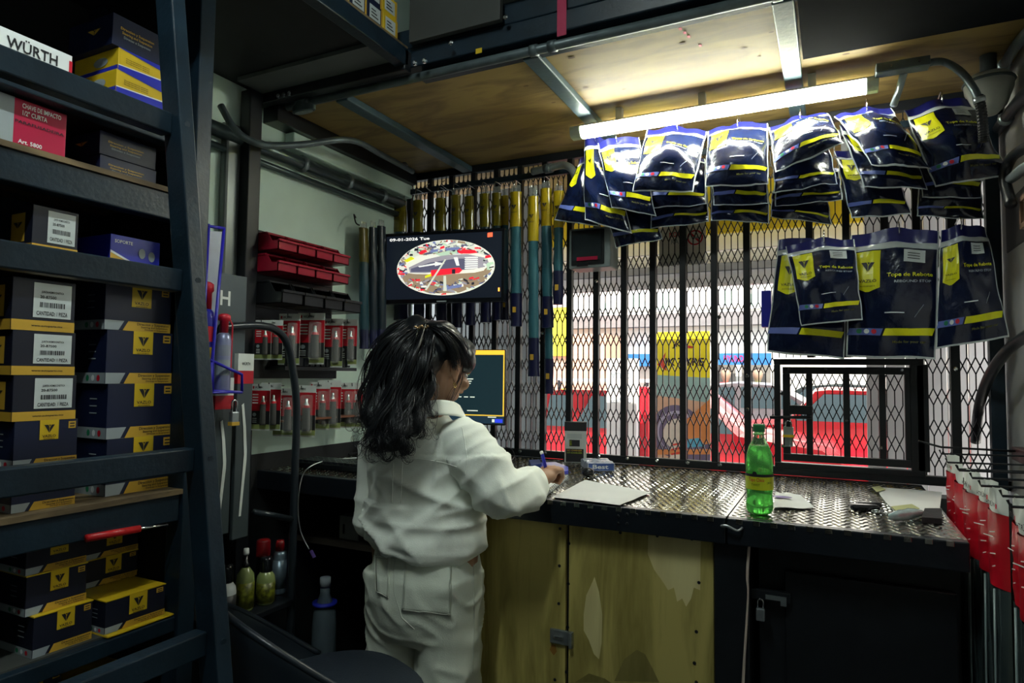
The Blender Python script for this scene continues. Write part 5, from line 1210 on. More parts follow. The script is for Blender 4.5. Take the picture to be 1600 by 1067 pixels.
w_ = [PZ(557, 719, ZC)+Vector((0, 0, .01)), PZ(520, 722, ZC)+Vector((0, 0, .01)), PY(490, 726, YF-.03), PY(472, 745, YF-.04), PY(466, 790, YF-.04), PY(470, 830, YF-.03), PY(483, 858, YF-.02)]
tag(B().tube(spline(w_, 6), .0018, 6).build('white_cable', PRWHT, smooth=True), 'white cable drooping over the counter edge left of the woman', 'cable')
q = PY(486, 860, YF-.02); tag(B().bar(q, q+Vector((.016, 0, -.022)), .010, .006).build('cable_plug', mat('purple_plastic', (.14, .08, .30), .35)), 'small purple plug at the end of the white cable', 'plug')
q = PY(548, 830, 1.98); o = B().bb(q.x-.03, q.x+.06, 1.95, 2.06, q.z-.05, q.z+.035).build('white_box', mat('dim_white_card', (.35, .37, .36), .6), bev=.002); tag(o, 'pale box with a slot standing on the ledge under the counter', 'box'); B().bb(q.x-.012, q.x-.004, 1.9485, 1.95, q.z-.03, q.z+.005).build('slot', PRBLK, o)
und = B().bb(XL+.02, -1.23, 1.92, 2.3, .72, .742).build('under_shelf', mat('dark_wood_shelf', (.05, .04, .03), .7)); tag(und, 'dark shelf board under the left end of the counter', 'shelf')
o.location.z = .7426
b = B(); b.bar((-1.50, 1.98, .80), (-1.32, 2.03, .80), .10, .115); tag(b.build('blue_box', mat('dull_blue_box', (.03, .05, .085), .5), bev=.004), 'dull blue box on the dark shelf under the counter', 'box')
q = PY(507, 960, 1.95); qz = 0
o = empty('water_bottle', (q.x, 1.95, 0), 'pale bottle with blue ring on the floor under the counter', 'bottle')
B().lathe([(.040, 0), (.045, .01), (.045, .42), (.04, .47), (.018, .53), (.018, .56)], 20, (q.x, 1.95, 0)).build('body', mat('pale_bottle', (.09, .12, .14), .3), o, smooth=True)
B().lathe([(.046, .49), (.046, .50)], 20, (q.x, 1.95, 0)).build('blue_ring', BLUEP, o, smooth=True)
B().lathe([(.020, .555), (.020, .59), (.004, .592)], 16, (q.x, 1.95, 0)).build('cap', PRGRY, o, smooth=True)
q = PY(515, 848, 2.0); tag(B().bar(q, q+Vector((.02, 0, 0)), .01, .006).build('indicator_light', emitmat('led_blue', (.05, .03, 1.0), 1.5)), 'tiny blue indicator light in the dark under the counter', 'light')
# ================================================================ RIGHT WALL: wiper packs on hooks
GCLR = mat('grey_clear_sleeve', (.035, .05, .052), .16, var=.2, vs=10, coat=.5)
rail_ = B().bb(XR_-.03, XR_, 1.0, 2.50, 1.12, 1.16).build('hook_rail', mat('dark_red_rail', (.07, .02, .022), .4), bev=.003); tag(rail_, 'dark hook rail on the right wall above the wiper packs', 'rail')
wy = [2.335, 2.20, 2.075, 1.955, 1.84, 1.72, 1.60, 1.47, 1.33]
names = ['farthest from the viewer, against the counter', 'second from the counter', 'third from the counter', 'fourth from the counter', 'fifth from the counter', 'sixth from the counter', 'seventh from the counter', 'eighth from the counter', 'nearest the viewer']
for i, yc in enumerate(wy):
    rnd = random.Random(i+40); Xp = .318+rnd.uniform(-.012, .012); w_ = .105; zt = 1.135+rnd.uniform(-.008, .008); zb = .40+rnd.uniform(-.02, .02); t = .03
    o = empty('wiper_pack', (Xp, yc, zb), 'red and white wiper pack on the right wall, '+names[i], 'wiper pack', 'wiper packs on the right wall hooks')
    a = math.radians(rnd.uniform(-14, 4)); ax = Vector((math.sin(a), math.cos(a), 0)); nv = Vector((-math.cos(a), math.sin(a), 0))
    M = frame((Xp, yc, zb), ax, Vector((0, 0, 1)), nv); hh = zt-zb
    def pil(x0, x1, y0, y1, bul, name, m, n=8):
        b = B()
        def g(u, v): 
            s = math.sin(math.pi*u)
            return M @ Vector((x0+(x1-x0)*u, y0+(y1-y0)*v, bul*(s**.7)+.0025*math.sin(7*u+3*v*(y1-y0)*30+i)*s))
        b.grid(g, n, 6); b.grid(lambda u, v: M @ Vector((x0+(x1-x0)*(1-u), y0+(y1-y0)*v, -bul*.3*math.sin(math.pi*(1-u)))), n, 6)
        return b.build(name, m, o, smooth=True)
    pil(-w_/2, w_/2, hh-.052, hh, .010, 'white_header', CARDW)
    pil(-w_/2, w_/2, hh-.205, hh-.052, .015, 'red_label', CARDR)
    pil(-w_/2, w_/2, 0, hh-.205, .014, 'clear_sleeve', GCLR)
    b = B(); f = lambda x, y, l=0: M @ Vector((x, y, .018+.0005*l))
    write(b, 'WÜRTH', f, -.01, hh-.034, .014, .05, 0); b.add([f(-.044, hh-.04), f(-.036, hh-.04), f(-.036, hh-.03), f(-.044, hh-.03)], [(0, 1, 2, 3)], 1)
    for k, (u, v, l) in enumerate(((-.03, .09, .03), (-.02, .102, .055), (-.03, .135, .03), (-.028, .16, .018))): b.add([f(u, hh-v), f(u+l, hh-v-.006), f(u+l, hh-v-.0038), f(u, hh-v+.0022)], [(0, 1, 2, 3)], 2)
    b.build('lettering', [PRBLK, PRRED, CARDW], o)
    B().tube([M @ Vector((-.015, .02, .017)), M @ Vector((-.012, hh*.4, .018)), M @ Vector((-.016, hh-.21, .017))], .0022, 6).build('blade_edge', mat('pale_edge_film', (.22, .28, .28), .25), o, smooth=True)
    for dy in (.0,):
        B().tube([(XR_-.03, yc+dy, zt+.006), (Xp-.03, yc+dy, zt+.0), (Xp-.034, yc+dy, zt+.012)], .0028, 6).build('hook', BLACK, o)
# the near hook pushed out beyond the packs
p = [Vector((XR_-.03, 2.45, 1.150)), Vector((.30, 2.44, 1.152)), Vector((.24, 2.44, 1.168))]
tag(B().tube(p, .0035, 6).build('empty_hook', BLACK, smooth=True), 'empty black hook sticking out past the red wiper packs', 'hook')
# hose arch
pts = [PX(1640, 505, .47), PX(1600, 527, .47), PX(1570, 552, .45), PX(1545, 590, .44), PX(1530, 635, .44), PX(1524, 690, .44)]
tag(B().tube(spline(pts, 6), .016, 10).build('black_hose', BLACK, smooth=True), 'thick black hose arching down the right wall to the packs', 'hose')
# post in the right corner
struct(B().bb(.46, .50, 2.60, 2.64, 1.0, 2.3).build('corner_post', STEEL, bev=.003))
# wall plate with junction, wood framed board, pipes, round lamp housing on the right wall
pl_ = B().bb(XR_-.004, XR_, 1.7, 2.62, 1.78, 1.94).build('sheet_metal_cover', mat('dark_sheet', (.05, .055, .06), .5)); tag(pl_, 'dark sheet metal panel on the right wall above the hose', 'panel')
f0 = PX(1560, 350, .50); f1_ = PX(1620, 320, .50)
wb = empty('framed_board', (.5, f1_.y, 1.8), 'small pale framed board on the right wall beside the bags', 'board')
y0, y1 = 1.95, 2.28; z0, z1 = 1.80, 1.875
B().bb(.490, XR_-.0045, y0, y1, z0, z1).build('board', mat('pale_beige_board', (.45, .40, .33), .6, var=.25, vs=14), wb)
for (a0, a1, b0, b1) in ((y0-.008, y1+.008, z0-.008, z0+.006), (y0-.008, y1+.008, z1-.006, z1+.008), (y0-.008, y0+.006, z0, z1), (y1-.006, y1+.008, z0, z1)): B().bb(.482, .512, a0, a1, b0, b1).build('frame_strip', mat('brown_frame', (.14, .08, .05), .5), wb)
pipe([PX(1640, 20, .49), PX(1585, 75, .49), PX(1531, 172, .49)], .015, GREYPIPE, 'grey conduit running along the top of the right wall', [(PX(1569, 102, .49), (0, 1, 0))])
pipe([PX(1640, 110, .50), PX(1590, 160, .50), PX(1545, 222, .50)], .017, BLACK, 'dark conduit below the grey one on the right wall', [(PX(1572, 185, .50), (0, 1, 0))])
rl = empty('round_lamp', PX(1543, 160, .47), 'round pale lamp housing in the upper right corner', 'lamp')
q = PY(1548, 150, 2.40)
B().lathe([(.02, 0), (.055, -.006), (.066, -.02), (.063, -.05), (.045, -.10), (.02, -.125), (.003, -.13)], 24, (min(q.x, .44), 2.40, 2.30)).build('globe', mat('opal_plastic', (.42, .44, .40), .35, var=.1), rl, smooth=True)
B().lathe([(.068, -.022), (.070, -.026), (.068, -.030)], 24, (min(q.x, .44), 2.40, 2.30)).build('rim', GREYPIPE, rl, smooth=True)
B().tube([(min(q.x, .44), 2.40, 2.36), (min(q.x, .44), 2.40, 2.29)], .022, 14).build('mount', GREYPIPE, rl, smooth=True)
pts = [PX(1640, 215, .48), PX(1600, 232, .48), PX(1578, 250, .47), PX(1570, 280, .46), PX(1580, 320, .46)]
tag(B().tube(spline(pts, 6), .015, 10).build('black_hose', BLACK, smooth=True), 'black hose looping on the right wall beside the top row of bags', 'hose')
pts = [PX(1640, 248, .47), PX(1604, 260, .47), PX(1584, 276, .47), PX(1572, 284, .47)]
pipe(pts, .014, CONDUIT, 'short shiny pipe stub beside the right end of the top bags')
# ================================================================ STREET OUTSIDE
GZ = -.12
ASPH = mat('asphalt', (.24, .235, .23), .85, var=.15, vs=3, bump=.2, bs=60)
struct(B().bb(-40, 40, 2.76, 60, GZ-.1, GZ).build('street', ASPH))
struct(B().bb(-40, 40, 2.76, 4.6, GZ, GZ+.10).build('pavement', mat('pavement_concrete', (.45, .43, .40), .8, var=.12, vs=2)))
FAC = mat('cream_facade', (.74, .72, .64), .8, var=.06, vs=1.5); FACW = mat('white_facade', (.80, .80, .77), .8, var=.05, vs=1); BANDG = mat('grey_fascia', (.20, .19, .19), .8)
GLASSD = mat('street_glass', (.03, .045, .05), .15, var=0, spec=.12); MINT = mat('mint_glass', (.45, .62, .52), .2)
YB = 17.0
bd = empty('building', (0, YB, GZ), 'long pale two storey building across the street', 'building')
def PB(x, y): return PY(x, y, YB)
zf1, zf0 = PB(1100, 510).z, PB(1100, 490).z
B().bb(-14, 8, YB, YB+4, GZ, 9).build('wall', FAC, bd)
B().bb(-14, 8, YB-.35, YB, zf1, zf0).build('balcony_band', BANDG, bd)
B().bb(-14, 8, YB-.02, YB, zf0+.9, zf0+1.25).build('white_band', FACW, bd)
for k, (x0, x1, y0, y1) in enumerate(((985, 1012, 455, 485), (1015, 1050, 455, 487), (1056, 1075, 455, 485), (930, 955, 470, 488), (1120, 1150, 450, 480), (1165, 1190, 455, 482))):
    a, c = PB(x0, y0), PB(x1, y1); wv = B().bb(a.x, c.x, YB-.06, YB+.02, c.z, a.z).build('window', FACW, bd); B().bb(a.x+.08, c.x-.08, YB-.08, YB-.055, c.z+.08, a.z-.08).build('pane', MINT, wv)
for (x0, x1) in ((1120, 1150), (1160, 1205), (860, 880)):
    a, c = PB(x0, 568), PB(x1, 640); wv = B().bb(a.x, c.x, YB-.05, YB+.02, GZ, a.z).build('shop_opening', mat('shop_dark', (.16, .15, .13), .7), bd)
# blue shop sign with red lettering
a, c = PY(962, 552, YB-.5), PY(1205, 570, YB-.5)
a2 = PY(1118, 552, YB-.5)
sg2 = B().bb(a2.x, c.x, YB-.5, YB-.38, c.z, a2.z).build('shop_sign', mat('sign_blue', (.02, .14, .45), .5)); tag(sg2, 'long blue shop sign with red lettering across the street', 'sign')
b = B(); write(b, 'HYUNDAI', lambda x, y: Vector(((a2.x*.62+c.x*.38)+x, YB-.51, (a2.z+c.z)/2+y)), 0, 0, .22, (c.x-a2.x)*.45, 0); b.build('lettering', mat('sign_red', (.45, .02, .10), .5), sg2)
B().bb(a2.x, a2.x+.08, YB-.38, YB, c.z, a2.z).build('bracket', BANDG, sg2)
a3, c3_ = PY(978, 553, YB-.5), PY(1016, 572, YB-.5)
sg3 = B().bb(a3.x, c3_.x, YB-.5, YB-.002, c3_.z, a3.z).build('shop_sign', MT['sign_blue']); tag(sg3, 'short blue shop sign left of the yellow tyre banner', 'sign')
# yellow awning and white shutter housing just outside the grille
aw = empty('awning', (-.3, 3.6, 2.0), 'pale shutter housing with yellow valance above the pavement outside', 'awning')
za, zb_ = PY(1100, 343, 3.6).z, PY(1100, 366, 3.6).z
B().bb(-1.6, 1.2, 3.60, 3.63, zb_, za+.25).build('yellow_valance', mat('valance_yellow', (.80, .62, .02), .6), aw)
zz_ = [PY(1100, y, 3.75).z for y in (374, 392, 412, 424, 447)]
B().bb(-1.8, 1.3, 3.75, 3.80, zz_[1], zz_[0]+.2).build('soffit_strip', FACW, aw)
B().bb(-1.8, 1.3, 3.75, 3.80, zz_[2], zz_[1]-.01).build('shutter_slat', FACW, aw)
B().bb(-1.8, 1.3, 3.74, 3.81, zz_[3], zz_[2]-.004).build('shutter_rail', mat('rail_grey', (.35, .37, .40), .6), aw)
B().bb(-1.8, 1.3, 3.75, 3.80, zz_[4], zz_[3]-.004).build('bottom_strip', mat('strip_white', (.72, .74, .78), .6), aw)
for x in (-1.75, 1.25): B().bb(x-.03, x+.03, 3.60, 3.81, GZ+.1, za+.25).build('post', FACW, aw)
# white panels beside the opening
def corr(x0, x1, Y, z0, z1, m, label, cat, pitch=.05):
    o = empty('panel', ((x0+x1)/2, Y, z0), label, cat); x = x0; k = 0
    while x < x1-.005:
        B().bb(x, min(x+pitch-.004, x1), Y-.004*(k % 2), Y+.02, z0, z1).build('rib', m, o); x += pitch; k += 1
    return o
PW = mat('white_sheet_metal', (.80, .77, .74), .5, var=.05)
x0 = PY(1355, 650, 3.05).x
corr(x0, 1.1, 3.05, GZ+.1, 2.35, PW, 'white sheet metal panel outside the grille at the right', 'panel', .07)
x1 = PY(851, 650, 3.05).x
corr(-3.2, x1, 3.05, GZ+.1, 2.35, mat('bluish_white_sheet', (.80, .81, .82), .5, var=.05), 'white sheet metal panel outside the grille at the left', 'panel', .07)
# banner with tyre and racing car
YBN = 4.3
a, c = PY(1022, 519, YBN), PY(1110, 722, YBN)
bn = empty('banner', ((a.x+c.x)/2, YBN, GZ+.1), 'roll up banner with yellow heading and tyre picture outside', 'banner')
B().bb(a.x, c.x, YBN, YBN+.01, GZ+.14, a.z).build('sheet', mat('banner_base', (.55, .50, .42), .6), bn)
B().bb(a.x-.03, c.x+.03, YBN-.06, YBN+.08, GZ+.1, GZ+.15).build('foot', ZINC, bn)
B().tube([((a.x+c.x)/2, YBN+.03, GZ+.14), ((a.x+c.x)/2, YBN+.03, a.z)], .012, 8).build('pole', ZINC, bn)
WBn, HBn = c.x-a.x, a.z-c.z
def F(u, v, l=0): return Vector((a.x+u*WBn, YBN-.001-.001*l, a.z-v*HBn))
b = B()
def pg(p, m, l=0): b.add([F(x, y, l) for x, y in p], [tuple(range(len(p)))], m)
pg([(0, 0), (1, 0), (1, .36), (0, .34)], 0); pg([(0, .34), (1, .36), (1, .55), (0, .5)], 1)
pg([(0, .5), (1, .55), (1, 1.3), (0, 1.3)], 2)
ring = lambda cx, cy, r, m, l: pg([(cx+r*math.cos(t), cy+r*.45*math.sin(t)) for t in [i*math.pi/14 for i in range(28)]], m, l)
ring(.40, .78, .46, 3, 1); ring(.42, .78, .36, 4, 2); ring(.42, .79, .33, 3, 3); ring(.44, .80, .27, 5, 4)
pg([(.55, .70), (1, .52), (1, .98), (.55, .98)], 6, 5); pg([(.5, .9), (1, .86), (1, 1.0), (.5, 1.0)], 3, 6); pg([(.56, .84), (.8, .82), (.92, .88), (.6, .9)], 7, 7); pg([(.3, .86), (.5, .82), (.52, 1), (.3, 1)], 5, 7); pg([(0, .93), (1, .9), (1, .94), (0, .97)], 6, 8)
for k in range(3): pg([(.32, .88+.035*k), (.5, .86+.035*k), (.5, .875+.035*k), (.32, .895+.035*k)], 8, 9)
write(b, 'JK TYRE', lambda x, y: F(x, y, 2), .55, .24, -.085, .72, 9); pg([(.06, .26), (.22, .16), (.18, .24), (.24, .31)], 8, 2)
write(b, 'JK', lambda x, y: F(x, y, 2), .42, .10, -.06, .16, 9); pg([(.56, .10), (.72, .12), (.70, .13), (.56, .13)], 8, 2)
b.build('picture', [mat('banner_yellow', (.80, .66, .02), .5), mat('banner_teal', (.28, .42, .36), .5), mat('banner_peach', (.60, .36, .22), .5), mat('banner_violet_grey', (.14, .11, .17), .5), mat('banner_lilac', (.40, .36, .44), .5), mat('banner_cream', (.62, .54, .42), .5), mat('banner_orange', (.60, .22, .06), .5), mat('banner_cyan', (.08, .32, .42), .4), mat('banner_red', (.55, .05, .03), .5), PRBLK], bn)
# cars
def car(o, cpos, yawd, L, Wd, Hr, m, prof, wins, label, cat='car', wheels=True):
    """prof: side outline (x, z) of the whole body; extruded across the width with tumblehome; wins: side window polygons"""
    a = math.radians(yawd); ax = Vector((math.cos(a), math.sin(a), 0)); nv = Vector((-math.sin(a), math.cos(a), 0)); c = Vector(cpos)
    r = empty(o, c, label, cat)
    def W_(x, y, z): return c+ax*x+nv*y+Vector((0, 0, z))
    def half(z): return Wd/2*(1-.16*max(0, (z-.9))/.6) if z > .9 else Wd/2*(1-.06*max(0, (.5-z)))
    b = B(); n = len(prof); N = 6
    vs = []
    for j in range(N+1):
        t = j/N*2-1
        for (x, z) in prof:
            y = t*half(z); k = 1-.04*abs(t)**3; vs.append(W_(x*k, y, z-.03*abs(t)**4*(1 if z > .8 else 0)))
    fs = []
    for j in range(N):
        for i in range(n): fs.append((j*n+i, j*n+(i+1) % n, (j+1)*n+(i+1) % n, (j+1)*n+i))
    fs.append(tuple(range(n))); fs.append(tuple(N*n+i for i in range(n))[::-1]); b.add(vs, fs); b.build('body', m, r, smooth='auto')
    for s in (-1, 1):
        for wp in wins:
            b = B(); b.add([W_(x*.965, s*(half(z)+.012), z) for x, z in wp], [tuple(range(len(wp)))]); b.build('side_window', GLASSD, r)
        for sx in ((-.31, .31) if wheels else ()):
            cc = W_(sx*L, s*(Wd/2-.09), .31); b = B(); M = frame(cc, ax, Vector((0, 0, 1)), nv); b.lathe([(.12, -.1), (.29, -.1), (.31, -.06), (.31, .06), (.29, .1), (.12, .1)], 20, M=M); wv = b.build('wheel', BLACK, r, smooth=True)
            b = B(); b.lathe([(.02, -.105), (.19, -.102), (.19, .102), (.02, .105)], 16, M=M); b.build('hub', ZINC, wv)
    return r, W_, half
REDP = mat('red_car_paint', (.62, .008, .02), .25, var=.05, coat=.6)
SED = lambda L: [(-L/2, .35), (-L/2-.02, .62), (-L/2+.04, .92), (-L*.34, .98), (-L*.20, 1.36), (-L*.05, 1.43), (L*.08, 1.40), (L*.25, 1.0), (L*.43, .88), (L/2, .70), (L/2+.02, .40), (L*.45, .22), (-L*.45, .22)]
# red estate car with roof rails, facing right, behind the standing signs
D1 = 6.5
cx0 = PY(985, 640, D1).x; RX = lambda px, py: PY(px, py, D1).x-cx0
zr = PY(960, 606, D1).z-GZ
ab = RX(1160, 680); at_ = RX(1082, 606); rt = RX(846, 606)
EST = [(rt-.42, .35), (rt-.45, .62), (rt-.38, .95), (rt-.05, zr*.97), (rt+.15, zr), (at_-.1, zr), (at_, zr-.02), (ab, .96), (ab+.75, .87), (ab+.92, .72), (ab+.94, .42), (ab+.7, .22), (rt-.3, .22)]
r1 = lambda px: RX(px, 640)/.965
er, We, he = car('estate_car', (cx0, D1+.80, GZ), 0, 3.2, 1.6, zr, REDP, EST, [[(r1(852), .95), (r1(886), .95), (r1(884), zr-.09), (r1(856), zr-.09)], [(r1(898), .95), (r1(992), .95), (r1(992), zr-.09), (r1(921), zr-.09)], [(r1(1014), .95), (r1(1146), .95), (r1(1096), zr-.09), (r1(1014), zr-.09)]], 'red estate car with roof rails parked behind the standing signs')
for s in (-1, 1):
    B().bar(We(rt+.1, s*.58, zr+.075), We(at_-.2, s*.58, zr+.075), .03, .03).build('roof_rail', PRWHT, er)
    for t in (rt+.12, (rt+at_)/2, at_-.22): B().bar(We(t, s*.58, zr-.04), We(t, s*.58, zr+.07), .03, .03, up=(0, 1, 0)).build('rail_foot', BLACK, er)
# red hatchback facing left, seen through the hatch
D3 = 8.6
cx1 = PY(1300, 640, D3).x; RX = lambda px, py: PY(px, py, D3).x-cx1
zr3 = PY(1310, 606, D3).z-GZ; ab, at_ = RX(1228, 642), RX(1272, 610)
HAT = [(ab-1.05, .40), (ab-1.0, .75), (ab-.85, .86), (ab, .97), (at_, zr3-.02), (at_+.15, zr3), (at_+1.5, zr3-.02), (at_+2.0, 1.0), (at_+2.15, .9), (at_+2.18, .4), (at_+2.0, .22), (ab-.85, .22)]
car('hatchback_car', (cx1, D3+.82, GZ), 0, 3.4, 1.64, zr3, REDP, HAT, [[(at_-.22, .98), (at_+.62, .98), (at_+.62, zr3-.08), (at_+.10, zr3-.08)], [(at_+.70, .98), (at_+1.55, .98), (at_+1.35, zr3-.08), (at_+.70, zr3-.08)]], 'red hatchback seen through the hatch opening')
W3 = [[(-1.15, 1.0), (-.25, 1.0), (-.25, 1.33), (-.78, 1.32)], [(-.15, 1.0), (.85, 1.0), (.42, 1.33), (-.15, 1.34)]]
car('silver_car', (PY(1180, 620, 12).x, 12.0, GZ), 0, 4.4, 1.6, 1.5, mat('silver_car_paint', (.55, .56, .56), .25, coat=.5), SED(4.4), W3, 'silver car farther down the street behind the red cars')
car('dark_car', (PY(1330, 600, 14).x, 14.4, GZ), 0, 4.4, 1.6, 1.5, mat('grey_green_car_paint', (.22, .26, .25), .25, coat=.5), SED(4.4), W3, 'grey green car beyond the red hatchback')
# white sign post / stand, red post, yellow and salmon shapes
def slim(x0, x1, y0, y1, Y, nm, m, label, cat, t=.12, par=None):
    a, c = PY(x0, y0, Y), PY(x1, y1, Y); o = B().bb(a.x, c.x, Y, Y+t, c.z, a.z); return o
a, c = PY(948, 560, 4.6), PY(994, 720, 4.6); ws = B().bb(a.x, c.x, 4.6, 4.68, GZ+.10, a.z).build('sign_stand', mat('white_stand', (.75, .73, .68), .6)); tag(ws, 'white standing sign board outside between the red truck and red post', 'sign')
b = B(); f = lambda x, y: Vector((a.x+x, 4.598, a.z-y)); wS = c.x-a.x
for k in range(3): write(b, ('AUTO', 'PARTES', 'SERVICIO')[k], f, wS*.5, .12+.09*k, .06, wS*.7, 0)
b.build('lettering', PRGRY, ws)
a, c = PY(996, 604, 4.7), PY(1013, 720, 4.7); o = B().bb(a.x, c.x, 4.7, 4.8, GZ+.1, a.z).build('red_post', REDP, bev=.01); tag(o, 'red painted post outside, left of the tyre banner', 'post')
a, c = PY(862, 515, 14.6), PY(886, 560, 14.6); o = empty('street_kiosk', (a.x, 14.6, GZ), 'salmon and yellow kiosk across the street above the red truck', 'kiosk')
kx = PY(946, 560, 14.6).x
B().bb(a.x-1.0, kx, 14.6, 16.2, GZ, PY(900, 522, 14.6).z).build('wall', mat('salmon_wall', (.70, .36, .24), .7), o)
B().bb(a.x, c.x, 14.52, 14.6, PY(870, 556, 14.5).z, PY(870, 480, 14.5).z).build('yellow_sign', mat('kiosk_yellow', (.75, .65, .03), .6), o)
# two pedestrians far across the street
def walker(px, py_head, Y, shirt, label):
    hd = PY(px, py_head, Y); hgt = 1.62; c = Vector((hd.x, Y, GZ))
    b = B()
    for sx in (-.09, .09): b.tube([c+Vector((sx*1.2, 0, 0)), c+Vector((sx*1.1, 0, .45)), c+Vector((sx, 0, .85))], [.05, .06, .085], 8, 2)
    b.tube([c+Vector((0, 0, .80)), c+Vector((0, 0, 1.0)), c+Vector((0, 0, 1.28)), c+Vector((0, 0, 1.40))], [.15, .14, .18, .10], 10, 1)
    for sx in (-1, 1): b.tube([c+Vector((.19*sx, 0, 1.33)), c+Vector((.25*sx, -.02, 1.08)), c+Vector((.24*sx, -.12, .88))], [.055, .045, .035], 8, 1)
    b.lathe([(.03, 1.38), (.05, 1.42), (.085, 1.50), (.095, 1.56), (.085, 1.62), (.03, 1.67)], 12, c, 0)
    b.tube([c+Vector((0, .02, 1.60)), c+Vector((0, .02, 1.69))], [.10, .05], 10, 3)
    o = b.build('person', [mat('far_skin', (.35, .22, .15), .6), shirt, mat('far_trousers', (.05, .05, .07), .7), mat('far_hair', (.02, .015, .012), .6)], smooth=True); tag(o, label, 'person')
walker(1134, 574, 13.2, mat('far_red_shirt', (.5, .03, .04), .7), 'person in a red shirt standing across the street')
walker(1184, 574, 13.3, mat('far_green_shirt', (.10, .45, .08), .7), 'person in a green shirt standing across the street')
# ================================================================ CHAIR
cf = Vector((.42, .907, 0)).normalized(); cp_ = Vector((cf.y, -cf.x, 0)); cc = Vector((-1.060, 1.185, 0))
ch = empty('tub_chair', cc, 'dark moulded tub chair in the foreground behind the woman', 'chair')
SHELL = mat('dark_blue_black_shell', (.010, .015, .022), .38, var=.15)
def rimz(ph): return .625+.235*max(0., math.cos(ph*.78))**1.15
def wallp(u, v):
    ph = math.radians(-112+224*u); z = .585+(rimz(ph)-.585)*v; R_ = .195+.022*v+.008*math.sin(v*3)
    return cc-cf*(R_*math.cos(ph))+cp_*(R_*math.sin(ph))+Vector((0, 0, z))
b = B(); b.grid(wallp, 40, 10); sh_ = b.build('back_shell', SHELL, ch, smooth=True); md = sh_.modifiers.new('solid', 'SOLIDIFY'); md.thickness = .012; md.offset = 0
md = sh_.modifiers.new('bev', 'BEVEL'); md.width = .004; md.segments = 2
B().tube([wallp(i/40, 1.0) for i in range(41)], .0075, 8).build('rim', SHELL, ch, smooth=True)
def seatp(u, v, z):
    a = u*2*math.pi; e = .75; x = math.copysign(abs(math.cos(a))**e, math.cos(a)); y = math.copysign(abs(math.sin(a))**e, math.sin(a))
    return cc+cf*(v*.205*x+.02)+cp_*(v*.195*y)+Vector((0, 0, z))
b = B(); b.grid(lambda u, v: seatp(u, 1-.999*v, .640-.012*(1-v)**6+.006*math.cos(v*3)), 40, 8); b.grid(lambda u, v: seatp(1-u, 1-.999*v, .590), 40, 4); b.grid(lambda u, v: seatp(1-u, 1, .590+.036*v+.002), 40, 1)
b.build('seat', mat('seat_pad_fabric', (.016, .024, .036), .6, bump=.15, bs=200), ch, smooth=True)
for sx, sy in ((.17, .15), (.17, -.15), (-.15, .15), (-.15, -.15)):
    t_ = cc+cf*sx*.7+cp_*sy*.7+Vector((0, 0, .59)); f_ = cc+cf*sx*1.05+cp_*sy*1.05
    B().tube([f_, t_], .011, 10).build('leg', BLACK, ch, smooth=True)
ring = [cc+cf*.155*sx+cp_*.14*sy+Vector((0, 0, .24)) for sx, sy in ((1, 1), (1, -1), (-1, -1), (-1, 1), (1, 1))]
B().tube(ring, .008, 8).build('foot_ring', BLACK, ch, smooth=True)
# ================================================================ PERSON
def limb(b, pts, rs, n=14, m=0):
    pts = [Vector(p) for p in pts]
    for p, r in zip(pts, rs): ell(b, p, (r, r, r), n=n)
    for i in range(len(pts)-1): b.tube([pts[i], pts[i+1]], [rs[i], rs[i+1]], n)
def ell(b, c, r, M3=None, n=16):
    pr = [(math.sin(math.pi*i/n) if 0 < i < n else .001, -math.cos(math.pi*i/n)) for i in range(n+1)]
    M = Matrix.Translation(Vector(c)) @ (M3.to_4x4() if M3 else Matrix.Identity(4)) @ Matrix.Diagonal((r[0], r[1], r[2], 1))
    b.lathe(pr, n, M=M)
def remesh(b, vox, it=6, fac=.5):
    me = bpy.data.meshes.new('r'); me.from_pydata(b.v, [], b.f); me.update(); bm = bmesh.new(); bm.from_mesh(me); bmesh.ops.recalc_face_normals(bm, faces=bm.faces); bm.to_mesh(me); bm.free()
    ob = bpy.data.objects.new('r', me); col.objects.link(ob)
    md = ob.modifiers.new('r', 'REMESH'); md.mode = 'VOXEL'; md.voxel_size = vox
    if it: ms = ob.modifiers.new('s', 'SMOOTH'); ms.iterations = it; ms.factor = fac
    bpy.context.view_layer.update()
    out = bpy.data.meshes.new_from_object(ob.evaluated_get(bpy.context.evaluated_depsgraph_get()))
    bpy.data.objects.remove(ob); bpy.data.meshes.remove(me)
    return out
def finish(me, name, m, parent, disp=None):
    off = Vector(wloc(parent)) if parent else Vector((0, 0, 0))
    n = len(me.vertices); V = np.zeros(n*3); me.vertices.foreach_get('co', V); V = V.reshape(-1, 3)
    if disp:
        Nn = np.zeros(n*3); me.vertices.foreach_get('normal', Nn); Nn = Nn.reshape(-1, 3)
        d = np.array([disp(Vector(V[i]), Vector(Nn[i])) for i in range(n)]); V = V+Nn*d[:, None]
    me.vertices.foreach_set('co', (V-np.array(off)).ravel()); me.materials.clear(); me.materials.append(m)
    me.polygons.foreach_set('use_smooth', [True]*len(me.polygons)); me.update(); me.name = name
    o = bpy.data.objects.new(name, me); col.objects.link(o)
    if parent: o.parent = parent
    return o
SKIN = mat('skin', (.36, .20, .12), .5, var=.08, vs=8, bump=.05, bs=120)
CLOTH = mat('white_cotton', (.86, .90, .82), .8, var=.03, vs=6, bump=.06, bs=300, sheen=.1)
DENIM = mat('pale_denim', (.60, .64, .55), .85, var=.08, vs=10, bump=.12, bs=350)
SEAMM = mat('seam_thread', (.48, .51, .44), .85, var=.05)
HAIR = mat('black_hair', (.006, .0075, .010), .32, var=.2, vs=40, spec=.7)
pb0 = Vector((PD(662, 900, 1.90).x, PD(662, 900, 1.90).y, 0))
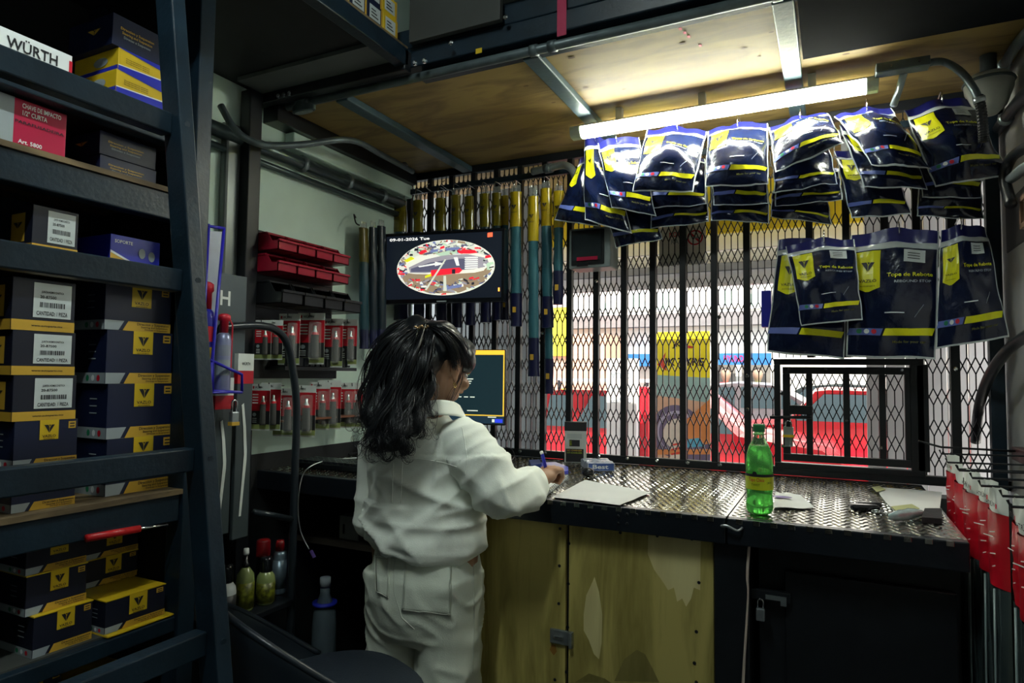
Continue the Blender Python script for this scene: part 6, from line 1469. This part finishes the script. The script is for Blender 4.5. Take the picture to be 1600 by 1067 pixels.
# --- skeleton points
hipc = Vector((pb0.x, pb0.y, .86)); chest = PD(652, 715, 1.90); neckb = PD(664, 655, 1.89); headc = PD(689, 572, 1.875)
RS, RE, RW = PD(722, 696, 1.84), PD(778, 762, 1.80), PD(829, 757, 1.90)
LS, LE = PD(592, 700, 1.96), PD(578, 815, 1.95); LW = LE+Vector((.08, .25, .13))
hnd = PD(849, 746, 1.945)
def Rz(a): return Matrix.Rotation(a, 3, 'Z')
# head frame
hy = math.radians(-12); pd_ = math.radians(-24)
HM3 = Rz(hy) @ Matrix.Rotation(pd_, 3, 'X')
def hp(x, y, z): return headc+HM3 @ Vector((x, y, z))
b = B()
ell(b, hp(0, -.012, .022), (.072, .090, .082), HM3); ell(b, hp(0, .028, -.030), (.056, .058, .075), HM3)
ell(b, hp(0, .058, -.082), (.028, .026, .022), HM3); ell(b, hp(0, .030, -.070), (.046, .040, .034), HM3)      # chin, jaw
ell(b, hp(0, .078, .022), (.045, .018, .018), HM3)                                                             # brow
limb(b, [hp(0, .084, .012), hp(0, .098, -.014), hp(0, .104, -.030)], [.008, .010, .012], 10); ell(b, hp(.010, .092, -.034), (.008, .010, .007), HM3); ell(b, hp(-.010, .092, -.034), (.008, .010, .007), HM3)
ell(b, hp(0, .086, -.054), (.022, .010, .007), HM3); ell(b, hp(0, .084, -.065), (.019, .010, .007), HM3)        # lips
for s in (-1, 1):
    ell(b, hp(s*.038, .066, -.026), (.022, .020, .020), HM3)                                                    # cheek
    ell(b, hp(s*.074, -.010, -.016), (.009, .016, .028), HM3, 12); ell(b, hp(s*.078, -.018, -.012), (.006, .007, .024), HM3, 10); ell(b, hp(s*.076, -.004, -.042), (.007, .008, .010), HM3, 10)
limb(b, [hp(0, -.02, -.05), neckb, neckb+Vector((0, .0, -.08))], [.054, .056, .075])
# hidden trunk and limbs under the clothes
ell(b, chest+Vector((0, 0, .0)), (.13, .085, .16)); ell(b, hipc+Vector((0, 0, .10)), (.12, .085, .18))
limb(b, [RS, RE, RW, hnd], [.045, .038, .027, .026]); limb(b, [LS, LE, LW], [.045, .038, .028])
legs = {}
for s in (-1, 1):
    hj = hipc+Vector((.085*s, 0, .0)); kn = Vector((hj.x+.01*s, hj.y+.02, .46)); an = Vector((hj.x+.02*s, hj.y-.02, .08)); legs[s] = (hj, kn, an)
    limb(b, [hj, kn, an], [.085, .05, .035])
    limb(b, [an+Vector((0, -.02, -.045)), an+Vector((0, .06, -.05)), an+Vector((.005*s, .14, -.055))], [.03, .03, .024])
# right hand closed round the pen
fw = (hnd-RW).normalized(); hx = fw.cross(Vector((0, 0, 1))).normalized(); hz = hx.cross(fw)
def hq(x, y, z): return hnd+hx*x+fw*y+hz*z
ell(b, hq(0, .012, .0), (.034, .034, .020), Matrix((hx, fw, hz)).transposed())
for k, (x0, L_) in enumerate(((-.026, .92), (-.009, 1.0), (.009, .96), (.025, .8))):
    limb(b, [hq(x0, .034, .012), hq(x0*.95, .034+.032*L_, .006), hq(x0*.85, .034+.038*L_, -.018), hq(x0*.75, .034+.016*L_, -.030)], [.0098, .0092, .0084, .0078], 10)
limb(b, [hq(-.030, -.004, -.004), hq(-.040, .022, -.012), hq(-.026, .046, -.020)], [.0115, .0105, .009], 10)
# left hand flat on the counter, out of sight
lh = LW+Vector((.01, .05, .0)); ell(b, lh, (.036, .042, .014))
for k in range(4): limb(b, [lh+Vector((-.025+.017*k, .03, 0)), lh+Vector((-.028+.019*k, .062, .002)), lh+Vector((-.03+.02*k, .088-.005*abs(k-1), -.004))], [.0095, .009, .0078], 8)
limb(b, [lh+Vector((.03, -.01, 0)), lh+Vector((.052, .02, 0)), lh+Vector((.058, .042, -.003))], [.011, .010, .008], 8)
me = remesh(b, .0042, 3)
root = empty('t', (0, 0, 0))
person = finish(me, 'person', SKIN, None)
bpy.data.objects.remove(root)
V = np.zeros(len(me.vertices)*3); me.vertices.foreach_get('co', V); V = V.reshape(-1, 3); V -= np.array([pb0.x, pb0.y, 0]); me.vertices.foreach_set('co', V.ravel()); me.update(); person.location = pb0
tag(person, 'woman in a white shirt and pale jeans, seen from behind, writing at the counter', 'person')
bpy.context.view_layer.update()
# --- shirt
b = B(); fa = math.radians(3)
def ring_loft(b, rows, n=28):
    k = len(b.v)
    for (c, rx, ry, ex) in rows:
        rx *= .93
        for q in range(n):
            a = 2*math.pi*q/n; x = math.copysign(abs(math.cos(a))**ex, math.cos(a))*rx; y = math.copysign(abs(math.sin(a))**ex, math.sin(a))*ry
            b.v.append((c[0]+x*math.cos(fa)-y*math.sin(fa), c[1]+x*math.sin(fa)+y*math.cos(fa), c[2]))
    N = len(rows)
    for i in range(N-1):
        for q in range(n): b.f.append((k+i*n+q, k+i*n+(q+1) % n, k+(i+1)*n+(q+1) % n, k+(i+1)*n+q)); b.m.append(0)
    b.f.append(tuple(k+q for q in range(n))[::-1]); b.m.append(0); b.f.append(tuple(k+(N-1)*n+q for q in range(n))); b.m.append(0)
def C(px, py, D=1.9): return PD(px, py, D)
rows = [(C(668, 856), .150, .118, .9), (C(668, 848), .168, .134, .88), (C(669, 830), .180, .146, .85), (C(668, 800), .170, .138, .85), (C(665, 765), .158, .128, .85), (C(660, 730), .158, .122, .85), (C(653, 700), .170, .116, .85), (C(653, 680), .158, .100, .9), (C(656, 664), .125, .082, 1), (C(660, 652), .085, .070, 1), (C(663, 646), .070, .066, 1)]
rows = [((c[0], c[1], c[2]), rx, ry, ex) for c, rx, ry, ex in rows]
ring_loft(b, rows)
limb(b, [RS, PD(752, 730, 1.815), RE+Vector((0, 0, -.010)), PD(815, 768, 1.84), RW+Vector((0, 0, .0))], [.072, .072, .068, .054, .041], 18)
limb(b, [PD(760, 768, 1.80), PD(775, 780, 1.79)], [.045, .034], 14)
limb(b, [LS, PD(583, 760, 1.95), LE, LE+(LW-LE)*.45, LW-(LW-LE)*.05], [.060, .050, .049, .048, .042], 18)
sme = remesh(b, .0065, 5)
def ridge(v, k=2.0): return max(0, 1-abs(noise.noise(v))*k)
def wrinkle(p, n):
    q = p-pb0; d = .006*noise.noise(Vector((q.x*5+3, q.y*5, q.z*6)))
    if q.x < -.13: return d*.6+.005*ridge(Vector((q.x*4, q.y*4, q.z*14)), 2.4)**2
    w1 = q.z+.55*q.x; d += .019*ridge(Vector((q.x*2.2+9, q.y*2.2+2, w1*11)), 2.4)**2*(1 if q.z < 1.14 else .35)          # long diagonal folds to the lower left
    w2 = q.z-.8*q.x; d += .013*ridge(Vector((q.x*2.5+1, q.y*3, w2*13+5)), 2.6)**2*(1 if q.x > .1 or q.z < 1.0 else .4)
    if q.z < 1.0: d += .010*ridge(Vector((q.x*1.8, q.y*2, q.z*16+q.x*2+1)), 2.4)**2
    if q.x > .20: d = d*.6+.006*ridge(Vector((q.x*20+4, q.y*9, q.z*6)), 2.4)**2
    return d
shirt = finish(sme, 'shirt', CLOTH, person, wrinkle)
# --- jeans
b = B()
def jr(px, py, D, rx, ry, ex=.9): return (tuple(PD(px, py, D)), rx, ry, ex)
jrows = [jr(668, 836, 1.90, .150, .118), jr(667, 862, 1.90, .163, .130, .85), jr(667, 890, 1.89, .170, .142, .85), jr(667, 925, 1.89, .172, .150, .85), jr(668, 958, 1.895, .170, .146, .85), jr(669, 985, 1.90, .164, .130, .85)]
ring_loft(b, jrows)
for s in (-1, 1):
    hj, kn, an = legs[s]
    x0 = .084*s; base = Vector((hipc.x+.005, hipc.y, 0))
    def lr(z, dx, rx, ry, dy=0): return ((base.x+dx, base.y+dy, z), rx, ry, .92)
    ring_loft(b, [lr(.80, x0*.92, .098, .130, -.005), lr(.70, x0*.98, .096, .118, .0), lr(.60, x0*1.0, .092, .108), lr(.46, x0*1.02, .090, .100), lr(.30, x0*1.05, .092, .100), lr(.12, x0*1.07, .098, .106), lr(.05, x0*1.07, .100, .108)])
jme = remesh(b, .0065, 4)
def jw(p, n):
    q = p-pb0; d = .005*noise.noise(Vector((q.x*7, q.y*7, q.z*5)))
    r1 = 1-abs(noise.noise(Vector((q.x*8+4, q.y*8, q.z*14+q.x*9))))*2.3; d += .006*max(0, r1)**2*(1 if q.z < .80 else .35)
    return d
jeans = finish(jme, 'jeans', DENIM, person, jw)
# seams, pockets and yoke lie on the cloth: found by casting from the viewer's side onto the garment
from mathutils.bvhtree import BVHTree
def bvh(o):
    return BVHTree.FromPolygons([o.matrix_world @ v.co for v in o.data.vertices], [tuple(p.vertices) for p in o.data.polygons])
bpy.context.view_layer.update()
TJ, TS = bvh(jeans), bvh(shirt)
CAMV = Vector((0, 0, H))
def hit(T_, x, y, off):
    d = Vector(ray(x, y)).normalized(); r = T_.ray_cast(CAMV, d)
    if r[0] is None: return None
    return r[0]+r[1]*off*(1 if r[1].dot(d) < 0 else -1)
def line_on(T_, px, off, n=10):
    out = []
    for i in range(len(px)-1):
        for k in range(n):
            t = k/n; p = hit(T_, px[i][0]+(px[i+1][0]-px[i][0])*t, px[i][1]+(px[i+1][1]-px[i][1])*t, off)
            if p: out.append(p)
    return out
def seam(T_, px, r, name, m, par, n=10, off=.0006):
    p = line_on(T_, px, off, n)
    if len(p) > 2: return B().tube(p, r, 6).build(name, m, par, smooth=True)
def pocket(px4, par, name):
    b = B(); P = px4
    def g(u, v, off=.0028):
        x = (P[0][0]*(1-u)+P[1][0]*u)*(1-v)+(P[3][0]*(1-u)+P[2][0]*u)*v; y = (P[0][1]*(1-u)+P[1][1]*u)*(1-v)+(P[3][1]*(1-u)+P[2][1]*u)*v
        return hit(TJ, x, y, off) or PD(x, y, 1.78)
    b.grid(g, 14, 14); o = b.build(name, DENIM, par, smooth=True); md = o.modifiers.new('s', 'SOLIDIFY'); md.thickness = .0035; md.offset = 1
    for k in range(2):
        i = .03+.05*k
        B().tube([g(i+(1-2*i)*t/16, i, .0068) for t in range(17)], .0011, 5).build('stitch', SEAMM, o, smooth=True)
    for uu in (.04, .96): B().tube([g(uu, .03+.93*t/16, .0066) for t in range(17)], .0011, 5).build('stitch', SEAMM, o, smooth=True)
    B().tube([g(.04+.92*t/16, .96, .0066) for t in range(17)], .0011, 5).build('stitch', SEAMM, o, smooth=True)
pocket([(634, 866), (706, 870), (704, 962), (628, 955)], jeans, 'back_pocket')
pocket([(588, 866), (610, 868), (607, 935), (590, 925)], jeans, 'back_pocket')
seam(TJ, [(620, 856), (616, 890), (616, 925), (628, 965), (650, 985)], .0012, 'centre_seam', SEAMM, jeans)
seam(TJ, [(738, 858), (740, 900), (741, 960), (738, 1062)], .0012, 'side_seam', SEAMM, jeans)
seam(TJ, [(584, 868), (620, 872), (640, 864)], .0014, 'yoke_seam', SEAMM, jeans)
seam(TS, [(566, 712), (600, 722), (650, 716), (690, 722), (716, 730)], .0012, 'yoke_seam', CLOTH, shirt)
seam(TS, [(722, 668), (726, 690), (730, 716), (726, 745)], .0012, 'armhole_seam', CLOTH, shirt)
for x in (615, 629): seam(TS, [(x, 722), (x-1, 745), (x-3, 790)], .0011, 'box_pleat', CLOTH, shirt)
# collar and cuff
b = B(); 
cpts = [PD(636, 650, 1.86), PD(655, 645, 1.80), PD(680, 640, 1.79), PD(704, 642, 1.83), PD(715, 648, 1.90)]
cs_ = spline(cpts, 5)
def cg(u, v):
    k = u*(len(cs_)-1); i = min(int(k), len(cs_)-2); p = cs_[i].lerp(cs_[i+1], k-i); o_ = (p-neckb); o_.z = 0; o_.normalize()
    return p+Vector((0, 0, .026*(1-v)-.014*v))+o_*(.004+.022*v)
b.grid(cg, 24, 6); cl = b.build('collar', CLOTH, shirt, smooth=True); md = cl.modifiers.new('s', 'SOLIDIFY'); md.thickness = .003
fw2 = (hnd-RW).normalized()
def cuff(u, v):
    a = u*6.2832; s_ = fw2.orthogonal().normalized(); t_ = fw2.cross(s_); r = .040*(1+.04*math.sin(3*a))
    return RW+fw2*(-.012+.042*v)+(s_*math.cos(a)+t_*math.sin(a))*r
b = B(); b.grid(cuff, 24, 4); cu_ = b.build('cuff', CLOTH, shirt, smooth=True); md = cu_.modifiers.new('s', 'SOLIDIFY'); md.thickness = .004
# shoes
for s in (-1, 1):
    an = legs[s][2]; b = B(); ell(b, an+Vector((0, .05, -.045)), (.042, .13, .036)); limb(b, [an+Vector((0, -.03, -.04)), an+Vector((0, .0, 0))], [.038, .04])
    finish(remesh(b, .008, 4), 'shoe', mat('white_shoe', (.5, .5, .48), .6), person)
# eyes, brows (inner face) and earring
for s in (-1, 1):
    b = B(); ell(b, hp(s*.030, .072, .002), (.012, .010, .008), HM3, 10); b.build('eye', mat('eye_white', (.6, .6, .58), .2), person, smooth=True)
    b = B(); ell(b, hp(s*.031, .0805, .001), (.005, .003, .005), HM3, 8); b.build('iris', mat('dark_iris', (.02, .012, .008), .15), person, smooth=True)
q = hp(.080, -.004, -.056); B().tube(arc(q+Vector((0, 0, -.004)), HM3 @ Vector((0, 1, 0)), Vector((0, 0, 1)), .006, 0, 6.28, 12), .0013, 6, cap=False).build('earring', mat('gold', (.8, .55, .2), .25, 1.), person, smooth=True)
# --- hair: body of hair plus locks
b = B()
ell(b, hp(0, -.034, .046), (.082, .086, .072), HM3)
ell(b, hp(0, .034, .070), (.064, .054, .040), HM3)
ell(b, hp(0, -.075, -.01), (.068, .050, .070), HM3)
ell(b, hp(.046, .030, .034), (.030, .046, .040), HM3); ell(b, hp(-.046, .030, .034), (.030, .046, .040), HM3)
for (x, y, D, r) in ((655, 530, 1.84, .058), (650, 518, 1.85, .048), (625, 545, 1.84, .056), (645, 570, 1.80, .072), (617, 585, 1.82, .060), (640, 610, 1.79, .066), (608, 622, 1.80, .050), (627, 640, 1.765, .056), (648, 640, 1.775, .044), (605, 658, 1.765, .042), (622, 670, 1.745, .044), (645, 662, 1.76, .034), (598, 682, 1.755, .026), (614, 690, 1.735, .028), (652, 600, 1.80, .056)):
    ell(b, PD(x, y, D), (r, r*.9, r*1.05), n=14)
hme = remesh(b, .0065, 5)
def hwv(p, n):
    q = p-pb0
    return .006*noise.noise(Vector((q.x*16, q.y*16, q.z*5)))+.005*noise.noise(Vector((q.x*38, q.y*38, q.z*8)))
hair = finish(hme, 'hair', HAIR, person, hwv)
# locks: curves hugging the mass and loose at the rim
rs = random.Random(11); sb_ = B()
def lock(ctrl, jit, dj, r0, nst, wav, curl=0., spread=4., n=5):
    """a clump of nst strands that share one wavy guide"""
    ph = rs.uniform(0, 6.3); fq = rs.uniform(.30, .46); N = len(ctrl); jx, jy, jd = rs.uniform(-jit, jit), rs.uniform(-jit*.5, jit*.5), rs.uniform(-dj, dj)
    G = spline([PD(x+jx*min(1, .3+i/(N-1)), y+jy*min(1, i/(N-1)), D+jd*.5) for i, (x, y, D) in enumerate(ctrl)], n); M_ = len(G)
    a0 = rs.uniform(0, 6.3); sgn = rs.choice((-1, 1)); cut = rs.uniform(.84, 1.0); G = G[:max(6, int(M_*cut))]; M_ = len(G)
    guide = [p+Vector((math.sin(ph+i*fq)*wav*min(1, .15+1.2*i/M_), math.cos(ph+i*fq)*wav*.3, math.cos(ph*2+i*fq)*wav*.3*(i/M_))) for i, p in enumerate(G)]
    if curl:
        e = guide[-1]
        for k in range(1, 8): guide.append(e+Vector((curl*(math.cos(a0+sgn*k*.62)-math.cos(a0)), -.001*k, curl*(math.sin(a0+sgn*k*.62)-math.sin(a0))-.0015*k)))
    L_ = len(guide); sp_ = spread*.0018
    for q in range(nst):
        ox, oy, oz = rs.gauss(0, sp_), rs.gauss(0, sp_*.5), rs.gauss(0, sp_*.4); fl = rs.uniform(-.5, 1.0)
        out = [p+Vector((ox, oy, oz))*(1-.55*math.sin(math.pi*min(1, i/L_)*.9)+fl*.9*(i/L_)**2) for i, p in enumerate(guide)]
        r_ = r0*rs.uniform(.6, 1.3); sb_.tube(out, [r_*(1-.8*i/L_) for i in range(L_)], 5, 0, cap=False)
flow = [
 ([(655, 510, 1.84), (626, 523, 1.79), (604, 556, 1.77), (594, 600, 1.76), (590, 645, 1.73), (585, 682, 1.72)], 13, 9),
 ([(655, 512, 1.83), (632, 540, 1.77), (618, 585, 1.745), (608, 630, 1.73), (606, 672, 1.69), (600, 704, 1.69)], 14, 11),
 ([(660, 512, 1.82), (648, 550, 1.745), (640, 600, 1.725), (628, 640, 1.70), (617, 676, 1.685), (614, 694, 1.69)], 12, 11),
 ([(664, 515, 1.81), (658, 560, 1.75), (652, 605, 1.735), (645, 638, 1.72), (636, 662, 1.71)], 9, 8),
 ([(662, 508, 1.84), (688, 512, 1.80), (712, 528, 1.81), (724, 552, 1.83), (727, 580, 1.85)], 7, 7),
 ([(665, 510, 1.83), (688, 520, 1.785), (704, 544, 1.785), (712, 580, 1.80)], 8, 7),
 ([(660, 510, 1.83), (668, 530, 1.775), (670, 552, 1.765), (664, 580, 1.76), (664, 615, 1.75), (662, 645, 1.73), (668, 680, 1.72)], 5, 5),
 ([(652, 508, 1.86), (632, 503, 1.85), (609, 522, 1.84), (590, 552, 1.84), (582, 600, 1.82), (576, 645, 1.80), (573, 680, 1.78)], 8, 8),
]
for ctrl, jit, ng in flow:
    for k in range(ng): lock(ctrl, jit, .035, .0017, 15, rs.uniform(.016, .030) if ctrl[-1][1] > 600 else .003, rs.choice((0, .012, .018)) if ctrl[-1][1] > 640 else 0, 5.0)
    for k in range(14): lock(ctrl, jit*1.25, .04, .0011, 2, rs.uniform(.018, .036) if ctrl[-1][1] > 600 else .006, rs.choice((.010, .016)) if ctrl[-1][1] > 640 else 0, 2.0)
for k in range(16):
    x = rs.uniform(572, 632); lock([(rs.uniform(600, 645), 610, 1.74), (x+10, 650, 1.71), (x, 684, 1.69), (x-3, rs.uniform(698, 716), 1.69)], 8, .02, .0013, 5, .014, .016, 4)
for k in range(30):
    a = rs.uniform(0, 1); lock([(640-50*a, 515+70*a, 1.80), (615-35*a, 520+85*a, 1.80), (592-13*a, 540+90*a, 1.80), (580-14*a, 565+100*a, 1.80)], 7, .03, .0007, 2, .010, .012, 2)
for k in range(12): lock([(716, 540, 1.82), (722, 560, 1.83), (718, 590, 1.84), (706, 615, 1.83), (695, rs.uniform(630, 650), 1.82)], 7, .015, .0006, 2, .005, 0, 1.5)
st = sb_.build('hair_locks', HAIR, person, smooth=True); st['kind'] = 'stuff'
b = B()
for k in range(7): p = PD(649+3.2*k, 511+1.5*math.sin(k*1.7), 1.795); ell(b, p, (.0042, .0042, .0042), n=8)
b.build('hair_clip', mat('bronze_beads', (.45, .30, .16), .3, .7), person, smooth=True)
# pen in the hand
a, c = hq(-.022, .050, -.028), PD(846, 706, 1.955)
pen = empty('pen', a, 'blue pen held upright in the woman\'s right hand', 'pen')
B().tube([a, a.lerp(c, .96)], .0055, 10).build('barrel', BLUEP, pen, smooth=True); B().tube([a.lerp(c, .95), c], .0058, 10).build('cap', PRWHT, pen, smooth=True)
B().tube([a+(a-c).normalized()*.012, a], [.001, .004], 8).build('tip', CHROME, pen, smooth=True)
# print made of many tiny marks counts as one part
for o in bpy.data.objects:
    n = o.name.split('.')[0]
    if o.parent is not None and n in ('lettering', 'front_print', 'print', 'paper_label', 'band_print', 'seal_print', 'shield_print', 'side_print', 'label_print', 'blade_print', 'price_sticker', 'camera_picture', 'picture', 'screen', 'screen_lettering', 'card', 'emblem', 'label_sleeve', 'prohibition_circle'):
        o['kind'] = 'stuff'
